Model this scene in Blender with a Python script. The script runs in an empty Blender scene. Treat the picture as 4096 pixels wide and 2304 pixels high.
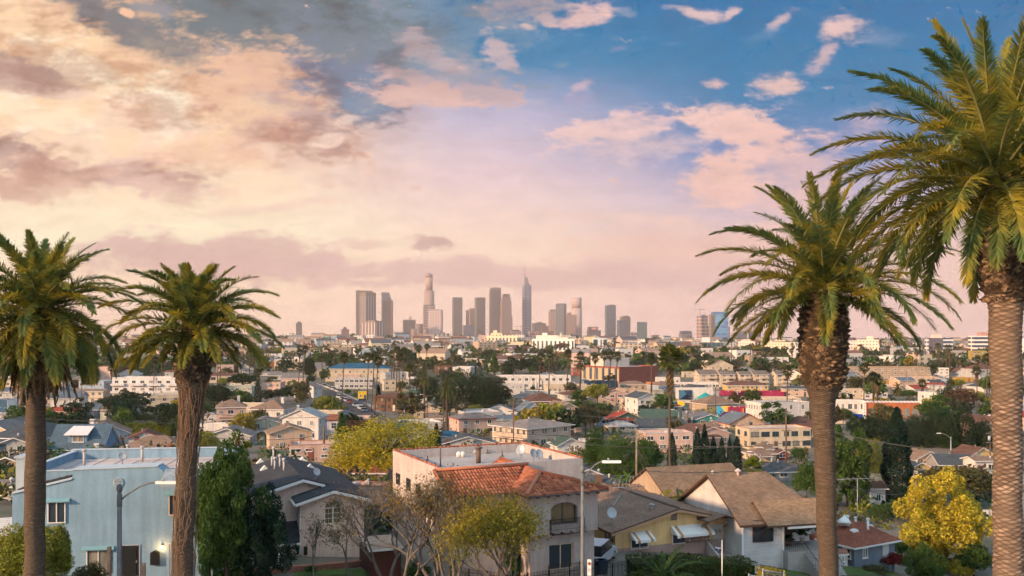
import bpy,math,random,bisect
import numpy as np
R=math.radians
F,CX,HY,EYE=3600.0,2048.0,1330.0,17.5
scene=bpy.context.scene
COL=scene.collection
RG={'A':(0,1300,2.8975),'B':(700,1300,2.8975),'C':(1400,1300,2.8975),'D':(2100,1300,2.8975),'E':(2800,1300,2.8975),
'F':(3296,1300,2.8975),'G':(0,1650,2.2155),'H':(1000,1650,2.2155),'I':(2000,1650,2.2155),'J':(3000,1650,2.2153),
'K':(1100,1050,3.9167),'L':(1650,1050,3.916),'M':(2050,1050,3.9167),'N':(2600,1150,4.2933),'O':(3200,1250,2.875),
'Q':(400,1250,3.22),'S':(0,0,1.0),'V':(0,0,0.6289),'T':(1500,1950,3.22),'U':(3000,1950,3.22),'W':(0,1450,4.83),'Z':(3400,1700,3.622)}
def S(r,x,y):
 ox,oy,s=RG[r]
 return ox+x/s,oy+y/s
 # ---- the lie of the land: a slope falling to a valley, then rising to a far ridge ----
_GY=[0,50,60,80,100,150,215,300,450,600,800,1100,1500,2000,2500,3200,6500]
_GZ=[1.4,1.0,0.0,-1.5,-3.0,-6.0,-10.0,-11.0,-11.0,-10.0,-8.0,-5.0,0.0,4.0,4.0,-6.0,-12.0]
def gz(X,Y):
 if isinstance(X,(int,float)):
  k=min(max(bisect.bisect_right(_GY,Y)-1,0),len(_GY)-2);b=_GZ[k]+(_GZ[k+1]-_GZ[k])*min(max((Y-_GY[k])/(_GY[k+1]-_GY[k]),0),1)
  b-=min(max((Y-900)/900,0),1)*(5+11*min(max(X/Y/.27,0),1))
  return b+min(max((260.0-Y)/150.0,0),1)*(-0.2*min(max(X-15,0),40)+0.08*min(max(-X,0),40))
 return np.interp(Y,_GY,_GZ)-np.clip((Y-900)/900,0,1)*(5+11*np.clip(X/np.maximum(Y,1)/.27,0,1))+np.clip((260.0-Y)/150.0,0,1)*(-0.2*np.clip(X-15,0,40)+0.08*np.clip(-X,0,40))
_YS=20.0*1.004**np.arange(1206)
def ground_at(px,py):
 k,m=(px-CX)/F,(HY-py)/F
 hit=np.nonzero(EYE+m*_YS<gz(k*_YS,_YS))[0];i=int(hit[0])if len(hit)else len(_YS)-1
 lo,hi=float(_YS[max(i-1,0)]),float(_YS[i])
 for _ in range(10):
  mid=(lo+hi)/2
  if EYE+m*mid<gz(k*mid,mid):hi=mid
  else:lo=mid
 Y=(lo+hi)/2
 return k*Y,Y,float(gz(k*Y,Y))
def at(px,py,Y):
 return((px-CX)/F*Y,Y,EYE+(HY-py)/F*Y)
def lin(c):
 return tuple(((v/255.0)/12.92 if v<=10 else(((v/255.0)+0.055)/1.055)**2.4)for v in c)
def tag(o,label=None,cat=None,group=None,kind=None):
 if label:o['label']=label
 if cat:o['category']=cat
 if group:o['group']=group
 if kind:o['kind']=kind
 return o
def empty(name,loc=(0,0,0),rz=0.0,parent=None):
 o=bpy.data.objects.new(name,None);COL.objects.link(o)
 o.location=loc;o.rotation_euler=(0,0,rz);o.empty_display_size=0.3
 if parent:o.parent=parent
 return o
def link(name,me,parent=None,loc=None,rz=None,color=None,scale=None):
 o=bpy.data.objects.new(name,me);COL.objects.link(o)
 if parent:o.parent=parent
 if loc is not None:o.location=loc
 if rz is not None:o.rotation_euler=(0,0,rz)
 if scale is not None:o.scale=scale
 if color is not None:o.color=(*color[:3],1)
 return o
def text(body,size,mat,parent,loc,rot,name='lettering',ext=.004):
 c=bpy.data.curves.new(name,'FONT');c.body=body;c.size=size;c.extrude=ext;t=bpy.data.objects.new(name,c)
 COL.objects.link(t);me=bpy.data.meshes.new_from_object(t.evaluated_get(bpy.context.evaluated_depsgraph_get()));bpy.data.objects.remove(t);me.materials.clear();me.materials.append(M[mat])
 o=link(name,me,parent,loc);o.rotation_euler=rot;return o
def add_uv(me):
 n=len(me.loops)
 if n==0:return
 nv=len(me.vertices)
 co=np.empty(nv*3);me.vertices.foreach_get('co',co);co=co.reshape(-1,3)
 li=np.empty(n,dtype=np.int32);me.loops.foreach_get('vertex_index',li)
 np_=len(me.polygons)
 no=np.empty(np_*3);me.polygons.foreach_get('normal',no);no=no.reshape(-1,3)
 tot=np.empty(np_,dtype=np.int32);me.polygons.foreach_get('loop_total',tot)
 nl=np.repeat(no,tot,axis=0)
 u=np.stack([-nl[:,1],nl[:,0],np.zeros(n)],1)
 ln=np.linalg.norm(u,axis=1);flat=ln<0.02
 u[flat]=(1,0,0);ln[flat]=1;u/=ln[:,None]
 v=np.cross(nl,u)
 p=co[li]
 uv=np.stack([(p*u).sum(1),(p*v).sum(1)],1)
 me.uv_layers.new(name='UVMap').data.foreach_set('uv',uv.ravel())
def np_mesh(name,V,Fc,mats,smooth=False,mi=None,uv=False):
 me=bpy.data.meshes.new(name)
 V=np.asarray(V,dtype=np.float32);Fc=np.asarray(Fc,dtype=np.int32)
 me.vertices.add(len(V));me.vertices.foreach_set('co',V.ravel())
 k=Fc.shape[1];m=len(Fc)
 me.loops.add(m*k);me.loops.foreach_set('vertex_index',Fc.ravel())
 me.polygons.add(m);me.polygons.foreach_set('loop_start',np.arange(0,m*k,k,dtype=np.int32))
 if mi is not None:me.polygons.foreach_set('material_index',np.asarray(mi,dtype=np.int32))
 if smooth:me.polygons.foreach_set('use_smooth',np.ones(m,dtype=bool))
 me.update(calc_edges=True)
 for mt in(mats if isinstance(mats,(list,tuple))else[mats]):me.materials.append(mt)
 if uv:add_uv(me)
 return me
class MB:
 """collects faces for one mesh"""
 def __init__(s):s.v=[];s.f=[];s.m=[];s.sm=[]
 def poly(s,pts,m=0,sm=False):
  i=len(s.v);s.v+=[tuple(p)for p in pts];s.f.append(tuple(range(i,i+len(pts))));s.m.append(m);s.sm.append(sm)
 def box(s,x0,x1,y0,y1,z0,z1,m=0,top=None):
  i=len(s.v)
  s.v+=[(x0,y0,z0),(x1,y0,z0),(x1,y1,z0),(x0,y1,z0),(x0,y0,z1),(x1,y0,z1),(x1,y1,z1),(x0,y1,z1)]
  for q in((0,3,2,1),(4,5,6,7),(0,1,5,4),(1,2,6,5),(2,3,7,6),(3,0,4,7)):
   s.f.append(tuple(i+a for a in q));s.m.append(m);s.sm.append(False)
  if top is not None:s.m[-5]=top
  return s
 def tube(s,pts,r,n=8,m=0,cap=True,r1=None):
  pts=[np.array(p,float)for p in pts];K=len(pts);i0=len(s.v)
  rs=r if isinstance(r,(list,tuple))else[r+((r1 if r1 is not None else r)-r)*k/max(K-1,1)for k in range(K)]
  a=None
  for k,p in enumerate(pts):
   t=pts[min(k+1,K-1)]-pts[max(k-1,0)];t/=(np.linalg.norm(t)+1e-9)
   if a is None:
    a=np.cross(t,(0,0,1)if abs(t[2])<0.9 else(1,0,0))
   a=a-t*a.dot(t);a/=(np.linalg.norm(a)+1e-9);b=np.cross(t,a)
   for j in range(n):
    w=2*math.pi*j/n
    s.v.append(tuple(p+rs[k]*(math.cos(w)*a+math.sin(w)*b)))
  for k in range(K-1):
   for j in range(n):
    j2=(j+1)%n
    s.f.append((i0+k*n+j,i0+(k+1)*n+j,i0+(k+1)*n+j2,i0+k*n+j2));s.m.append(m);s.sm.append(True)
  if cap:
   s.f.append(tuple(i0+j for j in range(n)));s.m.append(m);s.sm.append(False)
   s.f.append(tuple(i0+(K-1)*n+j for j in reversed(range(n))));s.m.append(m);s.sm.append(False)
  return s
 def prism(s,outline,y0,y1,m=0,axis='y',mface=None):
  """outline of (a,b) extruded along axis"""
  def P(a,b,t):return(a,t,b)if axis=='y' else((t,a,b)if axis=='x' else(a,b,t))
  n=len(outline);i=len(s.v)
  s.v+=[P(a,b,y0)for a,b in outline]+[P(a,b,y1)for a,b in outline]
  s.f.append(tuple(i+k for k in range(n)));s.m.append(m if mface is None else mface);s.sm.append(False)
  s.f.append(tuple(i+n+k for k in reversed(range(n))));s.m.append(m if mface is None else mface);s.sm.append(False)
  for k in range(n):
   k2=(k+1)%n
   s.f.append((i+k2,i+k,i+n+k,i+n+k2));s.m.append(m);s.sm.append(False)
  return s
 def slab(s,quad,t,m=0,me_=None):
  """thick sheet: quad (3 or 4 pts, counter-clockwise from above), thickness t downwards"""
  me_=m if me_ is None else me_
  q=[tuple(p)for p in quad];b=[(p[0],p[1],p[2]-t)for p in q];n=len(q)
  s.poly(q,m);s.poly(b[::-1],me_)
  for k in range(n):
   k2=(k+1)%n
   s.poly([q[k],b[k],b[k2],q[k2]],me_)
  return s
 def lathe(s,prof,n=12,m=0,c=(0,0,0),cap=True):
  i0=len(s.v)
  for r,z in prof:
   for j in range(n):
    w=2*math.pi*j/n;s.v.append((c[0]+r*math.cos(w),c[1]+r*math.sin(w),c[2]+z))
  for k in range(len(prof)-1):
   for j in range(n):
    j2=(j+1)%n
    s.f.append((i0+k*n+j,i0+k*n+j2,i0+(k+1)*n+j2,i0+(k+1)*n+j));s.m.append(m);s.sm.append(True)
  if cap:
   s.f.append(tuple(i0+j for j in reversed(range(n))));s.m.append(m);s.sm.append(False)
   s.f.append(tuple(i0+(len(prof)-1)*n+j for j in range(n)));s.m.append(m);s.sm.append(False)
  return s
 def mesh(s,name,mats):
  me=bpy.data.meshes.new(name);me.from_pydata(s.v,[],s.f)
  for mt in(mats if isinstance(mats,(list,tuple))else[mats]):me.materials.append(mt)
  me.polygons.foreach_set('material_index',s.m);me.polygons.foreach_set('use_smooth',s.sm)
  add_uv(me);me.update()
  return me
 def build(s,name,mats,parent=None,loc=None,rz=None,color=None):
  return link(name,s.mesh(name,mats),parent,loc,rz,color)
  # ---------------- materials ----------------
def nmat(name):
 m=bpy.data.materials.new(name);m.use_nodes=True
 nt=m.node_tree;b=nt.nodes['Principled BSDF']
 b.inputs['Roughness'].default_value=0.85
 b.inputs['Specular IOR Level'].default_value=0.25
 return m,nt,b
def N(nt,t,**kw):
 n=nt.nodes.new(t)
 for k,v in kw.items():
  if k in n.inputs:n.inputs[k].default_value=v
  else:setattr(n,k,v)
 return n
def mixc(nt,fac,a,b,mode='MIX'):
 n=nt.nodes.new('ShaderNodeMix');n.data_type='RGBA';n.blend_type=mode
 for sock,val in((n.inputs[0],fac),(n.inputs[6],a),(n.inputs[7],b)):
  if isinstance(val,bpy.types.NodeSocket):nt.links.new(val,sock)
  elif isinstance(val,(int,float)):sock.default_value=val
  else:sock.default_value=(*val[:3],1)
 return n.outputs[2]
def mrange(nt,val,a,b,c,d,smooth=False):
 n=nt.nodes.new('ShaderNodeMapRange');n.clamp=True
 if smooth:n.interpolation_type='SMOOTHSTEP'
 nt.links.new(val,n.inputs[0])
 for i,x in enumerate((a,b,c,d)):n.inputs[i+1].default_value=x
 return n.outputs[0]
def obj_color(nt):return nt.nodes.new('ShaderNodeObjectInfo').outputs['Color']
def noise(nt,scale,detail=4,rough=0.55,coord='Object',sc=None):
 tc=nt.nodes.new('ShaderNodeTexCoord');n=nt.nodes.new('ShaderNodeTexNoise')
 n.inputs['Scale'].default_value=scale;n.inputs['Detail'].default_value=detail;n.inputs['Roughness'].default_value=rough
 if sc:
  mp=nt.nodes.new('ShaderNodeMapping');mp.inputs['Scale'].default_value=sc
  nt.links.new(tc.outputs[coord],mp.inputs[0]);nt.links.new(mp.outputs[0],n.inputs[0])
 else:nt.links.new(tc.outputs[coord],n.inputs[0])
 return n.outputs[0]
def bump(nt,b,h,strength=0.3,dist=0.02):
 n=nt.nodes.new('ShaderNodeBump');n.inputs['Strength'].default_value=strength;n.inputs['Distance'].default_value=dist
 nt.links.new(h,n.inputs['Height']);nt.links.new(n.outputs[0],b.inputs['Normal'])
M={}
def m_surface(name,col=None,var=0.22,scale=0.6,fine=8.0,rough=0.88,bmp=0.25,streak=0.0,metallic=0.0,stain=0.0):
 m,nt,b=nmat(name)
 base=obj_color(nt)if col is None else None
 if base is None:
  rgb=N(nt,'ShaderNodeRGB');rgb.outputs[0].default_value=(*col,1);base=rgb.outputs[0]
 n1=noise(nt,scale,5,0.6);n2=noise(nt,fine,4,0.6)
 f=mrange(nt,n1,0.3,0.7,1-var,1+var*0.45);f2=mrange(nt,n2,0.3,0.7,1-var*0.5,1+var*0.35)
 mul=N(nt,'ShaderNodeMath',operation='MULTIPLY');nt.links.new(f,mul.inputs[0]);nt.links.new(f2,mul.inputs[1]);fac=mul.outputs[0]
 if streak:
  n3=noise(nt,1.0,4,0.6,'Object',(2.2,2.2,0.22))
  f3=mrange(nt,n3,0.42,0.75,1.0,1-streak)
  mu=N(nt,'ShaderNodeMath',operation='MULTIPLY');nt.links.new(fac,mu.inputs[0]);nt.links.new(f3,mu.inputs[1]);fac=mu.outputs[0]
 vm=N(nt,'ShaderNodeVectorMath',operation='SCALE');nt.links.new(base,vm.inputs[0]);nt.links.new(fac,vm.inputs['Scale'])
 nt.links.new(vm.outputs[0],b.inputs['Base Color'])
 b.inputs['Roughness'].default_value=rough;b.inputs['Metallic'].default_value=metallic
 if bmp:bump(nt,b,n2,bmp,0.03)
 M[name]=m
 return m
def m_rows(name,col=None,bw=0.35,rh=0.16,mortar=0.012,var=0.3,rough=0.9,bmp=0.5,off=0.5,mcol=0.55):
 """rows of shingles, siding boards, bricks: brick texture over the metre UVs"""
 m,nt,b=nmat(name)
 uv=N(nt,'ShaderNodeUVMap')
 br=nt.nodes.new('ShaderNodeTexBrick');br.offset=off
 br.inputs['Scale'].default_value=1.0;br.inputs['Brick Width'].default_value=bw;br.inputs['Row Height'].default_value=rh
 br.inputs['Mortar Size'].default_value=mortar;br.inputs['Mortar Smooth'].default_value=0.3
 br.inputs['Color1'].default_value=(1-var,1-var,1-var,1);br.inputs['Color2'].default_value=(1+var*.3,1+var*.25,1+var*.2,1)
 br.inputs['Mortar'].default_value=(mcol,mcol,mcol,1)
 nt.links.new(uv.outputs[0],br.inputs[0])
 base=obj_color(nt)if col is None else None
 if base is None:
  rgb=N(nt,'ShaderNodeRGB');rgb.outputs[0].default_value=(*col,1);base=rgb.outputs[0]
 c1=mixc(nt,1.0,base,br.outputs['Color'],'MULTIPLY')
 n1=noise(nt,0.5,6,0.65);f=mrange(nt,n1,0.3,0.7,0.72,1.12)
 vm=N(nt,'ShaderNodeVectorMath',operation='SCALE');nt.links.new(c1,vm.inputs[0]);nt.links.new(f,vm.inputs['Scale'])
 nt.links.new(vm.outputs[0],b.inputs['Base Color']);b.inputs['Roughness'].default_value=rough
 if bmp:
  inv=N(nt,'ShaderNodeMath',operation='SUBTRACT');inv.inputs[0].default_value=1.0;nt.links.new(br.outputs['Fac'],inv.inputs[1])
  bump(nt,b,inv.outputs[0],bmp,0.02)
 M[name]=m
 return m
def m_foliage(name,col=None,hue=0.0,tip=(1.55,1.25,0.6),trans=0.35,dark=0.45,nsc=0.5):
 """leaves: colour differs from leaf to leaf and in soft patches; some light passes through"""
 m,nt,b=nmat(name)
 base=obj_color(nt)if col is None else None
 if base is None:
  rgb=N(nt,'ShaderNodeRGB');rgb.outputs[0].default_value=(*col,1);base=rgb.outputs[0]
 geo=nt.nodes.new('ShaderNodeNewGeometry')
 f=mrange(nt,geo.outputs['Random Per Island'],0,1,dark,1.35)
 vm=N(nt,'ShaderNodeVectorMath',operation='SCALE');nt.links.new(base,vm.inputs[0]);nt.links.new(f,vm.inputs['Scale'])
 t=mixc(nt,1.0,vm.outputs[0],tip,'MULTIPLY')
 n1=noise(nt,nsc,3,0.6);nf=mrange(nt,n1,0.42,0.66,0.0,0.85)
 c=mixc(nt,nf,vm.outputs[0],t)
 nt.links.new(c,b.inputs['Base Color']);b.inputs['Roughness'].default_value=0.6;b.inputs['Specular IOR Level'].default_value=0.2
 out=nt.nodes['Material Output'];tr=nt.nodes.new('ShaderNodeBsdfTranslucent');mx=nt.nodes.new('ShaderNodeMixShader')
 mx.inputs[0].default_value=trans;nt.links.new(c,tr.inputs[0])
 nt.links.new(b.outputs[0],mx.inputs[1]);nt.links.new(tr.outputs[0],mx.inputs[2]);nt.links.new(mx.outputs[0],out.inputs[0])
 M[name]=m
 return m
def m_glass(name,c=(0.03,0.045,0.06),curtain=0.35):
 m,nt,b=nmat(name)
 oi=nt.nodes.new('ShaderNodeObjectInfo')
 f=mrange(nt,oi.outputs['Random'],1-curtain,1-curtain+0.02,0,0.8)
 tc=N(nt,'ShaderNodeTexCoord');n2=noise(nt,1.5,2,0.5,'Object',(3,1,.3))
 cc=mixc(nt,mrange(nt,n2,.4,.6,0,1),(0.32,0.3,0.26),(0.18,0.18,0.17))
 nt.links.new(mixc(nt,f,c,cc),b.inputs['Base Color'])
 b.inputs['Roughness'].default_value=0.12;b.inputs['Specular IOR Level'].default_value=0.6
 M[name]=m
 return m
m_surface('stucco',None,0.2,0.4,9.0,0.92,0.3,0.24)
m_surface('paint',None,0.06,0.8,5,0.6,0.05)
m_surface('membrane',None,0.2,0.25,2.5,0.9,0.1)
m_surface('metal',None,0.1,1.0,6,0.45,0.05,0,0.5)
m_surface('wood',None,0.35,1.5,12,0.85,0.3,0.3)
m_rows('shingle',None,0.32,0.17,0.014,0.32)
m_rows('siding',None,30.0,0.16,0.012,0.06,0.7,0.5,0.5,0.6)
m_rows('brick',None,0.22,0.08,0.01,0.35,0.9,0.3)
m_rows('tileroof',None,0.28,0.34,0.05,0.4,0.85,0.8,0.0,0.4)
m_foliage('leaf');m_glass('glass')
m_surface('asphalt',(0.06,0.06,0.066),0.25,0.15,4,0.9,0.1)
m_surface('concrete',(0.33,0.31,0.29),0.25,0.3,6,0.9,0.15)
m_surface('bark',(0.11,0.075,0.05),0.45,1.0,9,0.95,0.5)
def m_plain(name,col,rough=0.6,metallic=0.0,emit=None,es=0.0):
 m,nt,b=nmat(name);b.inputs['Base Color'].default_value=(*col,1);b.inputs['Roughness'].default_value=rough;b.inputs['Metallic'].default_value=metallic
 if emit:b.inputs['Emission Color'].default_value=(*emit,1);b.inputs['Emission Strength'].default_value=es
 M[name]=m
 return m
m_plain('white',(0.72,0.71,0.69));m_plain('black',(0.012,0.014,0.016),0.5);m_plain('lamp',(1,.7,.4),.5,0,(1,.55,.22),14.0)
m_plain('galv',(0.36,0.38,0.4),0.45,0.35);m_plain('rubber',(0.02,0.02,0.02),0.9)
# ---------------- world, sun, camera ----------------
SUN_AZ,SUN_EL=math.atan2(-0.82,-0.57),R(19)
def px_rgb(*c):return lin(c)
w=bpy.data.worlds.new("World");scene.world=w;w.use_nodes=True
nt=w.node_tree;nt.nodes.clear()
out=nt.nodes.new('ShaderNodeOutputWorld');bg=nt.nodes.new('ShaderNodeBackground');nt.links.new(bg.outputs[0],out.inputs[0])
tc=nt.nodes.new('ShaderNodeTexCoord');sep=nt.nodes.new('ShaderNodeSeparateXYZ');nt.links.new(tc.outputs['Generated'],sep.inputs[0])
def MA(op,a,b=None,c=None):
 n=nt.nodes.new('ShaderNodeMath');n.operation=op
 for i,x in enumerate((a,b,c)):
  if x is None:continue
  if isinstance(x,(int,float)):n.inputs[i].default_value=x
  else:nt.links.new(x,n.inputs[i])
 return n.outputs[0]
fy=MA('MAXIMUM',MA('ABSOLUTE',sep.outputs[1]),0.12)
U=MA('ADD',MA('MULTIPLY',MA('DIVIDE',sep.outputs[0],fy),3.6),2.048)
Vv=MA('SUBTRACT',1.33,MA('MULTIPLY',MA('DIVIDE',sep.outputs[2],fy),3.6))
cmb=nt.nodes.new('ShaderNodeCombineXYZ');nt.links.new(U,cmb.inputs[0]);nt.links.new(Vv,cmb.inputs[1]);P0=cmb.outputs[0]
def NZ(scale,detail,rough,sc=(1,1,1),loc=(0,0,0),src=None,dist=0.0):
 mp=nt.nodes.new('ShaderNodeMapping');mp.inputs['Scale'].default_value=sc;mp.inputs['Location'].default_value=loc
 nt.links.new(src or P0,mp.inputs[0])
 n=nt.nodes.new('ShaderNodeTexNoise');n.inputs['Scale'].default_value=scale;n.inputs['Detail'].default_value=detail
 n.inputs['Roughness'].default_value=rough;n.inputs['Distortion'].default_value=dist
 nt.links.new(mp.outputs[0],n.inputs[0]);return n
warp=NZ(2.4,7,0.58,(1,1.5,1))
off=nt.nodes.new('ShaderNodeVectorMath');off.operation='MULTIPLY_ADD'
nt.links.new(warp.outputs['Color'],off.inputs[0]);off.inputs[1].default_value=(0.24,0.15,0);off.inputs[2].default_value=(-0.12,-0.075,0)
add=nt.nodes.new('ShaderNodeVectorMath');add.operation='ADD';nt.links.new(P0,add.inputs[0]);nt.links.new(off.outputs[0],add.inputs[1]);PW=add.outputs[0]
nA=NZ(4.2,8,0.62,(1,1.7,1),(3.1,1.2,0)).outputs[0]
nB=NZ(9.0,7,0.6,(0.75,1.9,1),(1.7,5.2,2)).outputs[0]
nC=NZ(26.0,5,0.65,(0.8,1.5,1),(4.7,1.2,5)).outputs[0]
NN=MA('ADD',MA('ADD',MA('MULTIPLY',MA('SUBTRACT',nA,0.5),1.0),MA('MULTIPLY',MA('SUBTRACT',nB,0.5),1.1)),MA('MULTIPLY',MA('SUBTRACT',nC,0.5),0.5))
def ramp(stops):
 r=nt.nodes.new('ShaderNodeValToRGB');nt.links.new(RY,r.inputs[0]);el=r.color_ramp.elements
 while len(el)<len(stops):el.new(0.5)
 for e,(y,c)in zip(el,stops):e.position=(y+1.2)/2.7;e.color=(*px_rgb(*c),1)
 return r.outputs[0]
RY=MA('DIVIDE',MA('ADD',MA('ADD',Vv,MA('MULTIPLY',MA('SUBTRACT',nA,0.5),0.10)),1.2),2.7)
L_=ramp([(-1.2,(70,115,165)),(-.3,(165,160,165)),(0.0,(222,180,150)),(.3,(250,208,170)),(.7,(252,222,192)),(.96,(255,240,206)),(1.08,(255,226,192)),(1.25,(252,214,190)),(1.40,(250,210,186))])
M_=ramp([(-1.2,(20,100,170)),(-.3,(0,98,165)),(0.0,(0,112,164)),(.25,(50,130,178)),(.45,(186,180,206)),(.7,(228,200,205)),(.98,(250,220,198)),(1.2,(248,210,194)),(1.40,(250,212,194))])
R_=ramp([(-1.2,(10,85,160)),(-.3,(0,90,162)),(0.0,(0,108,164)),(.2,(0,116,168)),(.4,(30,122,174)),(.6,(96,136,190)),(.8,(196,180,200)),(1.0,(234,196,188)),(1.40,(236,196,188))])
def smix(a,b,lo,hi):
 n=nt.nodes.new('ShaderNodeMapRange');n.interpolation_type='SMOOTHSTEP';nt.links.new(U,n.inputs[0]);n.inputs[1].default_value=lo;n.inputs[2].default_value=hi
 return mixc(nt,n.outputs[0],a,b)
cur=smix(smix(L_,M_,0.9,1.95),R_,1.9,3.0)
# cx, cy, rx, ry (thousandths of the 4096 frame), turn, colour, opacity, softness, raggedness
CL=[
(1500,120,620,260,6,(120,142,158),.9,.9,.8),(1950,60,330,120,0,(70,132,175),.5,.8,1.0),
(900,300,620,250,22,(236,190,158),.95,.9,.7),(250,190,560,170,20,(250,212,172),.95,.9,.9),(300,270,260,80,20,(255,238,208),.9,.9,.8),
(700,500,110,250,-28,(255,240,212),.95,.9,.7),(700,640,230,60,-30,(252,220,188),.9,.8,.8),(1120,430,330,190,22,(224,180,158),.8,.9,.9),
(1180,240,300,110,30,(218,176,154),.8,.9,.9),(1240,150,90,40,-20,(238,190,166),.9,.7,.7),
(1060,60,660,130,4,(98,116,126),.97,.7,.6),(520,120,340,80,27,(116,118,124),.97,.8,.5),(1380,190,330,120,28,(112,126,140),.85,.8,.8),
(1420,350,250,150,18,(112,126,152),.92,.9,.7),(1500,370,180,90,-6,(116,140,168),.85,.9,.7),(1130,560,260,75,10,(196,158,148),.75,.9,.8),(1240,470,200,60,25,(186,158,156),.7,.9,.8),
(860,610,340,75,-8,(238,192,164),.85,.7,.7),(640,30,120,40,5,(146,146,156),.8,.8,.6),
(1780,380,300,62,5,(226,182,170),.85,.6,.7),(1700,330,180,50,20,(206,170,166),.7,.8,.8),(1850,290,230,90,32,(160,156,174),.6,.9,.8),(1700,190,150,50,25,(186,166,170),.7,.8,.8),(2000,210,100,60,35,(200,176,180),.8,.8,.7),
(510,55,48,22,12,(246,194,160),.95,.6,.4),
(90,300,210,90,18,(190,158,150),.85,.7,.9),(60,620,180,90,12,(186,152,144),.9,.7,.9),(420,710,420,55,5,(206,166,158),.85,.7,.9),
(130,720,300,90,0,(222,180,160),.8,.8,.9),(700,770,260,45,4,(230,192,178),.6,.8,.8),(450,500,380,120,4,(250,216,192),.6,.9,1.0),(120,460,240,60,12,(255,236,210),.9,.9,.8),
(1150,620,170,40,18,(244,212,192),.7,.7,.8),(1300,545,90,26,-6,(246,214,196),.8,.6,.7),(1400,690,100,30,10,(248,220,204),.7,.7,.7),(1100,830,340,26,-5,(238,200,184),.6,.8,.6),
(900,1040,560,95,4,(214,174,168),.9,.5,.5),(700,1060,420,90,6,(210,170,164),.6,.9,.5),(1900,1095,900,62,1,(216,176,172),.85,.7,.5),(2900,1000,600,110,4,(230,188,176),.75,.6,.6),(3000,1110,800,70,3,(216,176,174),.7,.8,.6),
(1740,975,100,32,6,(196,156,152),.85,1.1,1.1),(1480,960,120,18,2,(222,184,172),.7,.8,.6),(1500,1105,90,10,0,(250,216,192),.7,.9,.4),(2500,870,600,28,3,(236,198,186),.5,.9,.6),
(2950,505,230,60,8,(240,196,184),.95,.35,.8),(2890,455,110,38,10,(242,200,188),.9,.4,.8),(2760,480,60,16,10,(242,200,188),.9,.5,.6),(3060,540,260,60,12,(238,194,184),.9,.5,.8),
(2460,520,230,55,-10,(232,194,192),.85,.4,1.1),(2330,560,160,45,-20,(234,198,192),.8,.6,1.0),(2560,600,300,60,0,(236,198,190),.6,.8,.8),(2900,720,150,110,0,(238,192,178),.9,.5,.7),
(3150,640,300,140,8,(236,190,180),.7,.8,.7),(3050,780,360,80,8,(234,190,182),.7,.8,.6),(3480,500,120,70,-20,(226,186,190),.6,.9,.8),
(3090,350,85,42,-4,(238,196,184),.95,.4,.8),(2858,345,44,16,-5,(238,196,184),.9,.5,.6),(2330,350,60,22,-25,(216,180,190),.8,.8,.8),(2330,395,70,30,0,(176,160,192),.5,.9,.8),
(3400,115,95,52,-12,(236,196,186),.95,.5,.7),(3290,215,110,34,-45,(222,184,182),.85,.6,.8),(3520,140,90,36,10,(132,152,184),.6,.9,.8),(3120,75,55,22,-40,(226,190,186),.85,.6,.7),(3060,130,90,22,-20,(92,142,184),.6,.9,.8),
(2760,45,110,26,12,(230,194,188),.95,.4,.7),(2920,48,40,18,-30,(230,194,188),.9,.5,.7),(2330,65,115,38,-12,(232,190,182),.95,.4,.8),(2200,70,60,22,20,(216,182,180),.8,.6,.8),
(2100,20,160,60,0,(176,156,156),.85,.7,.7),(2510,55,34,20,20,(150,160,182),.7,.8,.6),(2460,195,30,14,0,(140,150,182),.6,.9,.6),(2120,105,30,10,10,(226,190,184),.8,.6,.5),(2700,180,30,10,0,(110,146,186),.5,.9,.5),
]
KB=1.9
for i_,(cx,cy,rx,ry,rot,c,op,soft,rag)in enumerate(CL):
 if cx<2050:soft*=.7;rag*=1.2
 if cx>2050 and cy<700:op*=.88;soft+=.5;rag*=1.15;rx*=1.1;ry*=1.15
 mp=nt.nodes.new('ShaderNodeMapping');mp.vector_type='TEXTURE';nt.links.new(PW,mp.inputs[0])
 mp.inputs['Location'].default_value=(cx/1000,cy/1000,0);mp.inputs['Rotation'].default_value=(0,0,R(rot));mp.inputs['Scale'].default_value=(rx*KB/1000,ry*KB/1000,1)
 gr=nt.nodes.new('ShaderNodeTexGradient');gr.gradient_type='SPHERICAL';nt.links.new(mp.outputs[0],gr.inputs[0])
 t=MA('MULTIPLY_ADD',NN,rag*1.25,gr.outputs['Fac'])
 mr=nt.nodes.new('ShaderNodeMapRange');mr.interpolation_type='SMOOTHSTEP';nt.links.new(t,mr.inputs[0])
 e0=1-1/KB;mr.inputs[1].default_value=e0-.10-.06*soft;mr.inputs[2].default_value=e0+.06+.34*soft;mr.inputs[4].default_value=op
 cur=mixc(nt,mr.outputs[0],cur,px_rgb(*c))
 # lit tops and shaded bellies all through the left-hand cloud deck
nD=NZ(3.3,9,0.60,(1.0,2.1,1),(8.3,2.9,1)).outputs[0]
lm_=nt.nodes.new('ShaderNodeMapRange');lm_.interpolation_type='SMOOTHSTEP';nt.links.new(MA('ADD',U,MA('MULTIPLY',Vv,.55)),lm_.inputs[0]);lm_.inputs[1].default_value=2.35;lm_.inputs[2].default_value=1.3
vm_=nt.nodes.new('ShaderNodeMapRange');vm_.interpolation_type='SMOOTHSTEP';nt.links.new(Vv,vm_.inputs[0]);vm_.inputs[1].default_value=1.0;vm_.inputs[2].default_value=.6;MK=MA('MULTIPLY',lm_.outputs[0],vm_.outputs[0])
tm_=nt.nodes.new('ShaderNodeMapRange');tm_.interpolation_type='SMOOTHSTEP';nt.links.new(MA('SUBTRACT',Vv,MA('MULTIPLY',U,.22)),tm_.inputs[0]);tm_.inputs[1].default_value=-.08;tm_.inputs[2].default_value=.22
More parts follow.
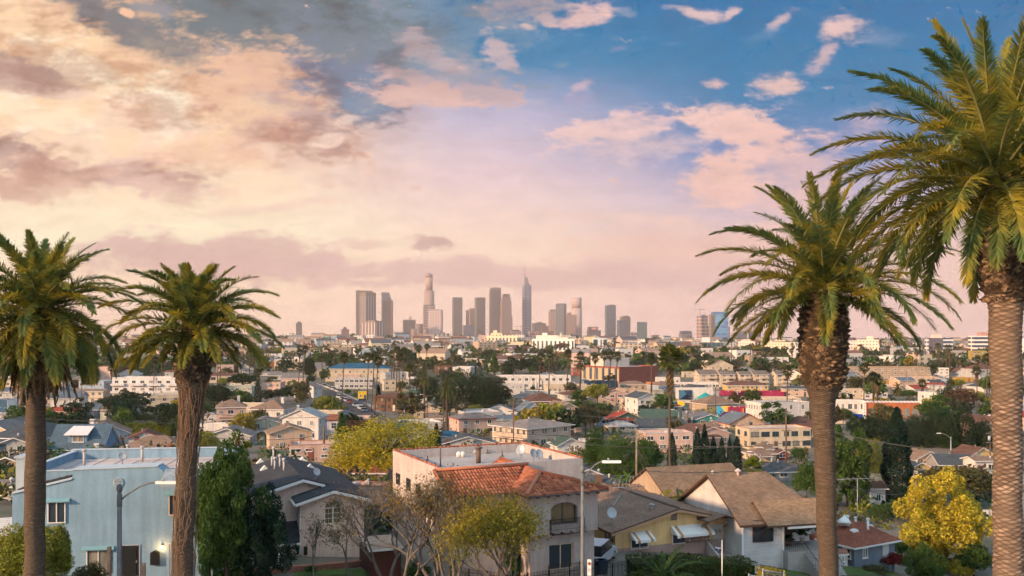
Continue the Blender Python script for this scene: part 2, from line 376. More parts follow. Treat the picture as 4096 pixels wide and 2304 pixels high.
for lo,hi,col,op,mode in((.49,.64,(.66,.54,.53),.9,'MULTIPLY'),(.49,.36,(1.0,.70,.42),.45,'MIX')):
 mr=nt.nodes.new('ShaderNodeMapRange');mr.interpolation_type='SMOOTHSTEP';nt.links.new(nD,mr.inputs[0]);mr.inputs[1].default_value=lo;mr.inputs[2].default_value=hi;mr.inputs[4].default_value=op;cur=mixc(nt,MA('MULTIPLY',mr.outputs[0],MK if mode=='MULTIPLY' else MA('MULTIPLY',MK,tm_.outputs[0])),cur,col,mode)
 # fine mottling of the cloud deck
mot=nt.nodes.new('ShaderNodeMapRange');nt.links.new(nB,mot.inputs[0]);mot.inputs[1].default_value=.3;mot.inputs[2].default_value=.7;mot.inputs[3].default_value=.91;mot.inputs[4].default_value=1.08
vm=nt.nodes.new('ShaderNodeVectorMath');vm.operation='SCALE';nt.links.new(cur,vm.inputs[0]);nt.links.new(mot.outputs[0],vm.inputs['Scale'])
# high overhead, out of view: physical sky plus an added flat blue fill
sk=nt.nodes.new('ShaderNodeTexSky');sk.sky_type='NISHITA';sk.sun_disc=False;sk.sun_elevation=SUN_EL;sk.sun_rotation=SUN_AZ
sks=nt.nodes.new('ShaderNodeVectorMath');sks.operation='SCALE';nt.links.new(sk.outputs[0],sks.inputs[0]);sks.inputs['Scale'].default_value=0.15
bk=nt.nodes.new('ShaderNodeMapRange');bk.interpolation_type='SMOOTHSTEP';nt.links.new(sep.outputs[1],bk.inputs[0]);bk.inputs[1].default_value=.15;bk.inputs[2].default_value=-.5;bk.inputs[3].default_value=1;bk.inputs[4].default_value=1.9  # unseen sky behind the camera is brightened as added fill light
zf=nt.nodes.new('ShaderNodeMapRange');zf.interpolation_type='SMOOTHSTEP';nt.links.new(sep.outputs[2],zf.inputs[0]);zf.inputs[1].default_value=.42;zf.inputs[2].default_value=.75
ad=mixc(nt,zf.outputs[0],vm.outputs[0],mixc(nt,1.0,sks.outputs[0],(.32,.48,.56),'ADD'));fb=nt.nodes.new('ShaderNodeMapRange');fb.interpolation_type='SMOOTHSTEP';nt.links.new(sep.outputs[1],fb.inputs[0]);fb.inputs[1].default_value=.05;fb.inputs[2].default_value=-.3;fb.inputs[4].default_value=.55;ad=mixc(nt,fb.outputs[0],ad,(.52,.62,.64));nt.links.new(ad,bg.inputs[0]);nt.links.new(MA('MULTIPLY',bk.outputs[0],.755),bg.inputs[1])  # blue added overhead, blue-grey mixed in behind, both unseen, to tint the shadows
w.cycles.sampling_method='MANUAL';w.cycles.sample_map_resolution=512
sl=bpy.data.lights.new('sun','SUN');sl.energy=5.0;sl.angle=R(2);sl.color=(1.0,0.62,0.36)
so=bpy.data.objects.new('sun',sl);COL.objects.link(so)
from mathutils import Vector
sd=Vector((math.sin(SUN_AZ)*math.cos(SUN_EL),math.cos(SUN_AZ)*math.cos(SUN_EL),math.sin(SUN_EL)))
so.rotation_euler=sd.to_track_quat('Z','Y').to_euler();so.location=(-40,-20,60)
cam=bpy.data.cameras.new('camera');co=bpy.data.objects.new('camera',cam);COL.objects.link(co)
cam.sensor_width=36;cam.lens=F/4096*36;cam.shift_y=(HY-1152)/4096;cam.clip_start=0.5;cam.clip_end=20000
co.location=(0,0,EYE);co.rotation_euler=(R(90),0,0);scene.camera=co
scene.view_settings.view_transform='Standard';scene.view_settings.look='None';scene.view_settings.exposure=0.5;scene.view_settings.gamma=1
cy=scene.cycles;cy.use_denoising=True;cy.max_bounces=5;cy.diffuse_bounces=2;cy.glossy_bounces=2;cy.transmission_bounces=2;cy.volume_bounces=0;cy.transparent_max_bounces=4;cy.caustics_reflective=False;cy.caustics_refractive=False
cy.use_adaptive_sampling=True;cy.adaptive_threshold=0.05;cy.adaptive_min_samples=12
# ---------------- ground ----------------
def make_ground():
 ys=np.concatenate([np.arange(-20,130,4),np.arange(130,700,14),np.arange(700,2600,45),np.array([2600,3000,3600,4400,5400,7000])])
 xs=np.concatenate([np.linspace(-3600,-320,22),np.arange(-300,301,10),np.linspace(320,3600,22)])
 X,Y=np.meshgrid(xs,ys);Z=gz(X,Y)+0.25*np.sin(X*.05)*np.sin(Y*.043)*np.clip((Y-150)/200,0,1)
 V=np.stack([X,Y,Z],-1).reshape(-1,3);nx=len(xs)
 F_=[(j*nx+i,j*nx+i+1,(j+1)*nx+i+1,(j+1)*nx+i)for j in range(len(ys)-1)for i in range(nx-1)]
 m,nt,b=nmat('earth')
 n1=noise(nt,0.05,6,0.6);n2=noise(nt,0.6,5,0.6)
 c=mixc(nt,mrange(nt,n1,.42,.58,0,1),(0.17,0.14,0.11),(0.07,0.085,0.045));c=mixc(nt,mrange(nt,n2,.45,.6,0,.6),c,(0.14,0.13,0.125))
 nt.links.new(c,b.inputs['Base Color']);b.inputs['Roughness'].default_value=.95
 o=link('ground',np_mesh('ground',V,F_,m));tag(o,kind='structure')
make_ground()
def drape(name,left,right,mat,lift=0.06,n=24,kind='structure',color=None,label=None,cat=None):
 """a strip of road or path laid on the ground between two pixel lines of ground points"""
 def res(line):
  P=np.array([ground_at(*p)[:2]for p in line]);d=np.r_[0,np.cumsum(np.hypot(*np.diff(P,axis=0).T))]
  t=np.linspace(0,d[-1],n);return np.stack([np.interp(t,d,P[:,0]),np.interp(t,d,P[:,1])],1)
 a,b=res(left),res(right);K=5;V=[]
 for i in range(n):
  for k in range(K):
   p=a[i]+(b[i]-a[i])*k/(K-1);V.append((p[0],p[1],float(gz(p[0],p[1]))+lift))
 Fc=[(i*K+k,(i+1)*K+k,(i+1)*K+k+1,i*K+k+1)for i in range(n-1)for k in range(K-1)]
 me=np_mesh(name,V,Fc,mat,uv=True)
 if np.mean([p.normal.z for p in me.polygons])<0:me.flip_normals()
 o=link(name,me,color=color);tag(o,label,cat,kind=kind);return o
 # ---------------- foliage ----------------
def leaf_quads(C,size,rng,outward=None,long=1.0,up=0.0):
 n=len(C)
 d=rng.normal(size=(n,3));d[:,2]+=up
 if outward is not None:d+=outward*0.9
 d/=np.linalg.norm(d,axis=1)[:,None]+1e-9
 a=np.cross(d,rng.normal(size=(n,3)));a/=np.linalg.norm(a,axis=1)[:,None]+1e-9
 b=np.cross(d,a);s=(size*rng.uniform(.6,1.4,n))[:,None]
 bend=d*s*0.25
 V=np.stack([C-a*s*long,C-b*s*.55+bend,C+a*s*long,C+b*s*.55+bend],1).reshape(-1,3)
 return V,np.arange(n*4).reshape(-1,4)
def crown_pts(n,rng,clumps,shell=0.55):
 """points in the shells of lumpy clumps; clumps = array of (x,y,z,r,rz)"""
 cl=np.asarray(clumps,float);wgt=cl[:,3]**2;wgt/=wgt.sum()
 k=rng.choice(len(cl),n,p=wgt);d=rng.normal(size=(n,3));d/=np.linalg.norm(d,axis=1)[:,None]
 rr=rng.uniform(shell,1,n)**.7;sc=np.stack([cl[k,3],cl[k,3],cl[k,4]],1)
 return cl[k,:3]+d*rr[:,None]*sc,d
def clump_ball(n,rng,rx=1,rz=0.8,r=.34,jit=.12,top=True):
 out=[]
 for i in range(n):
  t=(i+.5)/n;z=1-2*t if not top else 1-1.65*t;a=i*2.39996+rng.uniform(-.4,.4)
  q=math.sqrt(max(0,1-z*z));R0=.72+rng.uniform(-jit,jit);rr=r*rng.uniform(.7,1.3)
  out.append((math.cos(a)*q*R0*rx,math.sin(a)*q*R0*rx,z*R0*rz,rr*rx,rr*rz*.85))
 out.append((0,0,0,.5*rx,.45*rz));return out
TREE={}
def tree_var(kind,seed=0,lod=1):
 """unit tree: base at z=0, total height 1 (crown radius relative to that), cached meshes for crown and trunk"""
 key=(kind,seed,lod)
 if key in TREE:return TREE[key]
 rng=np.random.default_rng(seed*77+sum(map(ord,kind)))
 q={0:0.35,1:1.0,2:4.0,3:12.0}[lod];ls={0:1.6,1:1.0,2:.55,3:.34}[lod]
 nb={0:7,1:14,2:30,3:46}[lod]
 if kind=='round':cl=clump_ball(nb,rng,.5,.40,.34);C,d=crown_pts(int(1500*q),rng,cl);C[:,2]+=.58;sz=.045*ls;lg=1.0
 elif kind=='wide':cl=clump_ball(nb,rng,.62,.30,.34);C,d=crown_pts(int(1500*q),rng,cl);C[:,2]+=.68;sz=.045*ls;lg=1.0
 elif kind=='tall':cl=clump_ball(nb,rng,.32,.46,.4,.2);C,d=crown_pts(int(1300*q),rng,cl);C[:,2]+=.53;sz=.04*ls;lg=1.1
 elif kind=='full':cl=clump_ball(nb+16,rng,.36,.52,.23,.36,False);C,d=crown_pts(int(2400*q),rng,cl);C[:,2]=np.abs(C[:,2]+.5);sz=.036*ls;lg=1.1
 elif kind=='dome':cl=clump_ball(nb+10,rng,.72,.78,.26,.12);C,d=crown_pts(int(3000*q),rng,cl);C[:,2]=np.abs(C[:,2]+.12);C[:,2]*=1.1;sz=.036*ls;lg=1.0
 elif kind=='airy':cl=clump_ball(nb,rng,.5,.42,.27,.3);C,d=crown_pts(int(900*q),rng,cl,.2);C[:,2]+=.58;sz=.04*ls;lg=1.3
 elif kind=='bush':cl=clump_ball(nb,rng,.6,.42,.34,.15,True);C,d=crown_pts(int(1200*q),rng,cl);C[:,2]=np.abs(C[:,2]+.45)*1.0;sz=.05*ls;lg=1.0
 elif kind=='cypress':
  n=int(1600*q);z=rng.uniform(0.02,1,n);lump=1+.18*np.sin(z*30+seed)*rng.uniform(.3,1,n)
  rad=.125*np.minimum(1,(z/.12)**.5)*(1-z**2.6)**.8*lump;a=rng.uniform(0,6.283,n);rr=rad*rng.uniform(.75,1.02,n)
  C=np.stack([np.cos(a)*rr,np.sin(a)*rr,z],1);d=np.stack([np.cos(a),np.sin(a),np.full(n,.8)],1);sz=.016*ls**.8;lg=1.7
 elif kind=='conifer':
  n=int(1500*q);z=rng.uniform(.12,1,n);tier=.6+.4*np.abs(np.sin(z*26));rad=.24*(1-z)**.8*tier+.02
  a=rng.uniform(0,6.283,n);rr=rad*rng.uniform(.5,1.05,n);C=np.stack([np.cos(a)*rr,np.sin(a)*rr,z-.1*rr],1);d=np.stack([np.cos(a),np.sin(a),np.zeros(n)],1);sz=.028*ls;lg=1.5
 V,Fc=leaf_quads(C,sz,rng,d,lg)
 cm=np_mesh('crown_'+kind,V,Fc,M['leaf'])
 tb=MB();th={'round':.45,'wide':.5,'tall':.4,'airy':.4,'bush':.15,'full':.35,'dome':.4,'cypress':.3,'conifer':.9}[kind];tr=.028 if kind not in('cypress','bush')else .015
 tb.tube([(0,0,-.12),(.01,0,th*.5),(0,.01,th)],tr,6,r1=tr*.6)
 if kind in('round','wide','airy','tall','dome'):
  for i in range(5 if lod<2 else 9):
   a=i*2.4+seed;e=rng.uniform(.16,.34)
   tb.tube([(0,0,th*.75),(math.cos(a)*e*.5,math.sin(a)*e*.5,th+.09),(math.cos(a)*e,math.sin(a)*e,th+.12+rng.uniform(.03,.18))],tr*.5,5,r1=tr*.15)
 tm=tb.mesh('trunk_'+kind,M['bark'])
 TREE[key]=(cm,tm);return TREE[key]
def C8(*c,k=1.0):return tuple(v*k for v in lin(c))
GREEN={'dark':(.018,.046,.020),'mid':(.055,.115,.026),'light':(.09,.16,.03),'yellow':(.27,.23,.035),'olive':(.085,.085,.035),'grey':(.06,.075,.05),'brown':(.11,.075,.05),'teal':(.013,.044,.030),'lime':(.20,.225,.035),'gold':(.44,.38,.04),'amber':(.33,.30,.03),'red':(.16,.012,.012)}
NAMES={'round':'leafy_tree','wide':'spreading_tree','tall':'tall_tree','airy':'open_crowned_tree','bush':'shrub','full':'leafy_tree','dome':'broad_tree','cypress':'cypress_tree','conifer':'conifer_tree'}
TREES=[]
def tree(X,Y,h,kind='round',col='mid',wr=1.0,seed=0,lod=1,label=None,cat=None,group=None,z=None,rz=None,name=None):
 cm,tm=tree_var(kind,seed,lod)
 z=float(gz(X,Y))if z is None else z
 e=empty(name or NAMES[kind],(X,Y,z),rz if rz is not None else random.uniform(0,6.28))
 c=GREEN[col]if isinstance(col,str)else col
 j=random.uniform(.85,1.15)
 for nm,me in(('crown',cm),('trunk',tm)):
  if nm=='trunk' and kind in('bush',):continue
  link(nm,me,e,scale=(h*wr,h*wr,h),color=tuple(v*j for v in c))
 tag(e,label,cat or('shrub' if kind=='bush' else 'tree'),group)
 TREES.append((e,X,Y,h,kind,h*wr*{'dome':.7,'wide':.55,'cypress':.12,'full':.36}.get(kind,.4)));return e
def ptree(r,x,yb,yt,kind='round',col='mid',w=None,seed=0,lod=1,label=None,cat=None,group=None,Y=None,name=None):
 """tree from the pixel of its foot and of its top; w = crown width in the same pixels"""
 px,py=S(r,x,yb);_,pt=S(r,x,yt)
 if Y:X,z=(px-CX)/F*Y,None
 else:X,Y,z=ground_at(px,py)
 z0=float(gz(X,Y));h=EYE+(HY-pt)/F*Y-z0;s=RG[r][2]
 base={'round':1.06,'wide':1.3,'tall':.72,'airy':1.02,'bush':1.3,'full':.8,'dome':1.45,'cypress':.25,'conifer':.48}[kind]
 wr=1.0 if w is None else(w/s/F*Y)/(h*base)
 return tree(X,Y,h,kind,col,wr,seed,lod,label,cat,group,name=name)
 # ---------------- palms ----------------
def frond_mesh(L,e0,droop,npair,ll,seed,wdt=.045,vee=.35,name='frond',mat='frond',side_j=.12):
 rng=np.random.default_rng(seed);K=26;s=np.linspace(0,1,K)
 ang=R(e0)-R(droop)*s**1.35;dx=np.cos(ang)*L/(K-1);dz=np.sin(ang)*L/(K-1)
 tw=side_j*rng.uniform(-1,1)
 x=np.r_[0,np.cumsum(dx[:-1])];z=np.r_[0,np.cumsum(dz[:-1])];y=tw*L*.5*s**2
 rp=np.stack([x,y,z],1)
 si=np.linspace(.10,.995,npair);P=np.stack([np.interp(si,s,rp[:,k])for k in range(3)],1)
 A=np.interp(si,s,ang);T=np.stack([np.cos(A),np.zeros(npair),np.sin(A)],1);Nn=np.stack([-np.sin(A),np.zeros(npair),np.cos(A)],1)
 V=[];Fc=[]
 lenp=ll*np.clip(np.sin(np.pi*(si*.84+.12)),.0,1)**.4*(1-.2*si)
 for sg in(-1,1):
  al=np.interp(si,[0,.3,1],[R(66),R(56),R(24)])+rng.normal(0,.12,npair);be=vee+rng.normal(0,.34,npair)
  Sd=np.array([0,1.0,0])*sg
  d=np.cos(al)[:,None]*T+np.sin(al)[:,None]*(np.cos(be)[:,None]*Sd+np.sin(be)[:,None]*Nn)
  l=(lenp*rng.uniform(.85,1.12,npair))[:,None]
  wv=np.cross(d,Nn);wv/=np.linalg.norm(wv,axis=1)[:,None]+1e-9;wv=wv+.35*np.cross(d,wv);wv=wv*wdt*.5
  g=np.array([0,0,-1.0])*l*.13
  b0,m0,t0=P,P+d*l*.55+g*.35,P+d*l+g
  i=len(V)*5
  V.append(np.stack([b0-wv*.7,b0+wv*.7,m0+wv,m0-wv,t0],1))
 V=np.concatenate(V).reshape(-1,3);n=npair*2;b=np.arange(n)[:,None]*5
 quads=b+np.array([[0,1,2,3]]);tips=b+np.array([[3,2,4,4]])
 # tips as degenerate-free triangles: build from_pydata style lists
 faces=[tuple(q)for q in quads]+[tuple(t[:3])for t in tips]
 V=[tuple(v)for v in V]
 mb=MB();mb.v=V;mb.f=faces;mb.m=[0]*len(faces);mb.sm=[False]*len(faces)
 mb.tube([tuple(p)for p in rp[::3]]+[tuple(rp[-1])],.045*L/4.5,5,m=1,r1=.006)
 me=bpy.data.meshes.new(name);me.from_pydata(mb.v,[],mb.f);me.materials.append(M[mat]);me.materials.append(M['rachis'])
 me.polygons.foreach_set('material_index',mb.m);me.update();return me
m_foliage('frond',(.12,.172,.052),tip=(3.3,1.65,.33),trans=.45,dark=.7,nsc=.55)
m_foliage('deadfrond',(.16,.10,.055),tip=(1.4,1.2,.9),trans=.2,dark=.4)
m_plain('rachis',(.20,.19,.06),.6)
def m_palmbark(name,dark,light,sc=(1.2,1.2,12),green=None):
 m,nt,b=nmat(name);at_=nt.nodes.new('ShaderNodeAttribute');at_.attribute_name='mask'
 n1=noise(nt,1.2,6,.65,'Object',sc);n2=noise(nt,.55,4,.6)
 f=N(nt,'ShaderNodeMath',operation='MULTIPLY');nt.links.new(at_.outputs['Fac'],f.inputs[0]);nt.links.new(mrange(nt,n1,.42 if name=='boots' else .3,.62,0 if name=='boots' else .25,1.0),f.inputs[1])
 c=mixc(nt,f.outputs[0],dark,light);c=mixc(nt,mrange(nt,n2,.42,.62,0,.5 if name=='boots' else .85),c,tuple(v*(.12 if name=='boots' else .36)for v in light))
 nt.links.new(c,b.inputs['Base Color']);b.inputs['Roughness'].default_value=.95;bump(nt,b,n1,.6,.03);M[name]=m
m_palmbark('boots',(.024,.016,.011),(.40,.27,.16),(5,5,5));m_palmbark('ringed',(.06,.038,.027),(.44,.32,.23));m_palmbark('ringed_dark',(.045,.034,.025),(.23,.165,.115))
def trunk_mesh(name,prof,axis,pitch,cols,amp,mat,dz=.03,nth=84,seed=1,jag=0.0,shape='scar'):
 dz=min(dz,pitch/3.6)
 """prof: (z, radius) list; axis: (z, x, y) list; rows of overlapping leaf scars stand out from the surface"""
 rng=np.random.default_rng(seed);prof=np.array(prof);axis=np.array(axis)
 z=np.arange(prof[0,0],prof[-1,0],dz);th=np.linspace(0,2*np.pi,nth,endpoint=False);Z,T=np.meshgrid(z,th,indexing='ij')
 wob=np.sin(T*3+Z*1.7+seed)+.8*np.sin(T*5-Z*2.3+1)+.6*np.sin(T*2+Z*6.1)
 row=Z/pitch+wob*.16*(1+jag);u=T/(2*np.pi)*cols+.12*np.sin(Z*9+T*2)*(1+jag)
 best=np.zeros_like(Z);tilt=np.zeros_like(Z)
 r0=np.floor(row);lo=row-r0
 for k in(0,1):
  rr=r0+k;uu=u+.5*(rr%2);cu=np.round(uu);p=(uu-cu)*2;q=(lo-k)
  m=1-np.abs(p)**1.3-np.abs(q);h=np.sin(cu*12.99+rr*78.2)*43758.5;rv=h-np.floor(h)
  mm=np.clip(m*1.6,0,1)*(.55+.45*rv+jag*(rv-.5));ov=(m>0)
  hgt=np.where(ov,mm*(.55-.6*q if shape=='scar' else .75+.5*q),0)
  tilt=np.where(hgt>best,mm*(.45+.55*rv),tilt);best=np.maximum(best,hgt)
 rad=np.interp(Z,prof[:,0],prof[:,1])*(1+.03*np.sin(T*2+Z))+amp*best+rng.normal(0,amp*.12,Z.shape)+.03*np.sin(Z*1.9+T)*np.sin(Z*.7+seed)
 cx=np.interp(Z,axis[:,0],axis[:,1]);cy_=np.interp(Z,axis[:,0],axis[:,2])
 V=np.stack([cx+rad*np.cos(T),cy_+rad*np.sin(T),Z],-1).reshape(-1,3);nz=len(z)
 i,j=np.meshgrid(np.arange(nz-1),np.arange(nth),indexing='ij');j2=(j+1)%nth
 Fc=np.stack([i*nth+j,i*nth+j2,(i+1)*nth+j2,(i+1)*nth+j],-1).reshape(-1,4)
 me=np_mesh(name,V,Fc,M[mat]);a=me.attributes.new('mask','FLOAT','POINT');a.data.foreach_set('value',np.clip(tilt,0,1).ravel().astype(np.float32));return me
def date_palm(px,ytop,Y,Lf,trunk_px,boots_px,label,seed,n=84,dead=0,lean=None,ymin=-62,ll=.62,size=1.0,mat='ringed',axis_px=None,group='tall date palms by the street',zbase=None,e_top=84,scars=(.13,8,.05),up=.8):
 """px,ytop: pixel where the fronds spring from; trunk_px / boots_px: (y pixel, width pixel) lists; axis_px: (y, x) of the stem"""
 rng=random.Random(seed);X,_,Zc=at(px,ytop,Y);zb=float(gz(X,Y))if zbase is None else zbase
 e=empty('date_palm',(X,Y,zb));tag(e,label,'palm tree',group)
 zz=lambda y:EYE+(HY-y)/F*Y-zb;ww=lambda w_:w_/F*Y/2;xx=lambda x:(x-px)/F*Y
 ax=sorted([(zz(y),xx(x),0.0)for y,x in(axis_px or[(2304,px),(ytop,px)])]);ax=[(ax[0][0]-30,ax[0][1],0)]+ax
 tp=sorted([(zz(y),ww(w_))for y,w_ in trunk_px]);tp=[(-.4,tp[0][1]*1.15)]+[p for p in tp if p[0]>0]
 bp=sorted([(zz(y),ww(w_))for y,w_ in boots_px])
 link('trunk',trunk_mesh('trunk',tp,ax,*scars,mat,seed=seed),e)
 link('leaf_bases',trunk_mesh('leaf_bases',bp,ax,.17,12,.17,'boots',seed=seed+5,jag=.9,shape='cut'),e)
 zt=zz(ytop);golden=2.39996;ms=[]
 for i in range(n):
  t=(i+.5)/n;el=e_top-(e_top-ymin)*(t**.95)+rng.uniform(-7,7)
  key=(i*16//n)
  L=Lf*(np.interp(t,[0,.35,.7,1],[up,1.08,1.05,.78]))*rng.uniform(.92,1.06)
  dr=22+52*math.sin(math.pi*min(1,t*.9))+rng.uniform(-8,14)
  if el<0:dr=min(dr,86+el)if el>-80 else 5
  if i%2==0 or not ms:ms.append(frond_mesh(L,el,max(dr,8),165,ll*size*1.15,seed*100+i,wdt=.043*size))
  az=i*golden+rng.uniform(-.15,.15);zo=zt-.95*t*size+.25;ro=.15+.25*t
  f=link('frond',ms[-1],e,(xx(px)+math.cos(az)*ro,math.sin(az)*ro,zo),az)
  if i%2:f.rotation_euler=(rng.uniform(-.12,.12),rng.uniform(-.10,.10),az)
 for i in range(dead):
  if i%3==0:dm=frond_mesh(Lf*rng.uniform(.55,.8),-60-rng.uniform(0,20),16,80,ll*.55,seed*300+i,mat='deadfrond',vee=-.5,name='dead_frond')
  az=i*golden+.6;link('dead_frond',dm,e,(math.cos(az)*.5,math.sin(az)*.5,zt-.9-rng.uniform(0,.6)),az)
  # flower stalks and fibre tangled in the heart of the crown
 hb=MB()
 for i in range(70):
  a=rng.uniform(0,6.28);el=R(rng.uniform(-20,80));l=rng.uniform(.5,1.15);z0=zt-rng.uniform(-.2,.8)
  p=np.array([math.cos(a)*.25,math.sin(a)*.25,z0]);d=np.array([math.cos(a)*math.cos(el),math.sin(a)*math.cos(el),math.sin(el)])
  hb.tube([p,p+d*l*.6,p+d*l+np.array([0,0,-.25])],.014,3,r1=.006,cap=False)
 hb.build('fruit_stalks',M['stalk'],e)
 if seed==23:
  vb=MB();rad=lambda z_:float(np.interp(z_,[p[0]for p in tp],[p[1]for p in tp]))+.07;axx=lambda z_:float(np.interp(z_,[a[0]for a in ax],[a[1]for a in ax]));ztop=tp[-1][0]
  for i in range(150):
   z0=rng.uniform(.5,ztop)if i>40 else ztop-rng.uniform(0,.8);th=rng.uniform(0,6.28);L=rng.uniform(1.2,4);n=9;dth=rng.uniform(-.7,.7);pts=[]
   for k in range(n):z_=max(z0-L*k/(n-1),0);a=th+dth*k/n+rng.uniform(-.16,.16);q_=rad(z_)+rng.uniform(0,.07);pts.append((axx(z_)+q_*math.cos(a),q_*math.sin(a),z_))
   vb.tube(pts,rng.uniform(.012,.035),4,r1=.008,cap=False)
  vb.build('clinging_vines',M['vine'],e);iv,iz=MB(),zz(1415);C=np.array([(math.cos(a)*q_,math.sin(a)*q_,0)for a,q_ in[(rng.uniform(0,6.28),ww(118)+rng.uniform(0,.25))for _ in range(900)]]);C[:,2]=iz+np.array([rng.gauss(0,.28)for _ in range(900)]);C[:,0]+=axx(iz);V,Fc=leaf_quads(C,.07,np.random.default_rng(3));link('ivy',np_mesh('ivy',V,Fc,M['leaf']),e,color=(.05,.09,.02))
 return e
m_plain('stalk',(.34,.17,.04),.7);m_plain('vine',(.19,.12,.075),.9)
# fan palms, unit: height 1 m scale in metres, crown at top
FANS={}
def fan_palm_meshes(seed,h,r=2.0,skirt=1.5,lod=1,tr=.2):
 key=(seed,round(h),lod,skirt,r)
 if key in FANS:return FANS[key]
 rng=np.random.default_rng(seed+9);V=[];Fc=[];mi=[]
 def fan(c,az,el,R0,m,k):
  d=np.array([math.cos(az)*math.cos(el),math.sin(az)*math.cos(el),math.sin(el)]);s=np.array([-math.sin(az),math.cos(az),0]);u=np.cross(d,s)
  hub=c+d*R0*.45;V.append(c);i0=len(V)-1;V.append(hub);
  Fc.append((i0,i0+1,len(V),i0));V.append(hub+s*.03);mi.append(m)
  for j in range(k):
   t=(j/(k-1)-.5)*2*1.75;dr=-.35*abs(t)**1.5-.15
   dd=d*math.cos(t)+s*math.sin(t)+np.array([0,0,dr*.45]);dd/=np.linalg.norm(dd);w_=np.cross(dd,u);w_/=np.linalg.norm(w_)+1e-9
   l=R0*.62*(1-.18*abs(t)/1.75)*rng.uniform(.9,1.08);i=len(V);ww=l*.085*(13/k)
   V.extend([hub,hub+dd*l*.6-w_*ww,hub+dd*l+np.array([0,0,-.12*l]),hub+dd*l*.6+w_*ww]);Fc.append((i,i+1,i+2,i+3));mi.append(m)
 nf={0:16,1:30,2:46}[lod];kk={0:5,1:9,2:15}[lod]
 for i in range(nf):
  t=(i+.5)/nf;el=R(82-120*t+rng.uniform(-8,8));fan(np.array([0,0,h-.15-.5*t]),i*2.4+rng.uniform(-.3,.3),el,r*rng.uniform(.85,1.1),0,kk)
 ns=int(nf*1.3*min(1,skirt))
 Vc=np.array([tuple(v)for v in V]);cm=bpy.data.meshes.new('crown');cm.from_pydata([tuple(v)for v in V],[],[f if len(set(f))==4 else f[:3]for f in Fc]);cm.materials.append(M['leaf']);cm.update()
 V,Fc,mi=[],[],[]
 for i in range(ns):
  t=(i+.5)/ns;z=h-.7-skirt*1.35*t;fan(np.array([0,0,z]),i*2.4,R(-68-14*t+rng.uniform(-6,6)),r*.62,0,max(4,kk-3))
 sm=None
 if ns:
  sm=bpy.data.meshes.new('dead_leaf_skirt');sm.from_pydata([tuple(v)for v in V],[],[f if len(set(f))==4 else f[:3]for f in Fc]);sm.materials.append(M['leaf']);sm.update()
 tb=MB();tb.tube([(0,0,-.5),(0,0,1.0),(0.08,0,h*.5),(0,0,h-.2)],[tr*1.7,tr*1.15,tr*.95,tr*.8],8);tm=tb.mesh('trunk',M['bark'])
 FANS[key]=(cm,sm,tm);return FANS[key]
FANPALMS=[]
def fan_palm(X,Y,h,r=2.0,skirt=0.8,lod=1,col=(.075,.10,.03),label=None,group=None,seed=0,lean=(0,0),tr=.2,z=None,hs=None):
 hq=max(4,round(h/3)*3);cm,sm,tm=fan_palm_meshes(seed,hq,r,skirt,lod,tr)
 e=empty('fan_palm',(X,Y,float(gz(X,Y))if z is None else z),random.uniform(0,6.28));k=h/hq
 for nm,me,c in(('crown',cm,col),('dead_leaf_skirt',sm,(.19,.145,.10)),('trunk',tm,(1,1,1))):
  if me:link(nm,me,e,scale=(1,1,k),color=c)
 e.rotation_euler=(lean[1],lean[0],e.rotation_euler[2]if lean==(0,0)else 0)
 tag(e,label,'palm tree',group);FANPALMS.append((e,X,Y,h));return e
DATEM={}
def small_date_palm(X,Y,h,Lf=3.2,label=None,group=None,seed=0,n=44,col=None,npair=26,tr=.32,ymin=-55,z=None,wd=.13):
 key=(seed,Lf,n,npair)
 if key not in DATEM:
  rng=random.Random(seed+40);V=[];Fs=[];off=0;mat=[]
  for i in range(n):
   t=(i+.5)/n;el=82-(82-ymin)*t**.85+rng.uniform(-6,6);dr=30+65*math.sin(math.pi*min(1,.15+t*.6))
   if el<0:dr=max(8,min(dr,84+el))
   me=frond_mesh(Lf*rng.uniform(.9,1.08),el,dr,npair,.5*Lf/4,seed*60+i,wdt=wd)
   a=i*2.39996;ca,sa=math.cos(a),math.sin(a)
   for v in me.vertices:x,y,zq=v.co;V.append((x*ca-y*sa,x*sa+y*ca,zq-.5*t))
   for p in me.polygons:Fs.append(tuple(off+q for q in p.vertices));mat.append(0)
   off=len(V);bpy.data.meshes.remove(me)
  cm=bpy.data.meshes.new('crown');cm.from_pydata(V,[],Fs);cm.materials.append(M['leaf']);cm.update()
  tb=MB();tb.tube([(0,0,-.05),(0,0,.86),(0,0,.9),(0,0,1.0)],[tr,tr*.9,tr*1.25,tr*1.0],9,m=0);DATEM[key]=(cm,tb.mesh('trunk',M['bark']))
 cm,tm=DATEM[key]
 e=empty('date_palm',(X,Y,float(gz(X,Y))if z is None else z),random.uniform(0,6.28))
 link('crown',cm,e,(0,0,h),color=col or(.085,.105,.035));link('trunk',tm,e,scale=(1,1,h));tag(e,label,'palm tree',group);FANPALMS.append((e,X,Y,h));return e
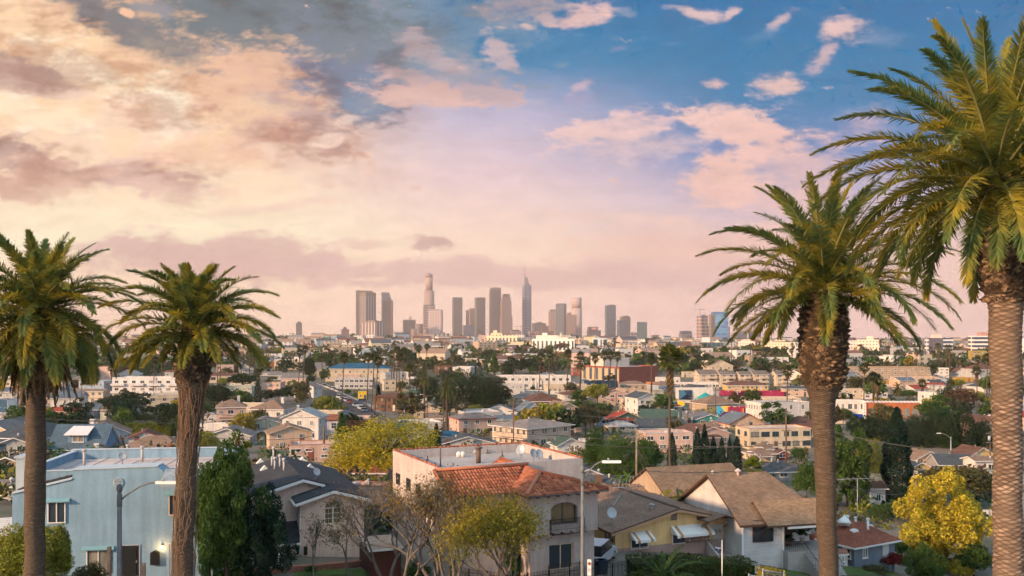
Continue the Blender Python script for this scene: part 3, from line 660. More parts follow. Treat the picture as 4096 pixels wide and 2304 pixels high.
 # ---------------- buildings ----------------
m_plain('trim_white',(.70,.68,.66),.6);m_plain('trim_brown',(.09,.045,.03),.7);m_plain('trim_dark',(.035,.04,.045),.7);m_plain('trim_red',(.30,.06,.04),.7)
m_plain('trim_cream',(.55,.45,.34),.7);m_plain('trim_green',(.04,.09,.08),.7)
TR={'w':'trim_white','b':'trim_brown','d':'trim_dark','r':'trim_red','c':'trim_cream','g':'trim_green'}
PAL=dict(cream=(.56,.46,.34),white=(.64,.60,.56),pink=(.58,.40,.33),tan=(.42,.32,.23),brown=(.20,.115,.075),grey=(.30,.30,.31),lgrey=(.44,.43,.42),dgrey=(.10,.105,.115),
slate=(.075,.09,.105),blue=(.10,.20,.34),lblue=(.30,.38,.46),navy=(.012,.045,.09),teal=(.03,.20,.22),tealroof=(.02,.11,.20),bluegrey=(.14,.18,.22),red=(.34,.06,.04),brick=(.36,.12,.085),terra=(.40,.15,.085),
rbrown=(.15,.075,.055),tanroof=(.27,.18,.13),greyroof=(.22,.20,.19),green=(.06,.11,.09),mint=(.38,.44,.38),yellow=(.60,.43,.18),orange=(.50,.19,.06),membrane=(.50,.46,.45),peach=(.60,.42,.30),mustard=(.38,.28,.08),lemon=(.75,.50,.03),magenta=(.34,.03,.09),gold=(.44,.26,.05),lav=(.50,.47,.54),palegreen=(.36,.38,.32),wood=(.16,.085,.05))
WIN={}
def window_mesh(w,h,style='s',frame='w'):
 key=(round(w,1),round(h,1),style,frame)
 if key in WIN:return WIN[key]
 w,h=key[0],key[1];b=MB();t=.07;fr=M[TR[frame]]
 for x0,x1,z0,z1 in((-w/2,w/2,0,t),(-w/2,w/2,h-t,h),(-w/2,-w/2+t,t,h-t),(w/2-t,w/2,t,h-t)):b.box(x0,x1,-.07,.0,z0,z1)
 if style=='s':b.box(-.025,.025,-.055,0,t,h-t)
 if style=='h':b.box(-w/2+t,w/2-t,-.055,0,h*.5-.025,h*.5+.025)
 if style=='x':
  b.box(-.025,.025,-.055,0,t,h-t);b.box(-w/2+t,w/2-t,-.05,0,h*.5-.02,h*.5+.02)
 b.box(-w/2-.06,w/2+.06,-.12,0,-.07,-.003)
 fm=b.mesh('window',fr);g=MB();g.poly([(-w/2+t,-.018,t),(w/2-t,-.018,t),(w/2-t,-.018,h-t),(-w/2+t,-.018,h-t)]);gm=g.mesh('pane',M['glass'])
 WIN[key]=(fm,gm);return WIN[key]
def put_window(parent,u,v,z,w,h,rot=0.0,style='s',frame='w',pane=True,name='window'):
 fm,gm=window_mesh(w,h,style,frame);o=link(name,fm,parent,(u,v,z),rot)
 if pane:link('pane',gm,o)
 return o
def door_obj(parent,u,v,z=0.0,w=.95,h=2.05,rot=0.0,col=(.12,.07,.05)):
 key=('door',w,h)
 if key not in WIN:
  b=MB();b.box(-w/2,w/2,-.05,0,0,h);b.box(-w/2+.12,w/2-.12,-.065,-.05,.2,h*.45);b.box(-w/2+.12,w/2-.12,-.065,-.05,h*.52,h-.18)
  WIN[key]=b.mesh('door',M['paint'])
 return link('door',WIN[key],parent,(u,v,z),rot,color=col)
def gable_roof(w,d,h,pitch,oh,axis,t=.16):
 """two thick slopes; axis x: ridge along x"""
 b=MB();s=(d if axis=='x' else w)/2;rise=pitch*s;L=(w if axis=='x' else d)/2+oh;e=s+oh;ze=h-pitch*oh
 for sg in(-1,1):
  q=[(-L,sg*e,ze),(L,sg*e,ze),(L,0,h+rise),(-L,0,h+rise)]
  if axis=='y':q=[(p[1],p[0],p[2])for p in q]
  if(sg>0)==(axis=='x'):q=q[::-1]
  q=[(p[0],p[1],p[2]+t)for p in q]
  b.slab(q,t,0,1)
 return b
def hip_roof(w,d,h,pitch,oh,t=.18):
 b=MB();W,D=w/2+oh,d/2+oh;z0=h-pitch*oh*.6+t
 if w>=d:r=D;ra,rb=(-(W-r),0),(W-r,0)
 else:r=W;ra,rb=(0,-(D-r)),(0,D-r)
 z1=z0+pitch*r;A,B=(*ra,z1),(*rb,z1)
 c=[(-W,-D,z0),(W,-D,z0),(W,D,z0),(-W,D,z0)]
 if w>=d:P=[[c[0],c[1],B,A],[c[1],c[2],B],[c[2],c[3],A,B],[c[3],c[0],A]]
 else:P=[[c[0],c[1],A],[c[1],c[2],B,A],[c[2],c[3],B],[c[3],c[0],A,B]]
 for p in P:b.poly(p,0)
 k=[(x,y,z-t)for x,y,z in c]
 for i in range(4):j=(i+1)%4;b.poly([k[i],k[j],c[j],c[i]],1)
 b.poly(k[::-1],1);return b
BL=[]
VENT={}
def vent_mesh(kind):
 if kind in VENT:return VENT[kind]
 b=MB()
 if kind=='pipe':b.tube([(0,0,0),(0,0,.8)],.07,7);b.tube([(0,0,.8),(0,0,.95)],.12,7)
 if kind=='box':b.box(-.45,.45,-.35,.35,0,.6);b.box(-.5,.5,-.4,.4,.6,.68)
 if kind=='cowl':b.tube([(0,0,0),(0,0,.45)],.13,8);b.lathe([(.22,.45),(.24,.6),(.1,.75),(.02,.78)],8)
 VENT[kind]=b.mesh('roof_vent',M['paint']);return VENT[kind]
def dish_mesh():
 if 'dish' in VENT:return VENT['dish']
 b=MB();R0=.42;pr=[(.02,0),(.15,.01),(.28,.035),(.38,.07),(R0,.09),(R0,.10),(.37,.085),(.27,.05),(.02,.016)]
 b.lathe(pr,16,cap=False)
 vs=b.v;a=R(68);ca,sa=math.cos(a),math.sin(a)
 b.v=[(x*.9,y*ca-z*sa,y*sa+z*ca+.95)for x,y,z in vs]
 b.tube([(0,0,0),(0,0,.7),(0,.1,.95)],.03,6);b.tube([(0,.0,.60),(0,-.42,.72)],.018,5);b.box(-.06,.06,-.5,-.4,.66,.8);b.tube([(-.25,.2,0),(0,0,.5)],.015,4);b.tube([(.25,.2,0),(0,0,.5)],.015,4)
 VENT['dish']=b.mesh('satellite_dish',M['galv']);return VENT['dish']
DISHES=[]
def dish(X,Y,z,label,rz=0.6,s=1.0,color=None):
 o=link('satellite_dish',dish_mesh(),None,(X,Y,z),rz,scale=(s,s,s));tag(o,label,'satellite dish','satellite dishes on the roofs');DISHES.append(o);return o
def house(X,Y,yaw,w,d,h,roof='flat',wall='cream',rcol=None,label=None,cat='house',nf=None,nd=None,ns=None,pitch=.38,oh=.45,trim='w',group=None,name=None,s=10.0,
wm='stucco',rm=None,chim=False,porch=False,door=True,win=(1.2,1.25),wstyle='s',frame='w',vents=None,side=None,seed=0,z=None,coping=None,base=1.5,awn=None):
 rng=random.Random(seed+int(X*7+Y*13));z=float(gz(X,Y))if z is None else z
 wc=PAL[wall]if isinstance(wall,str)else wall;e=empty(name or 'house',(X,Y,z),yaw);tag(e,label,cat,group)
 b=MB();rise=0
 if roof=='gx':rise=pitch*d/2;b.prism([(-d/2,-base),(d/2,-base),(d/2,h),(0,h+rise),(-d/2,h)],-w/2,w/2,axis='x')
 elif roof=='gy':rise=pitch*w/2;b.prism([(-w/2,-base),(w/2,-base),(w/2,h),(0,h+rise),(-w/2,h)],-d/2,d/2,axis='y')
 elif roof=='hip':b.box(-w/2,w/2,-d/2,d/2,-base,h)
 else:
  b.box(-w/2,w/2,-d/2,d/2,-base,h-.5);t=.22
  b.box(-w/2,w/2,-d/2,-d/2+t,h-.5,h);b.box(-w/2,w/2,d/2-t,d/2,h-.5,h);b.box(-w/2,-w/2+t,-d/2+t,d/2-t,h-.5,h);b.box(w/2-t,w/2,-d/2+t,d/2-t,h-.5,h)
 b.build('wall',M[wm],e,color=wc)
 rc=PAL[rcol]if isinstance(rcol,str)else(rcol or(PAL['membrane']if roof=='flat' else PAL['greyroof']))
 if roof in('gx','gy'):rb=gable_roof(w,d,h,pitch,oh,roof[1])
 elif roof=='hip':rb=hip_roof(w,d,h,pitch,oh)
 else:
  rb=MB();rb.poly([(-w/2+.22,-d/2+.22,h-.48),(w/2-.22,-d/2+.22,h-.48),(w/2-.22,d/2-.22,h-.48),(-w/2+.22,d/2-.22,h-.48)])
 ro=rb.build('roof',[M[rm or('membrane' if roof=='flat' else 'shingle')],M[TR[trim]]],e,color=rc)
 if roof=='flat' and s>4:
  cb=MB();o_=.05
  for x0,x1,y0,y1 in((-w/2-o_,w/2+o_,-d/2-o_,-d/2+.26),(-w/2-o_,w/2+o_,d/2-.26,d/2+o_),(-w/2-o_,-w/2+.26,-d/2+.26,d/2-.26),(w/2-.26,w/2+o_,-d/2+.26,d/2-.26)):cb.box(x0,x1,y0,y1,h+.002,h+.07)
  cb.build('coping',M['paint'],e,color=PAL[coping]if coping else tuple(min(.75,v*1.12)for v in wc))
 ns=ns or max(1,round((h-.3)/3.0));sh=(h-(.4 if roof=='flat' else 0))/ns
 nf=max(1,round(w/3.2))if nf is None else nf;nd=max(1,round(d/4.2))if nd is None else nd
 ww,wh=win;lw=s>3
 vis=side if side is not None else(-1 if yaw>0.03 else 1 if yaw<-.03 else 0)
 if lw:
  for k in range(ns):
   z0=k*sh+sh*.36;hh=min(wh,sh*.5)
   dcol=rng.randrange(nf)if(nf and door and k==0 and ns<4)else-1
   for i in range(nf):
    u=-w/2+w*(i+.5)/nf+(rng.uniform(-.3,.3)if s>6 and nf<7 else 0)
    if i==dcol and s>5 and nf>1:door_obj(e,u,-d/2,0,col=rng.choice([(.12,.07,.05),(.5,.5,.5),(.05,.09,.12),(.25,.08,.06)]));continue
    wi=min(ww*(rng.choice([.7,1,1,1.4])if s>5 and nf<8 else 1),w/nf*.8)
    put_window(e,u,-d/2,z0,wi,hh,0,wstyle,frame,pane=s>3.5)
   if vis:
    for i in range(nd):
     v=-d/2+d*(i+.5)/nd;wi=min(ww*.8,d/nd*.8)
     put_window(e,vis*w/2,v,z0,wi,hh,R(90)*vis,wstyle,frame,pane=s>3.5)
 if roof=='gy' and s>6 and rise>1.0:
  vb=MB();vb.box(-.3,.3,-.05,0,h+.15,h+.7)
  for k in range(4):vb.box(-.26,.26,-.075,-.05,h+.2+k*.12,h+.25+k*.12)
  vb.build('gable_vent',M['paint'],e,(0,-d/2,0),color=(.5,.48,.45))
 if chim:
  u,v=chim if isinstance(chim,tuple)else(w*.25,d*.1);cb=MB();top=h+rise+(pitch*min(w,d)/2 if roof=='hip' else 0)+.9
  cb.box(u-.4,u+.4,v-.35,v+.35,h-.3,top);cb.box(u-.48,u+.48,v-.43,v+.43,top+.002,top+.14);cb.build('chimney',M['stucco'],e,color=PAL['white'])
 if vents is None:vents=(3 if roof=='flat' else 1)if s>7 else 0
 for i in range(vents):
  kind=rng.choice(['pipe','box','cowl']if roof=='flat' else['pipe','cowl']);u=rng.uniform(-.38,.38)*w;v=rng.uniform(-.36,.36)*d
  zz=h-.5 if roof=='flat' else(h+rise*(1-abs(v)/(d/2))-.1 if roof=='gx' else h+rise*(1-abs(u)/(w/2))-.1 if roof=='gy' else h+pitch*min(w/2-abs(u),d/2-abs(v)))
  link('roof_vent',vent_mesh(kind),e,(u,v,zz),rng.uniform(0,3),color=(.45,.44,.43))
 if porch:
  pw=w*(porch if isinstance(porch,float)else .5);pu=-w*.12;pd=2.2;pb=MB();ph=min(h-.2,2.7);L=pw/2+.3
  pb.slab([(pu-L,-d/2-pd-.3,ph),(pu+L,-d/2-pd-.3,ph),(pu+L,-d/2-.02,ph+.5),(pu-L,-d/2-.02,ph+.5)],.14,0,1)
  p=pb.build('porch_roof',[M['shingle'],M[TR[trim]]],e,color=rc)
  for q in(-1,1):
   c=MB();c.box(pu+q*pw/2-.12,pu+q*pw/2+.12,-d/2-pd,-d/2-pd+.24,-1,ph-.05);c.build('porch_post',M['paint'],e,color=(.6,.58,.55))
 BL.append(dict(e=e,X=X,Y=Y,w=w,d=d,h=h,wall=wall if isinstance(wall,str)else 'painted',roof=roof,s=s,r=max(w,d)*.62,yaw=yaw,z=z));return e
def bldg(r,xl,xr,yb,ye,yaw,dr,roof,wall,rcol,label,cat='house',Y=None,**kw):
 x0,y0=S(r,xl,yb);x1,y1=S(r,xr,ye);th=R(yaw);c_,s_=math.cos(th),abs(math.sin(th));den=c_+dr*s_
 pc=x0+(x1-x0)*(dr*s_/den)if yaw>0 else x1-(x1-x0)*(dr*s_/den)if yaw<0 else(x0+x1)/2
 if Y:X=(pc-CX)/F*Y;z=EYE+(HY-y0)/F*Y
 else:X,Y,z=ground_at(pc,y0)
 s=F/Y;w=(x1-x0)/s/den;d=dr*w;h=(y0-y1)/s
 sg=1 if yaw>0 else-1 if yaw<0 else 0
 lu,lv=w/2*sg,d/2;cx=X+lu*math.cos(th)-lv*math.sin(th);cy_=Y+lu*math.sin(th)+lv*math.cos(th)
 return house(cx,cy_,th,w,d,h,roof,wall,rcol,label,cat,s=s,z=z,**kw)
 # region, left, right, foot, eave, turn, depth ratio, roof, wall, roof colour, label
random.seed(5)
MID=[
('A',165,520,1165,1020,0,.5,'gx','cream','red','long low cream house with a faded red roof behind the leftmost palm trunk',dict(chim=False)),
('A',500,930,1100,1005,-12,.5,'gx','cream','red','cream house with faded red roof and end gable right of the leftmost palm trunk',dict(trim='c')),
('A',785,1215,915,770,-8,.35,'gx','cream','tanroof','two-storey cream flats with a tan roof and an outside staircase below the blue-grey block',dict(pitch=.3,ns=2,nf=5)),
('A',885,1240,880,650,-10,.6,'flat','lblue',None,'flat blue-grey apartment block behind the tan-roofed cream flats',dict(ns=3,nf=5)),
('A',540,775,830,662,-6,.7,'flat','white',None,'small white flat-roofed block behind the ivy-covered mass',dict(ns=2)),
('A',-40,310,800,642,-5,.6,'flat','cream',None,'cream flat-roofed flats with an open stairwell at the far left',dict(ns=2)),
('A',-60,305,930,780,-8,.5,'flat','lgrey',None,'grey flat-roofed block in front of the cream flats at the far left',dict(ns=2)),
('A',1070,1300,650,490,-6,.6,'flat','pink',None,'pale two-storey villa with red tiled porch above the blue-grey block',dict(ns=2,nf=2,trim='r')),
('A',975,1195,1005,925,0,.8,'gy','white','slate','small white garage with a dark gable roof below the outside staircase',dict(nf=1)),
('A',1195,1575,1040,955,8,.8,'gy','white','bluegrey','white craftsman bungalow with a blue-grey double gable below the white apartments',dict(porch=True,pitch=.42)),
('A',900,1110,1090,985,12,.8,'gx','bluegrey','bluegrey','blue-grey carport house behind the two dark utility poles',{}),
('A',1180,1450,1190,1065,14,.9,'gy','grey','greyroof','grey house with a weathered tan-grey gable roof right of the dormer house',dict(pitch=.45,chim=True)),
('A',1405,1820,1400,1310,16,.9,'gy','white','rbrown','white bungalow with a maroon roof and red fascia below the clipped hedge',dict(trim='r',pitch=.42)),
('A',1380,2075,1500,1432,0,.7,'hip','tan','tanroof','low house with a broad terracotta-tan hip roof in front of the maroon-roofed bungalow',dict(pitch=.45)),
('A',1815,2110,1430,1388,0,.9,'hip','white','rbrown','low house with a dull red hip roof beside the vine-wrapped palm trunk',dict(pitch=.4)),
('A',-150,330,1520,1395,14,.9,'gy','lgrey','tanroof','grey house with a tan roof and white barge boards at the far left',dict(pitch=.38)),
('A',110,345,1300,1232,6,.8,'gx','grey','green','house with a green-grey roof between the modern block and the left palm trunk',{}),
('A',1630,1760,345,275,0,.8,'flat','cream',None,'small cream three-storey block on the left slope above the big rounded tree',dict(ns=3)),
('A',1728,1812,232,168,0,.8,'flat','yellow',None,'pale yellow block standing on the left ridge line',dict(ns=3)),
('A',1955,2065,490,382,-8,.8,'flat','white',None,'plain white box building behind the smaller palm trunk',{}),
('A',1910,2120,610,548,0,.5,'gx','lgrey','rbrown','low house with a brown roof directly above the white balconied apartments',{}),
('A',1195,1450,258,222,0,.3,'flat','lgrey',None,'long low grey building on the left ridge between the two left palms',{}),
('A',100,330,545,472,0,.6,'flat','cream','red','cream market building with a red roof band behind the dead fronds',dict(coping='red')),
('A',560,720,560,500,0,.8,'flat','tan',None,'tan flat-roofed house half hidden behind the hanging dead fronds',{}),
('B',375,705,668,592,4,.5,'gx','cream','rbrown','mission-style hall with arched openings and a brown roof right of the smaller palm',dict(nf=3,win=(2.6,2),frame='c')),
('B',500,905,845,710,-4,.6,'flat','palegreen',None,'weathered pale green two-storey block above the dark bushy trees',dict(ns=2,nf=6)),
('B',636,912,735,668,0,.5,'flat','cream',None,'low cream block with a parapet right behind the pale green block',{}),
('B',1005,1238,795,668,-6,.7,'flat','pink',None,'pink two-storey cube house with a dark coping',dict(ns=2,nf=3,coping='brown')),
('B',1230,1512,700,615,0,.5,'gx','pink','greyroof','pink house with a grey roof and side chimney above the white gabled house',dict(chim=True)),
('B',1090,1440,640,585,0,.4,'gx','lgrey','greyroof','long grey-roofed shed above the pink cube house',{}),
('B',985,1225,590,560,0,.4,'gx','white','greyroof','long low white building with a pale grey roof above the long shed',{}),
('B',1365,1662,840,718,-16,.8,'gy','white','greyroof','white two-storey gabled house with a glazed porch beside the climbing street',dict(ns=2,nf=3,pitch=.3)),
('B',1520,1868,975,928,0,.7,'gx','lblue','slate','blue house with a slate roof and a white-trimmed dormer beside the parked cars',dict(pitch=.5)),
('B',1185,1560,992,962,0,.5,'gx','grey','slate','long low house with a dark slate roof left of the dormered blue house',dict(pitch=.45)),
('B',668,905,905,862,0,.7,'gy','pink','tanroof','small pink bungalow with a white-trimmed tan gable below the pale green block',{}),
('B',660,1122,1075,922,-5,.6,'flat','cream',None,'cream two-storey block with a stained parapet below the small pink bungalow',dict(ns=2,nf=5)),
('B',1085,1275,950,922,0,.7,'hip','lgrey','greyroof','low grey hip-roofed house right behind the stained cream block',{}),
('B',240,600,1125,1072,0,.7,'gy','lgrey','bluegrey','grey bungalow with layered blue-grey gables right of the vine-wrapped trunk',dict(pitch=.3)),
('B',240,645,1225,1150,-4,.5,'flat','white',None,'low white flat-roofed garage row below the layered gables',{}),
('B',290,855,1400,1292,6,.8,'gy','lgrey','greyroof','pale grey house with a wide low gable and a roof dish behind the foreground tree',dict(pitch=.32,nf=2)),
('B',815,1180,1345,1130,10,.8,'gy','mint','greyroof','mint green two-storey craftsman house with a deep front porch',dict(ns=2,porch=True,pitch=.3)),
('B',962,1552,1440,1262,20,.8,'gy','peach','tanroof','cream-yellow two-storey flats with a broad tan gable behind the tall wooden pole',dict(trim='c',pitch=.32,ns=2,nf=2)),
('B',1355,1905,1150,1010,-4,.5,'flat','cream',None,'long cream flat-roofed flats behind the Spanish house',dict(ns=2,nf=5)),
('B',1262,1370,1130,1030,0,.8,'flat','pink',None,'narrow pinkish annex at the left end of the long cream flats',{}),
('B',1475,1905,1265,1098,8,.6,'gx','lav','terra','Spanish house in pale plaster with a red-brown tiled roof and arched window',dict(rm='tileroof',trim='r',ns=1,nf=3,wstyle='x',win=(1.4,1.6))),
('B',1230,1930,1575,1395,14,.7,'flat','pink','membrane','pink-cream flats with terracotta coping along a curved parapet behind the wooden pole',dict(coping='terra',ns=2,nf=4)),
('B',1745,2060,1405,1322,14,.9,'gy','lgrey','greyroof','grey house with a pale weathered gable roof left of the golden tree',dict(pitch=.4)),
('B',1925,2245,1120,1062,0,.5,'flat','pink',None,'low pinkish garage row beside the street end',{}),
('B',1955,2340,1230,1150,6,.6,'gx','tan','tanroof','tan bungalow with a broad sandy roof below the low garage row',{}),
('B',1878,2065,1075,1022,4,.8,'gy','lblue','slate','small blue-grey house with a white-edged gable beside the street corner',{}),
('B',1740,2480,655,508,0,.45,'hip','cream','tealroof','cream institutional building with bright blue hip roofs beside the climbing street',dict(ns=2,nf=9,pitch=.35)),
('B',1850,2300,745,615,0,.35,'flat','lgrey',None,'long pale wing with strip windows in front of the blue-roofed building',dict(ns=2,nf=8,win=(2.4,1.2))),
('B',2110,2225,865,775,8,.8,'flat','lemon',None,'small bright yellow shop by the palm trunks',dict(nf=2)),
('B',1425,1692,362,292,0,.5,'hip','yellow','tanroof','pale yellow two-storey building behind the crowns of two tall fan palms',dict(ns=2)),
('B',1868,2062,352,256,-12,.6,'flat','tan',None,'tan walk-up with a zigzag fire escape on its left face',dict(ns=3,nf=1)),
('B',1000,1160,350,300,8,.8,'gx','tan','tanroof','tan gabled block under the drooping tips of the smaller palm',{}),
('B',1080,1290,195,172,0,.4,'flat','pink',None,'long pinkish school building on the ridge left of the lone grey tower',{}),
('B',1835,2020,262,215,0,.5,'flat','cream',None,'cream stepped block just above the tan walk-up',{}),
('B',2145,2235,345,272,0,.7,'flat','orange',None,'narrow copper-brown block left of the modern white flats',dict(ns=3)),
('B',990,1180,460,410,0,.6,'gx','tan','bluegrey','small house with a slate gable on the slope left of the dark round tree',{}),
('B',1150,1280,500,440,10,.7,'gx','bluegrey','slate','dark slate-roofed cottage on the slope left of the dark round tree',{}),
('B',740,910,560,500,0,.7,'gy','lgrey','bluegrey','grey gabled cottage among poles on the slope right of the smaller palm',{}),
('B',1620,1725,400,335,0,.7,'flat','cream',None,'small cream box left of the palm crowns near the street top',{}),
('C',245,742,1000,842,-24,.7,'hip','wood','rbrown','brown timber apartment house with balconies right of the parked cars',dict(pitch=.25,ns=2,nf=5,trim='b',wm='wood',frame='b')),
('C',345,760,770,642,14,.5,'flat','cream',None,'white modern clinic with lime green window trim',dict(ns=2,nf=5,coping='green')),
('C',460,745,650,550,0,.5,'flat','white',None,'white upper block with a bell arch behind the modern clinic',{}),
('C',52,425,455,372,-5,.5,'flat','white',None,'white commercial building with a painted green panel above the blue roofs',{}),
('C',205,465,345,262,0,.5,'flat','lblue',None,'modern white and blue stepped flats on the slope',dict(ns=2)),
('C',460,768,335,262,0,.5,'gx','white','greyroof','white gabled apartment row behind the cluster of tall fan palms',dict(ns=3,nf=7,pitch=.5)),
('C',980,1345,575,474,-4,.5,'flat','rbrown',None,'brown brick shop with a white rooftop sign behind the giant dark tree',dict(nf=4)),
('C',1340,1460,560,464,0,.8,'flat','navy',None,'dark blue building with white letters behind the giant dark tree',dict(nf=1,door=False)),
('C',1322,1692,300,232,4,.3,'flat','white',None,'long white terraced building below the cream hospital block',dict(ns=2,nf=6)),
('C',1200,1330,300,245,0,.6,'flat','cream',None,'cream and brown flats left of the long white terraced building',{}),
('C',1690,2560,745,592,0,.35,'flat','white',None,'long white apartments with dark blue window awnings',dict(ns=2,nf=11,win=(1.6,1.4))),
('C',1755,2040,815,690,-6,.6,'flat','lgrey',None,'pale grey storefront below the apartments with blue awnings',{}),
('C',2040,2420,800,765,0,.4,'flat','white',None,'low white shed row right of the pale grey storefront',{}),
('C',1888,2238,915,838,8,.7,'hip','pink','greyroof','two-storey pinkish flats with a grey hip roof below the pale storefront',dict(ns=2)),
('C',1910,2235,1060,990,16,.8,'gy','lblue','bluegrey','blue-grey house with a steep white-trimmed gable',dict(pitch=.7)),
('C',1128,1695,1290,1095,24,.7,'hip','pink','greyroof','two-storey grey-pink fourplex with a maroon-edged hip roof behind the golden tree',dict(trim='r',ns=2,nf=3,pitch=.3)),
('C',885,1115,1170,1085,0,.6,'hip','tan','tanroof','low tan house between two palm trunks above the fourplex',{}),
('C',1015,1130,1240,1150,0,.8,'flat','tan',None,'small tan wall-like garage left of the fourplex',{}),
('C',1000,1660,1430,1380,10,.7,'gy','lgrey','slate','low house with a dark roof and a white-trimmed gable below the fourplex',dict(pitch=.26)),
('C',970,1280,1330,1290,0,.7,'hip','blue','tealroof','low blue-roofed shed between the golden tree and the fourplex',{}),
('C',1640,1965,1165,1100,14,.8,'gx','lgrey','bluegrey','grey house carrying rows of solar panels on its roof',{}),
('C',1545,1935,1075,1012,0,.6,'gy','white','bluegrey','white house with twin small gables right of the young yellow-green trees',{}),
('C',770,1035,1010,958,8,.8,'gy','peach','tanroof','small peach house with a sandy gable behind the date palm pair',{}),
('C',730,862,935,810,0,.8,'flat','white',None,'white box house left of the larger date palm trunk',dict(ns=2)),
('C',735,850,1080,1010,0,.8,'gy','tan','rbrown','brown-roofed cabin left of the larger date palm trunk',{}),
('C',1090,1300,1000,950,0,.6,'gx','tan','tanroof','sandy-roofed cottage under the lone round date palm',{}),
('C',1860,2060,350,300,0,.5,'gx','lgrey','greyroof','grey gabled hall on the slope right below the cream hospital',{}),
('C',1650,1850,405,350,10,.6,'gx','cream','rbrown','cream cottage with a steep dark gable on the middle slope',{}),
('C',1750,1990,400,355,0,.4,'flat','pink',None,'pinkish flats right of the cream cottage on the middle slope',{}),
('C',1990,2360,375,335,0,.3,'gx','lgrey','greyroof','long grey-roofed apartment row in front of the brick block',{}),
('C',1150,1300,430,385,0,.6,'gx','blue','lgrey','small sky-blue house on the slope behind the giant dark tree',{}),
('C',1130,1270,372,340,0,.5,'flat','peach',None,'peach flats on the slope behind the giant dark tree',{}),
('C',1010,1150,335,300,0,.6,'hip','peach','tanroof','peach house with a sandy hip roof right of two tall fan palms',{}),
('C',830,940,445,400,0,.7,'gy','white','rbrown','small white gabled house between tall fan palms',{}),
('D',195,310,545,460,10,.7,'flat','brick',None,'small brick-brown flats between the tall fan palms',dict(ns=3)),
('D',540,720,585,500,8,.6,'flat','brick',None,'low brick block left of the long office building',dict(ns=2)),
('D',700,1078,780,650,6,.5,'flat','navy',None,'deep blue storefront building with white window frames',dict(nf=4,ns=1)),
('D',520,720,700,632,0,.6,'flat','bluegrey',None,'slate blue shed left of the deep blue storefront',dict(nf=2)),
('D',235,825,800,700,6,.5,'flat','cream',None,'long cream lodge with a rounded gable front and dark windows',dict(ns=1,nf=10,win=(.8,1.3))),
('D',390,852,925,815,14,.7,'hip','white','rbrown','white two-storey flats with a brown hip roof below the long cream lodge',dict(ns=2,nf=4,pitch=.3)),
('D',825,1228,920,805,10,.8,'gy','pink','rbrown','pink-cream two-storey flats with a brown gable left of the sunburst mural',dict(ns=2,pitch=.3)),
('D',618,1050,940,905,0,.8,'gy','tan','tanroof','sandy hip-and-gable roofed house in front of the pink-cream flats',dict(pitch=.35)),
('D',1055,1300,830,735,6,.5,'flat','peach',None,'peach workshop below the red brick wall',dict(nf=1)),
('D',1295,1605,840,755,0,.4,'flat','cream',None,'cream workshop with a louvred panel left of the tall near fan palm',dict(nf=1)),
('D',1105,1400,760,690,0,.6,'hip','tan','tanroof','small tan house standing against the red brick wall',{}),
('D',1530,1800,690,610,0,.5,'flat','white',None,'white building behind the crown skirt of the near fan palm',dict(ns=1)),
('D',1120,1430,1005,955,12,.8,'gx','tan','rbrown','brown-roofed bungalow in front of the sunburst mural',{}),
('D',1360,1815,1005,945,0,.6,'hip','tan','rbrown','long brown hip-roofed bungalow left of the patchwork mural',{}),
('D',810,1005,1170,1090,10,.9,'gy','lblue','bluegrey','pale blue gabled cottage left of the red-roofed green house',dict(pitch=.6)),
('D',950,1385,1190,1095,10,.7,'gy','green','red','dark green craftsman house with a red roof and cream barge boards',dict(pitch=.42,porch=True,trim='c')),
('D',1350,1865,1180,1095,-14,.7,'gx','cream','green','large craftsman house with a grey-green roof and cream gable behind the near fan palm trunk',dict(pitch=.62,trim='c')),
('D',1820,2110,1140,1060,6,.7,'gx','lgrey','greyroof','grey-roofed house right of the near fan palm trunk',dict(pitch=.5)),
('D',1990,2318,1160,1095,0,.8,'gy','teal','bluegrey','turquoise craftsman bungalow with a white-edged gable',dict(pitch=.35)),
('D',935,1298,1240,1175,8,.7,'hip','cream','lgrey','cream bungalow with a pale roof in front of the red-roofed green house',{}),
('D',1325,1845,1235,1195,0,.7,'gx','lgrey','slate','low house with a wide charcoal roof behind the pink house',dict(pitch=.5)),
('D',1350,1960,1470,1255,8,.6,'flat','pink','membrane','large pink two-storey house with a red-tiled window canopy',dict(ns=2,nf=4,coping='lgrey')),
('D',1890,2330,1270,1215,0,.7,'hip','tan','tanroof','broad tan hip-roofed house behind the row of cypresses',{}),
('D',1200,1590,1420,1340,12,.6,'gx','white','greyroof','white cottage with a pale grey roof and chimney left of the pink house',dict(chim=True)),
('D',300,690,1490,1400,16,.9,'gy','white','green','white house with a sage green gable roof beside the small date palm',dict(pitch=.5,trim='w')),
('D',618,860,1480,1340,-8,.8,'flat','white',None,'white house with a railed roof deck behind the bushy tree',dict(nf=1)),
('D',85,582,1060,950,0,.4,'flat','cream',None,'white two-storey flats with dark blue windows left of the feathery trees',dict(ns=1,nf=7,win=(1.1,1.6))),
('D',160,360,1130,1060,0,.7,'hip','tan','tanroof','sandy roofed cottage behind the shaggy fan palm',{}),
('D',355,560,1290,1210,8,.8,'hip','brown','rbrown','brown hip-roofed house between the motel and the feathery trees',{}),
('D',330,640,375,312,6,.5,'flat','brick',None,'brown brick hospital annex in front of the white medical block',dict(ns=4,nf=9,win=(1.2,1.5))),
('D',640,800,375,300,0,.6,'flat','pink',None,'pink arcaded building right of the brick annex',dict(ns=2)),
('D',615,770,245,165,0,.5,'flat','cream',None,'cream stepped block right of the white medical block',dict(ns=3)),
('D',1195,1420,250,185,0,.4,'flat','white',None,'white low block on the ridge below the dark green glass tower',dict(ns=2)),
('D',1350,1510,345,312,0,.5,'flat','white',None,'white flats with a row of small windows behind the near fan palm crown',{}),
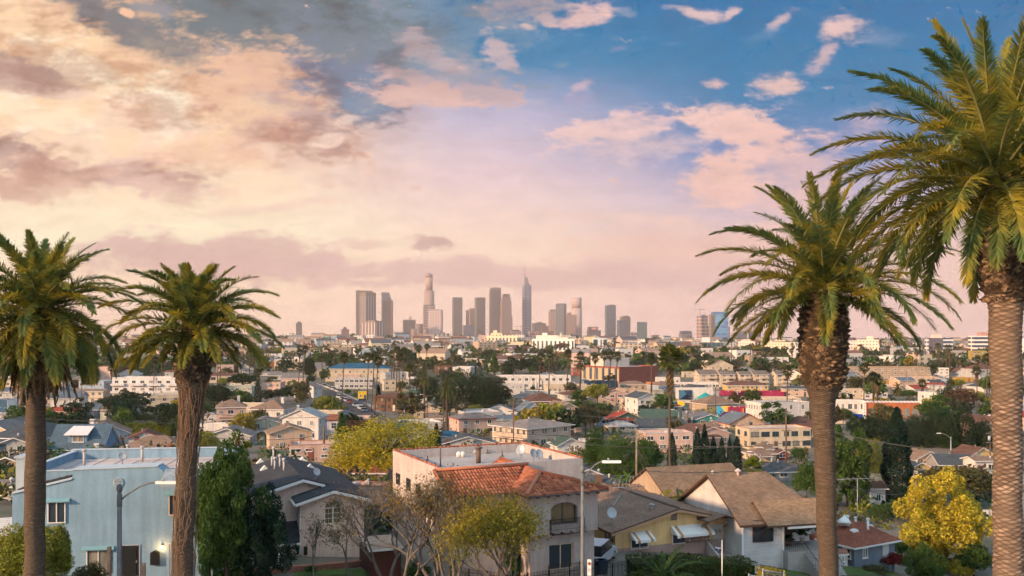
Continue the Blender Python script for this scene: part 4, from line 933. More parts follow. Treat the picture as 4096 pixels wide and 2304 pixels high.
('D',1290,1400,290,250,0,.6,'gx','cream','rbrown','small cream cottage on the slope left of the dark conifers',{}),
('D',1445,1545,300,250,0,.6,'flat','white',None,'white cube flats right of the dark conifers',{}),
('D',1960,2115,365,335,0,.5,'hip','white','lgrey','long white villa on the slope right of the near fan palm crown',{}),
('D',1010,1200,300,255,0,.5,'gx','cream','rbrown','cream church hall with a dark steep roof on the slope',dict(pitch=.8)),
('D',1830,1985,610,545,0,.6,'flat','cream',None,'cream flats at the left end of the stepped apartment row',dict(ns=2)),
('D',1770,2260,740,672,-4,.3,'flat','white',None,'long white office with a continuous window strip',dict(ns=1,nf=12,win=(1.6,1.3))),
('D',1780,2180,900,738,0,.5,'flat','white',None,'white warehouse carrying a dark framed mural',dict(nf=0)),
('E',315,790,760,700,0,.5,'hip','yellow','rbrown','pale yellow motel with a dark brown hip roof',dict(nf=9)),
('E',270,1015,830,775,0,.3,'flat','magenta','magenta','magenta-walled market behind the white warehouse roofs',dict(nf=0,ns=1)),
('E',200,1170,905,850,0,.3,'flat','cream','membrane','long cream supermarket with a pale cluttered roof',dict(nf=0)),
('E',980,1260,830,740,0,.5,'hip','peach','slate','peach two-storey flats with a slate hip roof left of the thick palm trunk',dict(ns=2)),
('E',880,1200,710,675,0,.5,'gx','white','greyroof','white house with a wide grey roof below the stepped apartments',{}),
('E',610,1330,1140,905,18,.5,'flat','white','slate','white two-storey corner building with solar racks on its roof',dict(ns=2,nf=4,nd=6,win=(1.0,1.5))),
('E',505,1330,1450,1205,10,.5,'flat','cream',None,'cream two-storey flats with dark green window trim behind the utility pole',dict(ns=2,nf=6,frame='g',win=(1.8,1.5),coping='terra')),
('E',255,780,1215,1145,14,.8,'gy','peach','bluegrey','peach house with a blue-grey roof and red barge boards',dict(trim='r',pitch=.5)),
('E',775,1330,1180,1140,0,.4,'gx','lgrey','bluegrey','low blue-grey roofed cottage behind the cream flats with green trim',{}),
('E',0,260,1240,1175,0,.7,'hip','tan','tanroof','sandy hip-roofed house left of the red-edged gable',{}),
('E',660,880,1475,1415,10,.8,'hip','cream','tanroof','small tan-roofed bungalow with a white porch in front of the green-trimmed flats',dict(porch=True)),
('E',515,740,530,420,0,.5,'flat','tan',None,'tan flats right of two dark date palms on the slope',dict(ns=3)),
('E',740,930,530,418,-6,.5,'flat','lgrey',None,'white-framed modern flats with grey balconies on the slope',dict(ns=3)),
('E',1030,1170,500,440,0,.5,'flat','tan',None,'tan block directly left of the thick dark palm collar',dict(ns=2)),
('E',330,690,330,300,0,.3,'flat','pink',None,'long low pink row below the twin dark towers',{}),
('E',320,690,300,262,0,.2,'hip','grey','slate','long mansard row below the twin dark towers',dict(nf=12,ns=1)),
('E',165,320,425,385,0,.5,'flat','white',None,'white chapel with a stepped tower on the slope',dict(ns=1)),
('E',555,610,412,390,0,.8,'gy','white','lgrey','tiny white steep-gabled house among the dark trees',dict(pitch=1.0)),
('E',180,330,505,465,0,.6,'gx','tan','rbrown','brown-roofed cottages left of the lime green tree',{}),
('F',100,1250,632,490,0,.3,'flat','tan','tanroof','large tan apartment block under a deep brown mansard',dict(ns=3,nf=15,coping='brown')),
('F',430,690,430,352,0,.5,'flat','tan',None,'tan-brown terrace flats right above the brown mansard',dict(ns=2)),
('F',665,935,445,388,0,.4,'flat','lgrey',None,'grey modern flats above the middle of the brown mansard',dict(ns=2)),
('F',1125,1380,490,385,-8,.5,'flat','grey',None,'grey balconied flats above the right end of the brown mansard',dict(ns=3)),
('F',265,430,420,352,0,.5,'flat','tan',None,'low tan block right of the thick palm collar',dict(ns=2)),
('F',225,430,612,502,0,.6,'flat','white',None,'white balconied flats against the left part of the tan apartment block',dict(ns=2)),
('F',205,505,725,640,10,.8,'gy','lblue','bluegrey','pale blue two-storey gabled house below the white balconied flats',dict(ns=1,pitch=.5)),
('F',148,480,850,745,0,.5,'flat','cream','tanroof','cream courtyard flats right of the thick palm trunk',dict(ns=2)),
('F',140,335,850,805,0,.8,'gy','white','slate','small white gabled cottage right beside the thick palm trunk',dict(pitch=.3)),
('F',470,600,855,760,0,.7,'gy','white','bluegrey','white two-storey cottage behind the shaggy double fan palm',dict(ns=2)),
('F',690,1080,760,695,0,.4,'flat','lgrey',None,'low grey workshop with a pale roof below the yellow-cream building',{}),
('F',845,1355,725,608,4,.4,'flat','peach',None,'yellow-cream building with many small windows in front of the tan apartments',dict(nf=9)),
('F',660,850,692,650,0,.5,'flat','gold',None,'low orange-walled building left of the yellow-cream building',dict(nf=2)),
('F',1200,1410,800,695,-8,.7,'gx','white','red','white two-storey house with a small red roof',dict(ns=2,pitch=.3)),
('F',1060,1430,680,650,0,.4,'gx','white','lgrey','long pale-roofed building behind the white house with the red roof',{}),
('F',1285,1480,610,500,-10,.7,'flat','white',None,'white three-storey block with a grey balcony column',dict(ns=3)),
('F',1475,1700,560,492,0,.6,'hip','mustard','tanroof','olive-tan house above the white gable on the right slope',{}),
('F',1520,1700,605,550,0,.7,'gy','white','rbrown','white craftsman gable with a brown roof on the right slope',dict(pitch=.6)),
('F',1545,1730,660,608,0,.6,'flat','gold',None,'orange flat-roofed building right of the yellow-cream building',dict(nf=2)),
('F',1810,1970,765,668,8,.8,'gy','orange','rbrown','bright orange gabled house left of the tallest palm trunk',dict(trim='r')),
('F',1555,1760,870,770,-6,.7,'gx','pink','rbrown','pink house with a brown roof left of the shaggy fan palms',{}),
('F',1625,1815,745,685,0,.6,'flat','lgrey',None,'grey flat-roofed house below the orange flat-roofed building',{}),
('F',1155,1270,895,830,0,.7,'flat','pink',None,'tiny pinkish house between the rounded tree and the yellow-green trees',{}),
('F',590,740,850,790,0,.8,'gy','white','rbrown','small white house with a dark gable right of the double fan palm',{}),
('F',1180,1300,800,755,0,.8,'gy','cream','slate','little cream gable between the tall shaggy palms',{}),
('F',1450,1725,415,358,0,.4,'flat','white',None,'white two-storey flats below the teal panel',dict(ns=2)),
('F',1380,1560,470,425,0,.4,'flat','grey',None,'grey deck-access flats right of the dark columnar tree',dict(ns=2)),
('F',1720,1965,485,300,0,.4,'flat','mustard',None,'mustard yellow apartment block with white piers',dict(ns=5,nf=5)),
('F',1360,1700,360,270,0,.4,'flat','rbrown',None,'brown brick block behind the teal panel',dict(ns=2,nf=7)),
('F',2285,2330,1010,870,0,1.0,'flat','white',None,'sliver of a white house at the far right edge',dict(nf=1)),
('E',1500,1945,1150,882,-8,.5,'flat','white',None,'white two-storey market building with blue and yellow signs right of the thick palm trunk',dict(ns=2,nf=6,win=(.9,1.8))),
('J',1408,1752,478,420,14,.8,'gy','peach','tanroof','tan-roofed house with a white-edged gable right of the tall cypress',dict(pitch=.45)),
('J',1408,1612,560,488,8,.9,'gy','yellow','slate','yellow cottage with a grey roof in front of the tan-roofed house',dict(pitch=.42)),
('J',1680,1985,505,460,0,.8,'gx','grey','slate','low house with a plain slate-blue roof behind the flat-topped tree',dict(pitch=.6)),
('J',1895,2200,440,388,14,.9,'gy','yellow','rbrown','cream-yellow house with a maroon gable roof left of the tallest palm trunk',dict(pitch=.55)),
('J',1968,2200,560,430,10,.8,'gx','white','tanroof','white house with a tan roof in front of the cream-yellow gable',dict(pitch=.3)),
('J',1000,1540,660,545,0,.4,'flat','white',None,'white flat-roofed house behind the tall cypress',{}),
('J',945,1200,850,670,0,.8,'gx','white','rbrown','white house with a brown roof and glazed porch behind the roof aerial',{}),
('J',95,500,600,530,8,.8,'hip','grey','dgrey','house with a broad charcoal hip roof behind the brown-roofed house',dict(pitch=.45)),
('J',-20,245,440,372,12,.8,'hip','cream','tanroof','tan-roofed bungalow with a white latticed porch right of the palmetto',dict(porch=True)),
('J',235,350,420,360,12,.8,'gy','red','rbrown','tiny dark red gabled wing beside the latticed porch',{}),
('J',155,330,600,560,8,.8,'gy','tan','tanroof','small tan gable tucked between charcoal and brown roofs',{}),
('J',2075,2200,960,880,0,.6,'flat','white',None,'white bay-windowed building behind the yellow tree by the tallest palm',dict(nf=1)),
('I',548,970,640,585,10,.8,'gy','lgrey','dgrey','charcoal-roofed bungalow with a white gable behind the grey tiled house',dict(pitch=.4)),
('I',780,1190,690,640,-10,.7,'gx','grey','dgrey','second charcoal-roofed bungalow left of the bare wooden pole',dict(pitch=.4)),
('I',880,1290,745,700,0,.6,'gx','tan','tanroof','low brown roof ridge behind the fallen aerial',dict(pitch=.3)),
('H',860,1200,1010,655,-6,.7,'flat','pink','membrane','low pinkish house with red coping between the arched-window house and the grey tiled house',dict(coping='terra',ns=1,nf=2)),
('H',880,1190,610,540,0,.6,'gx','pink','terra','low house with a flat reddish roof behind the foreground houses',dict(pitch=.1)),
('H',1000,1180,520,390,0,.8,'gx','cream','tanroof','pale little house half hidden under the golden tree',{}),
('G',-80,142,780,648,0,.7,'gx','lgrey','greyroof','grey roof at the far left edge beside the pale blue house',{}),
('G',-60,150,560,440,6,.8,'gy','tan','tanroof','tan gabled cottage at the far left below the grey house',{}),
]
for r,xl,xr,yb,ye,yaw,dr,roof,wall,rc,lab,kw in MID:
 bldg(r,xl,xr,yb,ye,yaw,dr,roof,wall,rc,lab,group='houses and low blocks across the valley',**kw)
 # ---------------- the skyline ----------------
def m_facade(name,cw,ch,wall_t,g1,g2,off=0.0,rough=.35):
 m,nt,b=nmat(name);uv=N(nt,'ShaderNodeUVMap');br=nt.nodes.new('ShaderNodeTexBrick');br.offset=off
 br.inputs['Scale'].default_value=1;br.inputs['Brick Width'].default_value=cw;br.inputs['Row Height'].default_value=ch;br.inputs['Mortar Size'].default_value=wall_t;br.inputs['Mortar Smooth'].default_value=.1
 br.inputs['Color1'].default_value=(*g1,1);br.inputs['Color2'].default_value=(*g2,1);nt.links.new(uv.outputs[0],br.inputs[0]);nt.links.new(obj_color(nt),br.inputs['Mortar'])
 nt.links.new(br.outputs[0],b.inputs['Base Color']);nt.links.new(mrange(nt,br.outputs['Fac'],0,1,rough,.85),b.inputs['Roughness']);b.inputs['Specular IOR Level'].default_value=.5;M[name]=m
D1,D2=(.045,.07,.12),(.07,.10,.15)
m_facade('grid',12,9,2.4,D1,D2);m_facade('grid_fine',4,3.6,.8,D1,D2);m_facade('stripes',15,4000,2.8,D1,D1);m_facade('stripes_wide',17,4000,4.2,(.05,.07,.10),(.05,.07,.1))
m_facade('bands',4000,13,3.0,D1,D1);m_facade('bands_thin',4000,5,.5,(.07,.075,.09),(.07,.075,.09));m_facade('glass_blue',22,13,.5,(.01,.13,.34),(.07,.28,.52),.5,.2)
m_facade('glass_dark',14,10,.5,(.03,.055,.095),(.055,.085,.13),.5,.25);m_facade('glass_teal',6,6,.35,(.02,.07,.10),(.04,.10,.13),.5,.25);m_facade('plain_tower',5,5,.2,(.11,.085,.09),(.13,.105,.105),.5,.8)
m_facade('bands_near',4000,4.2,.9,D1,D1);m_facade('hospital',5.4,15,1.7,D1,(.10,.11,.12));m_facade('pierced',3.4,3.4,1.15,D1,D2)
TW=[]
def tower(r,Y,label,segs,yaw=0,dr=.9,name='skyscraper',cat='skyscraper',group='skyline towers',round_=False):
 """segs: (left, right, top, facade, colour[, part name]) in pixels; the first runs to the ground, the rest stand on those before"""
 if yaw==0 and Y>2600 and not round_:yaw=13
 x0,y0=S(r,segs[0][0],segs[0][2]);x1,_=S(r,segs[0][1],0);X=((x0+x1)/2-CX)/F*Y;z0=float(gz(X,Y))if Y<2600 else-8.0
 e=empty(name,(X,Y,z0),R(yaw));tag(e,label,cat,group);th=R(yaw);TW.append((X,Y,(x1-x0)/F*Y*.45));den=math.cos(th)+dr*abs(math.sin(th));prev=-25.0
 for i,sg in enumerate(segs):
  a,yt=S(r,sg[0],sg[2]);b_,_=S(r,sg[1],0);W=(b_-a)/F*Y;w=W/den;d=w*dr;zt=EYE+(HY-yt)/F*Y-z0
  cx=((a+b_)/2-CX)/F*Y-X;lx=cx*math.cos(th);ly=-cx*math.sin(th);zb=prev if i==0 else(sg[6]if len(sg)>6 else prev-.5)
  mb=MB()
  if round_:mb.lathe([(W/2,zb),(W/2,zt)],16,c=(lx,ly,0))
  else:mb.box(lx-w/2,lx+w/2,ly-d/2,ly+d/2,zb,zt)
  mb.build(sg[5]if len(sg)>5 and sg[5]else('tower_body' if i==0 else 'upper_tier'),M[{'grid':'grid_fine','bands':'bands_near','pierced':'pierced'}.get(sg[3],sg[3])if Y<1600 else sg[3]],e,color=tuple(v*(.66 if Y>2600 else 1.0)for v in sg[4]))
  prev=zt if zt>prev else prev
 return e
def part_box(e,r,Y,xl,xr,yt,yb,name,mat,color,dy=0.0,dep=6):
 """extra block on tower e given by its pixel rectangle"""
 a,t=S(r,xl,yt);b_,bt=S(r,xr,yb);th=e.rotation_euler[2]
 X0,X1=[(v-CX)/F*Y-e.location[0]for v in(a,b_)];Z0,Z1=[EYE+(HY-v)/F*Y-e.location[2]for v in(bt,t)]
 mb=MB();mb.box(X0,X1,dy-dep/2,dy+dep/2,Z0,Z1);o=mb.build(name,M[mat],e,color=color,rz=-th);return o
c_=lambda*v:lin(v)
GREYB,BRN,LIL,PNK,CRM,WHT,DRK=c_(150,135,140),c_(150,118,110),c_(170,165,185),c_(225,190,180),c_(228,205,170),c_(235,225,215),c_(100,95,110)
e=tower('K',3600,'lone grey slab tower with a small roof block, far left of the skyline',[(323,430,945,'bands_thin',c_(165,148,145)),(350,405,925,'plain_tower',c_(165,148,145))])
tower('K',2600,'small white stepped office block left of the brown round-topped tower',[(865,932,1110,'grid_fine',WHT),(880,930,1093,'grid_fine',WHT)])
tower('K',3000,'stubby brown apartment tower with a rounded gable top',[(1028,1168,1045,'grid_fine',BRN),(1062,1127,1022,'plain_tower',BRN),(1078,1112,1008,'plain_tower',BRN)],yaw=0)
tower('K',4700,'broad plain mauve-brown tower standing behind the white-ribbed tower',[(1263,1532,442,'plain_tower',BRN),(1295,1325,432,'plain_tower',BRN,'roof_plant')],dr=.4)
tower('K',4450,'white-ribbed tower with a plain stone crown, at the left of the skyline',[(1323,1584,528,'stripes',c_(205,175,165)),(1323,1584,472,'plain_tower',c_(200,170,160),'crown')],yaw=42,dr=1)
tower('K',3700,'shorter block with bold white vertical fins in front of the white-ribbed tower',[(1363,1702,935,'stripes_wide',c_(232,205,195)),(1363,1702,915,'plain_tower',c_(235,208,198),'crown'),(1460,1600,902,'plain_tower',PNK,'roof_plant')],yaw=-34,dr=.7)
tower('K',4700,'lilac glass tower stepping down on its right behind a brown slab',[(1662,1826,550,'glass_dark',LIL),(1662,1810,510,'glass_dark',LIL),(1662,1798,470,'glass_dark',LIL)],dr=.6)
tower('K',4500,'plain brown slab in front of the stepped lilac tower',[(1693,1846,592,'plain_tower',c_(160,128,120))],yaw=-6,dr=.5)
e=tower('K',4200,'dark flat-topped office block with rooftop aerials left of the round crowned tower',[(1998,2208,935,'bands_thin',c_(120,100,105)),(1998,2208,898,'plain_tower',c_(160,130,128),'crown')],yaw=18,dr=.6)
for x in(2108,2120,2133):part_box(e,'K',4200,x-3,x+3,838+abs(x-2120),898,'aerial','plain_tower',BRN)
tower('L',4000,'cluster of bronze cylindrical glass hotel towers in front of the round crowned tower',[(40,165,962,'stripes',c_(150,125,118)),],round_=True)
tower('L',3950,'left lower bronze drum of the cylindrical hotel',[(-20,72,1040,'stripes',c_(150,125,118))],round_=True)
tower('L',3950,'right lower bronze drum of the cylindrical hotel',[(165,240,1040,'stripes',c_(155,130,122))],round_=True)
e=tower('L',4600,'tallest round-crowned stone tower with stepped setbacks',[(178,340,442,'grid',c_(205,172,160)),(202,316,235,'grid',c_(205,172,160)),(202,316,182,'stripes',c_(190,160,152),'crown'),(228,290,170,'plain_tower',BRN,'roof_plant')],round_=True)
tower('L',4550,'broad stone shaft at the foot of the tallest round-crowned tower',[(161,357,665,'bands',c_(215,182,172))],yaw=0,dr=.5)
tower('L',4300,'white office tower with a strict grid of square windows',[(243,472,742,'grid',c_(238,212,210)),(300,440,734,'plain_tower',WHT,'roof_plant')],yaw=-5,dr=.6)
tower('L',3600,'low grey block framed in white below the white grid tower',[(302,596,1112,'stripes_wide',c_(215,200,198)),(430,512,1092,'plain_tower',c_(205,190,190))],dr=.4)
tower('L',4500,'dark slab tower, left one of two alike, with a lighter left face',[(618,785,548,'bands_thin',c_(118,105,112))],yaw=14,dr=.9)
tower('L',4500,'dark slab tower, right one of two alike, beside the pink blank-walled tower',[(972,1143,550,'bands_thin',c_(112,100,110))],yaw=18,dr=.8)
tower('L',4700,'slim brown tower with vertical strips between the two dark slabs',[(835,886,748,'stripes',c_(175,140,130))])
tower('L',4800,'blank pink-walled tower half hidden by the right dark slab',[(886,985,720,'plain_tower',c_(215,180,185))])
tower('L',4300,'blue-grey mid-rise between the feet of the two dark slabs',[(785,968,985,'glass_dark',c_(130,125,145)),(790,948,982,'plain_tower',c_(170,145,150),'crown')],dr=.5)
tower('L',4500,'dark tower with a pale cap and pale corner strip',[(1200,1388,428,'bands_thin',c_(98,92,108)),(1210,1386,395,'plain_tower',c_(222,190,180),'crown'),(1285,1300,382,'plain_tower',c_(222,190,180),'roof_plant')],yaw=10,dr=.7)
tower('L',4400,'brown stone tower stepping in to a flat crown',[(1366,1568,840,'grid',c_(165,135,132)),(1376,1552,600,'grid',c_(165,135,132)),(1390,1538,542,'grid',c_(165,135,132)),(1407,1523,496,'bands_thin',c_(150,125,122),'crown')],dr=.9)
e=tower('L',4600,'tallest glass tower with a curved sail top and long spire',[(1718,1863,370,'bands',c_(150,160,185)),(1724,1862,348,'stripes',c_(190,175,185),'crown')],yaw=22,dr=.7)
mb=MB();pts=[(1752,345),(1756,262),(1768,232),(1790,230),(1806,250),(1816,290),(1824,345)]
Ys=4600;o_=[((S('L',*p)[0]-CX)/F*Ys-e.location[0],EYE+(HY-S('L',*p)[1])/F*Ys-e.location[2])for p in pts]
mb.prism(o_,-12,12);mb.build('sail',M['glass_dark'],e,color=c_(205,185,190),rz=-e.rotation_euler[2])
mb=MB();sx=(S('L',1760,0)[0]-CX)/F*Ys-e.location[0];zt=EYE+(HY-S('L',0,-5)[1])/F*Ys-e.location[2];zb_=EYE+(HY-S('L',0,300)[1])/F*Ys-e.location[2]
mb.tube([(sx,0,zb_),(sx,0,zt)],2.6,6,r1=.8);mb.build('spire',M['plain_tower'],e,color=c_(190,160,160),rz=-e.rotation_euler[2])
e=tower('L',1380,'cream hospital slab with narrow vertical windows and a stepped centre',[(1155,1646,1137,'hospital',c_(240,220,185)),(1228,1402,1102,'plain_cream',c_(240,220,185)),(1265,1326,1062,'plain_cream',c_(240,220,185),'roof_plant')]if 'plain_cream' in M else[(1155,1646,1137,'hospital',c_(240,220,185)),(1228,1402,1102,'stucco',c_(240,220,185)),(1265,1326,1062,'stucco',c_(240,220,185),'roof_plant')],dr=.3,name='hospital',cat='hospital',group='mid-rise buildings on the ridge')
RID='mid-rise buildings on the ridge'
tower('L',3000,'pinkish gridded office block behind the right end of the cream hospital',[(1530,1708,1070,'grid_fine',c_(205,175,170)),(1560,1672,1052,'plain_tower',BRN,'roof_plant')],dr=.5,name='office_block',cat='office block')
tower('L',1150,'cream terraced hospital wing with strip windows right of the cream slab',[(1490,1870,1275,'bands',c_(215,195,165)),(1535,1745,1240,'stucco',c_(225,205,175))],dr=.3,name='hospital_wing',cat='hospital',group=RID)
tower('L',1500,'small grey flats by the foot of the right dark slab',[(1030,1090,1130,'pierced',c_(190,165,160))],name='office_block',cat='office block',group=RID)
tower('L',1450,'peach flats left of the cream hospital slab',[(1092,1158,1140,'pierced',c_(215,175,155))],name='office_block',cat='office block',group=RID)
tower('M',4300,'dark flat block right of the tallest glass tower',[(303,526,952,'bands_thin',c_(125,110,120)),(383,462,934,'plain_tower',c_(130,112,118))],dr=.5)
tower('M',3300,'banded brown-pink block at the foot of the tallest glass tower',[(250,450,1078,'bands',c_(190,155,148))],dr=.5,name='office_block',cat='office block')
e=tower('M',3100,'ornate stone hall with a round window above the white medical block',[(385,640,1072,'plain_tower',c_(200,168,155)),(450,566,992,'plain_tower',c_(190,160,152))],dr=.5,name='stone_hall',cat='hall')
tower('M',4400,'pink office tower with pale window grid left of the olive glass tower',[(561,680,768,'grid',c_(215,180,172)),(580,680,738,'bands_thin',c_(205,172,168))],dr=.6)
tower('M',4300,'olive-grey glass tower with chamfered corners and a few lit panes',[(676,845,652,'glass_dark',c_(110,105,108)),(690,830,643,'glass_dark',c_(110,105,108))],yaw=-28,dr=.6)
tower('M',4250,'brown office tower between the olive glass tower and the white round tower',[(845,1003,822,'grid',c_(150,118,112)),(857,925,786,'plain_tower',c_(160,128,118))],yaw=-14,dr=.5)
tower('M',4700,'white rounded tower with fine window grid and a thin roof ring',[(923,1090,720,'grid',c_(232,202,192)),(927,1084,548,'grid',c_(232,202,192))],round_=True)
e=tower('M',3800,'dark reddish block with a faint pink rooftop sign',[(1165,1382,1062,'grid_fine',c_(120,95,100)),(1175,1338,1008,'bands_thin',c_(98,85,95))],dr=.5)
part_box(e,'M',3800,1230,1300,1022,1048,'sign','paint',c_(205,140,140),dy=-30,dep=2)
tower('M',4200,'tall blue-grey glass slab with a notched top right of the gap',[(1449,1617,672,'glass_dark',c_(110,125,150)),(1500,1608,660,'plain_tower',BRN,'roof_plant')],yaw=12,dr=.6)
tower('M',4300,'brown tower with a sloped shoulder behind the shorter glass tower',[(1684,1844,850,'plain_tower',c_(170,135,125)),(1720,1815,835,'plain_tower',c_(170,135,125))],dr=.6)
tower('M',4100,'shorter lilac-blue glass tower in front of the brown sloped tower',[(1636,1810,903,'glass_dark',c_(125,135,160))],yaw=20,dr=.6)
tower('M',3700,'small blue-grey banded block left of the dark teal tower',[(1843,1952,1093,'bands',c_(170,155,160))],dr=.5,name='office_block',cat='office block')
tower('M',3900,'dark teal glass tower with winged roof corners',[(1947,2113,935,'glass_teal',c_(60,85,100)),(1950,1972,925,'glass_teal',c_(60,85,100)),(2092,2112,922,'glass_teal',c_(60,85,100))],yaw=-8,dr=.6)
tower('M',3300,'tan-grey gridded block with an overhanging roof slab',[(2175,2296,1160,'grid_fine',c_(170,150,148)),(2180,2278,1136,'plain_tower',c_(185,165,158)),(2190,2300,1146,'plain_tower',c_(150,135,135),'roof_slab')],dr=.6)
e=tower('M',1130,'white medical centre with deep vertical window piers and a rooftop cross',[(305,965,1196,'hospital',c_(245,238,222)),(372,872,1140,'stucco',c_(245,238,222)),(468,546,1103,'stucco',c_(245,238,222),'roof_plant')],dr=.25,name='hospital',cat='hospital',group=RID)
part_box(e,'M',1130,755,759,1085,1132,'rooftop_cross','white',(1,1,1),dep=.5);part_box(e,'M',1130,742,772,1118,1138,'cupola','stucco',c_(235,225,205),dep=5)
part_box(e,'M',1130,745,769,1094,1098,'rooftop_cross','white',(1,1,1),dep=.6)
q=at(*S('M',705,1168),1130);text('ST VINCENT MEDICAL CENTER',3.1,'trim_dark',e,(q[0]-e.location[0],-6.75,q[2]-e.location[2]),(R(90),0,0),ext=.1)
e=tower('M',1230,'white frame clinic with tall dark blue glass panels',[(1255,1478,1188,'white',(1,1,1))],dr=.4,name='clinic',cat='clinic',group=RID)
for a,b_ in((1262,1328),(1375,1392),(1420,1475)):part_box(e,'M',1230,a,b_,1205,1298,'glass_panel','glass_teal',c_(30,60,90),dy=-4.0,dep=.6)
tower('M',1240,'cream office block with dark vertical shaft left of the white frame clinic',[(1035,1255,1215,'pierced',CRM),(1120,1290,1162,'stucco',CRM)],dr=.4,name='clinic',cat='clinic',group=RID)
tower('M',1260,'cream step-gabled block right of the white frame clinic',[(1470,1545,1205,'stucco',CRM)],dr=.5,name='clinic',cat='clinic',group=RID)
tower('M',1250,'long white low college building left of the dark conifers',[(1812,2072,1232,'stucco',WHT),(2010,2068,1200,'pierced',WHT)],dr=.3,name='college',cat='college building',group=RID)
tower('N',3200,'small white gridded block left of the tower under its crane',[(176,301,925,'grid_fine',c_(225,200,195))],dr=.5,name='office_block',cat='office block')
tower('N',3000,'stepped dark-fronted tower above a white-striped podium',[(502,753,855,'grid_fine',c_(150,135,140)),(502,722,795,'grid_fine',c_(155,140,145)),(512,712,745,'glass_dark',c_(130,118,125))],yaw=0,dr=.5)
tower('N',2850,'white-striped podium block below the stepped dark-fronted tower',[(503,753,905,'stripes_wide',c_(230,212,210))],dr=.4,name='office_block',cat='office block')
tower('N',3400,'unfinished tower with bare floor slabs under the tower crane',[(806,1014,655,'bands',c_(205,165,150)),(806,990,492,'bands',c_(212,172,158)),(878,960,470,'bands',c_(150,135,140))],yaw=30,dr=.8)
e=empty('tower_crane',at(*S('N',858,500),3395));e.location.z=0;tag(e,'tower crane rising above the unfinished tower','crane','construction cranes')
part_box(e,'N',3395,855,861,350,900,'mast','plain_tower',c_(200,150,135),dep=3);part_box(e,'N',3395,695,935,376,380,'jib','plain_tower',c_(200,150,135),dep=3);part_box(e,'N',3395,915,932,372,388,'counterweight','plain_tower',DRK,dep=4);part_box(e,'N',3395,852,866,378,392,'cab','plain_tower',WHT,dep=4)
for rr,mx_,my,jx0,jx1,jy,lab in(('K',1856,1250,1848,1990,1076,'thin faint crane beside the plain brown slab'),('L',1705,1200,1583,1712,1003,'thin faint crane left of the tallest glass tower')):
 e=empty('tower_crane',at(*S(rr,mx_,my),3900));e.location.z=0;tag(e,lab,'crane','construction cranes')
 part_box(e,rr,3900,mx_-3,mx_+3,jy-25,my,'mast','plain_tower',c_(225,180,165),dep=3);part_box(e,rr,3900,jx0,jx1,jy-2,jy+3,'jib','plain_tower',c_(225,180,165),dep=3)
e=tower('N',3200,'bright blue glass hotel tower with pale side walls',[(1012,1312,462,'bands_thin',c_(232,200,185)),(1052,1300,418,'glass_blue',c_(150,170,190),'glass_front')],yaw=0,dr=.35)
part_box(e,'N',3200,1068,1288,462,935,'glass_front','glass_blue',c_(150,170,190),dy=-47.5,dep=4)
tower('N',3300,'lower lilac wing on the right of the blue glass hotel tower',[(1308,1368,672,'bands_thin',c_(190,175,190))],dr=1.0)
tower('N',1350,'small white lit block at the foot of the blue glass hotel tower',[(895,1022,855,'white',(1,1,1))],dr=.4,name='office_block',cat='office block',group=RID)
tower('N',1250,'long dark green-grey glass building below the blue hotel tower',[(858,1242,942,'glass_teal',c_(120,120,110)),(768,862,925,'stucco',c_(190,165,155))],dr=.3,name='office_block',cat='office block',group=RID)
tower('N',3100,'left one of the twin navy glass apartment towers, brown block at its side',[(1474,1674,760,'glass_dark',c_(75,85,110)),(1490,1660,742,'plain_tower',PNK,'crown')],yaw=-24,dr=.7)
tower('N',3150,'brown stepped block on the left of the twin navy towers',[(1420,1476,850,'grid_fine',c_(165,140,138)),(1440,1476,785,'grid_fine',c_(165,140,138))],dr=.8)
tower('N',3100,'right one of the twin navy glass apartment towers, behind the dark pine',[(1697,1903,757,'glass_dark',c_(75,88,112)),(1715,1890,738,'plain_tower',PNK,'crown')],yaw=24,dr=.7)
tower('N',1270,'cream cornice-topped office block in front of the twin navy towers',[(1507,1811,928,'pierced',c_(238,212,195)),(1562,1768,892,'stucco',c_(238,205,185))],yaw=-14,dr=.5,name='office_block',cat='office block',group=RID)
tower('N',1100,'wide cream old hotel with rooftop pavilions behind dark trees',[(1968,2480,940,'pierced',c_(238,215,180)),(2035,2085,912,'stucco',c_(238,215,180)),(2140,2330,902,'stucco',c_(235,210,175))],yaw=-10,dr=.3,name='hotel',cat='hotel',group=RID)
tower('O',1010,'white old hotel tower with a roof frame right of the thick palm collar',[(510,660,320,'pierced',c_(240,225,218)),(535,635,288,'plain_tower',c_(190,170,168))],yaw=12,dr=.6,name='hotel',cat='hotel',group=RID)
tower('O',1000,'cream old hotel with a squared central tower',[(658,908,312,'pierced',c_(238,212,190)),(765,842,272,'stucco',c_(238,212,190))],yaw=-16,dr=.4,name='hotel',cat='hotel',group=RID)
tower('O',1010,'low domed white hall right of the cream old hotel',[(908,985,430,'stucco',c_(215,195,190)),(918,968,402,'stucco',c_(215,195,190))],dr=.6,name='hall',cat='hall',group=RID)
tower('O',1000,'long cream building with a deep cornice and a stepped middle',[(1012,1250,425,'pierced',c_(235,210,195)),(1140,1245,395,'stucco',c_(235,215,205))],dr=.3,name='office_block',cat='office block',group=RID)
e=tower('O',950,'grey screened office slab with a white striped side',[(1458,1732,292,'bands',c_(225,215,212)),(1520,1622,255,'stucco',c_(240,210,190))],yaw=0,dr=.4,name='office_block',cat='office block',group=RID)
part_box(e,'O',950,1458,1614,294,520,'screen','grid_fine',c_(105,95,100),dy=-5.2,dep=1)
tower('O',950,'white office block with five dark window bands left of the tallest palm',[(1970,2330,268,'bands',c_(240,222,210)),(2058,2300,226,'stucco',c_(190,150,140),'roof_plant')],dr=.4,name='office_block',cat='office block',group=RID)
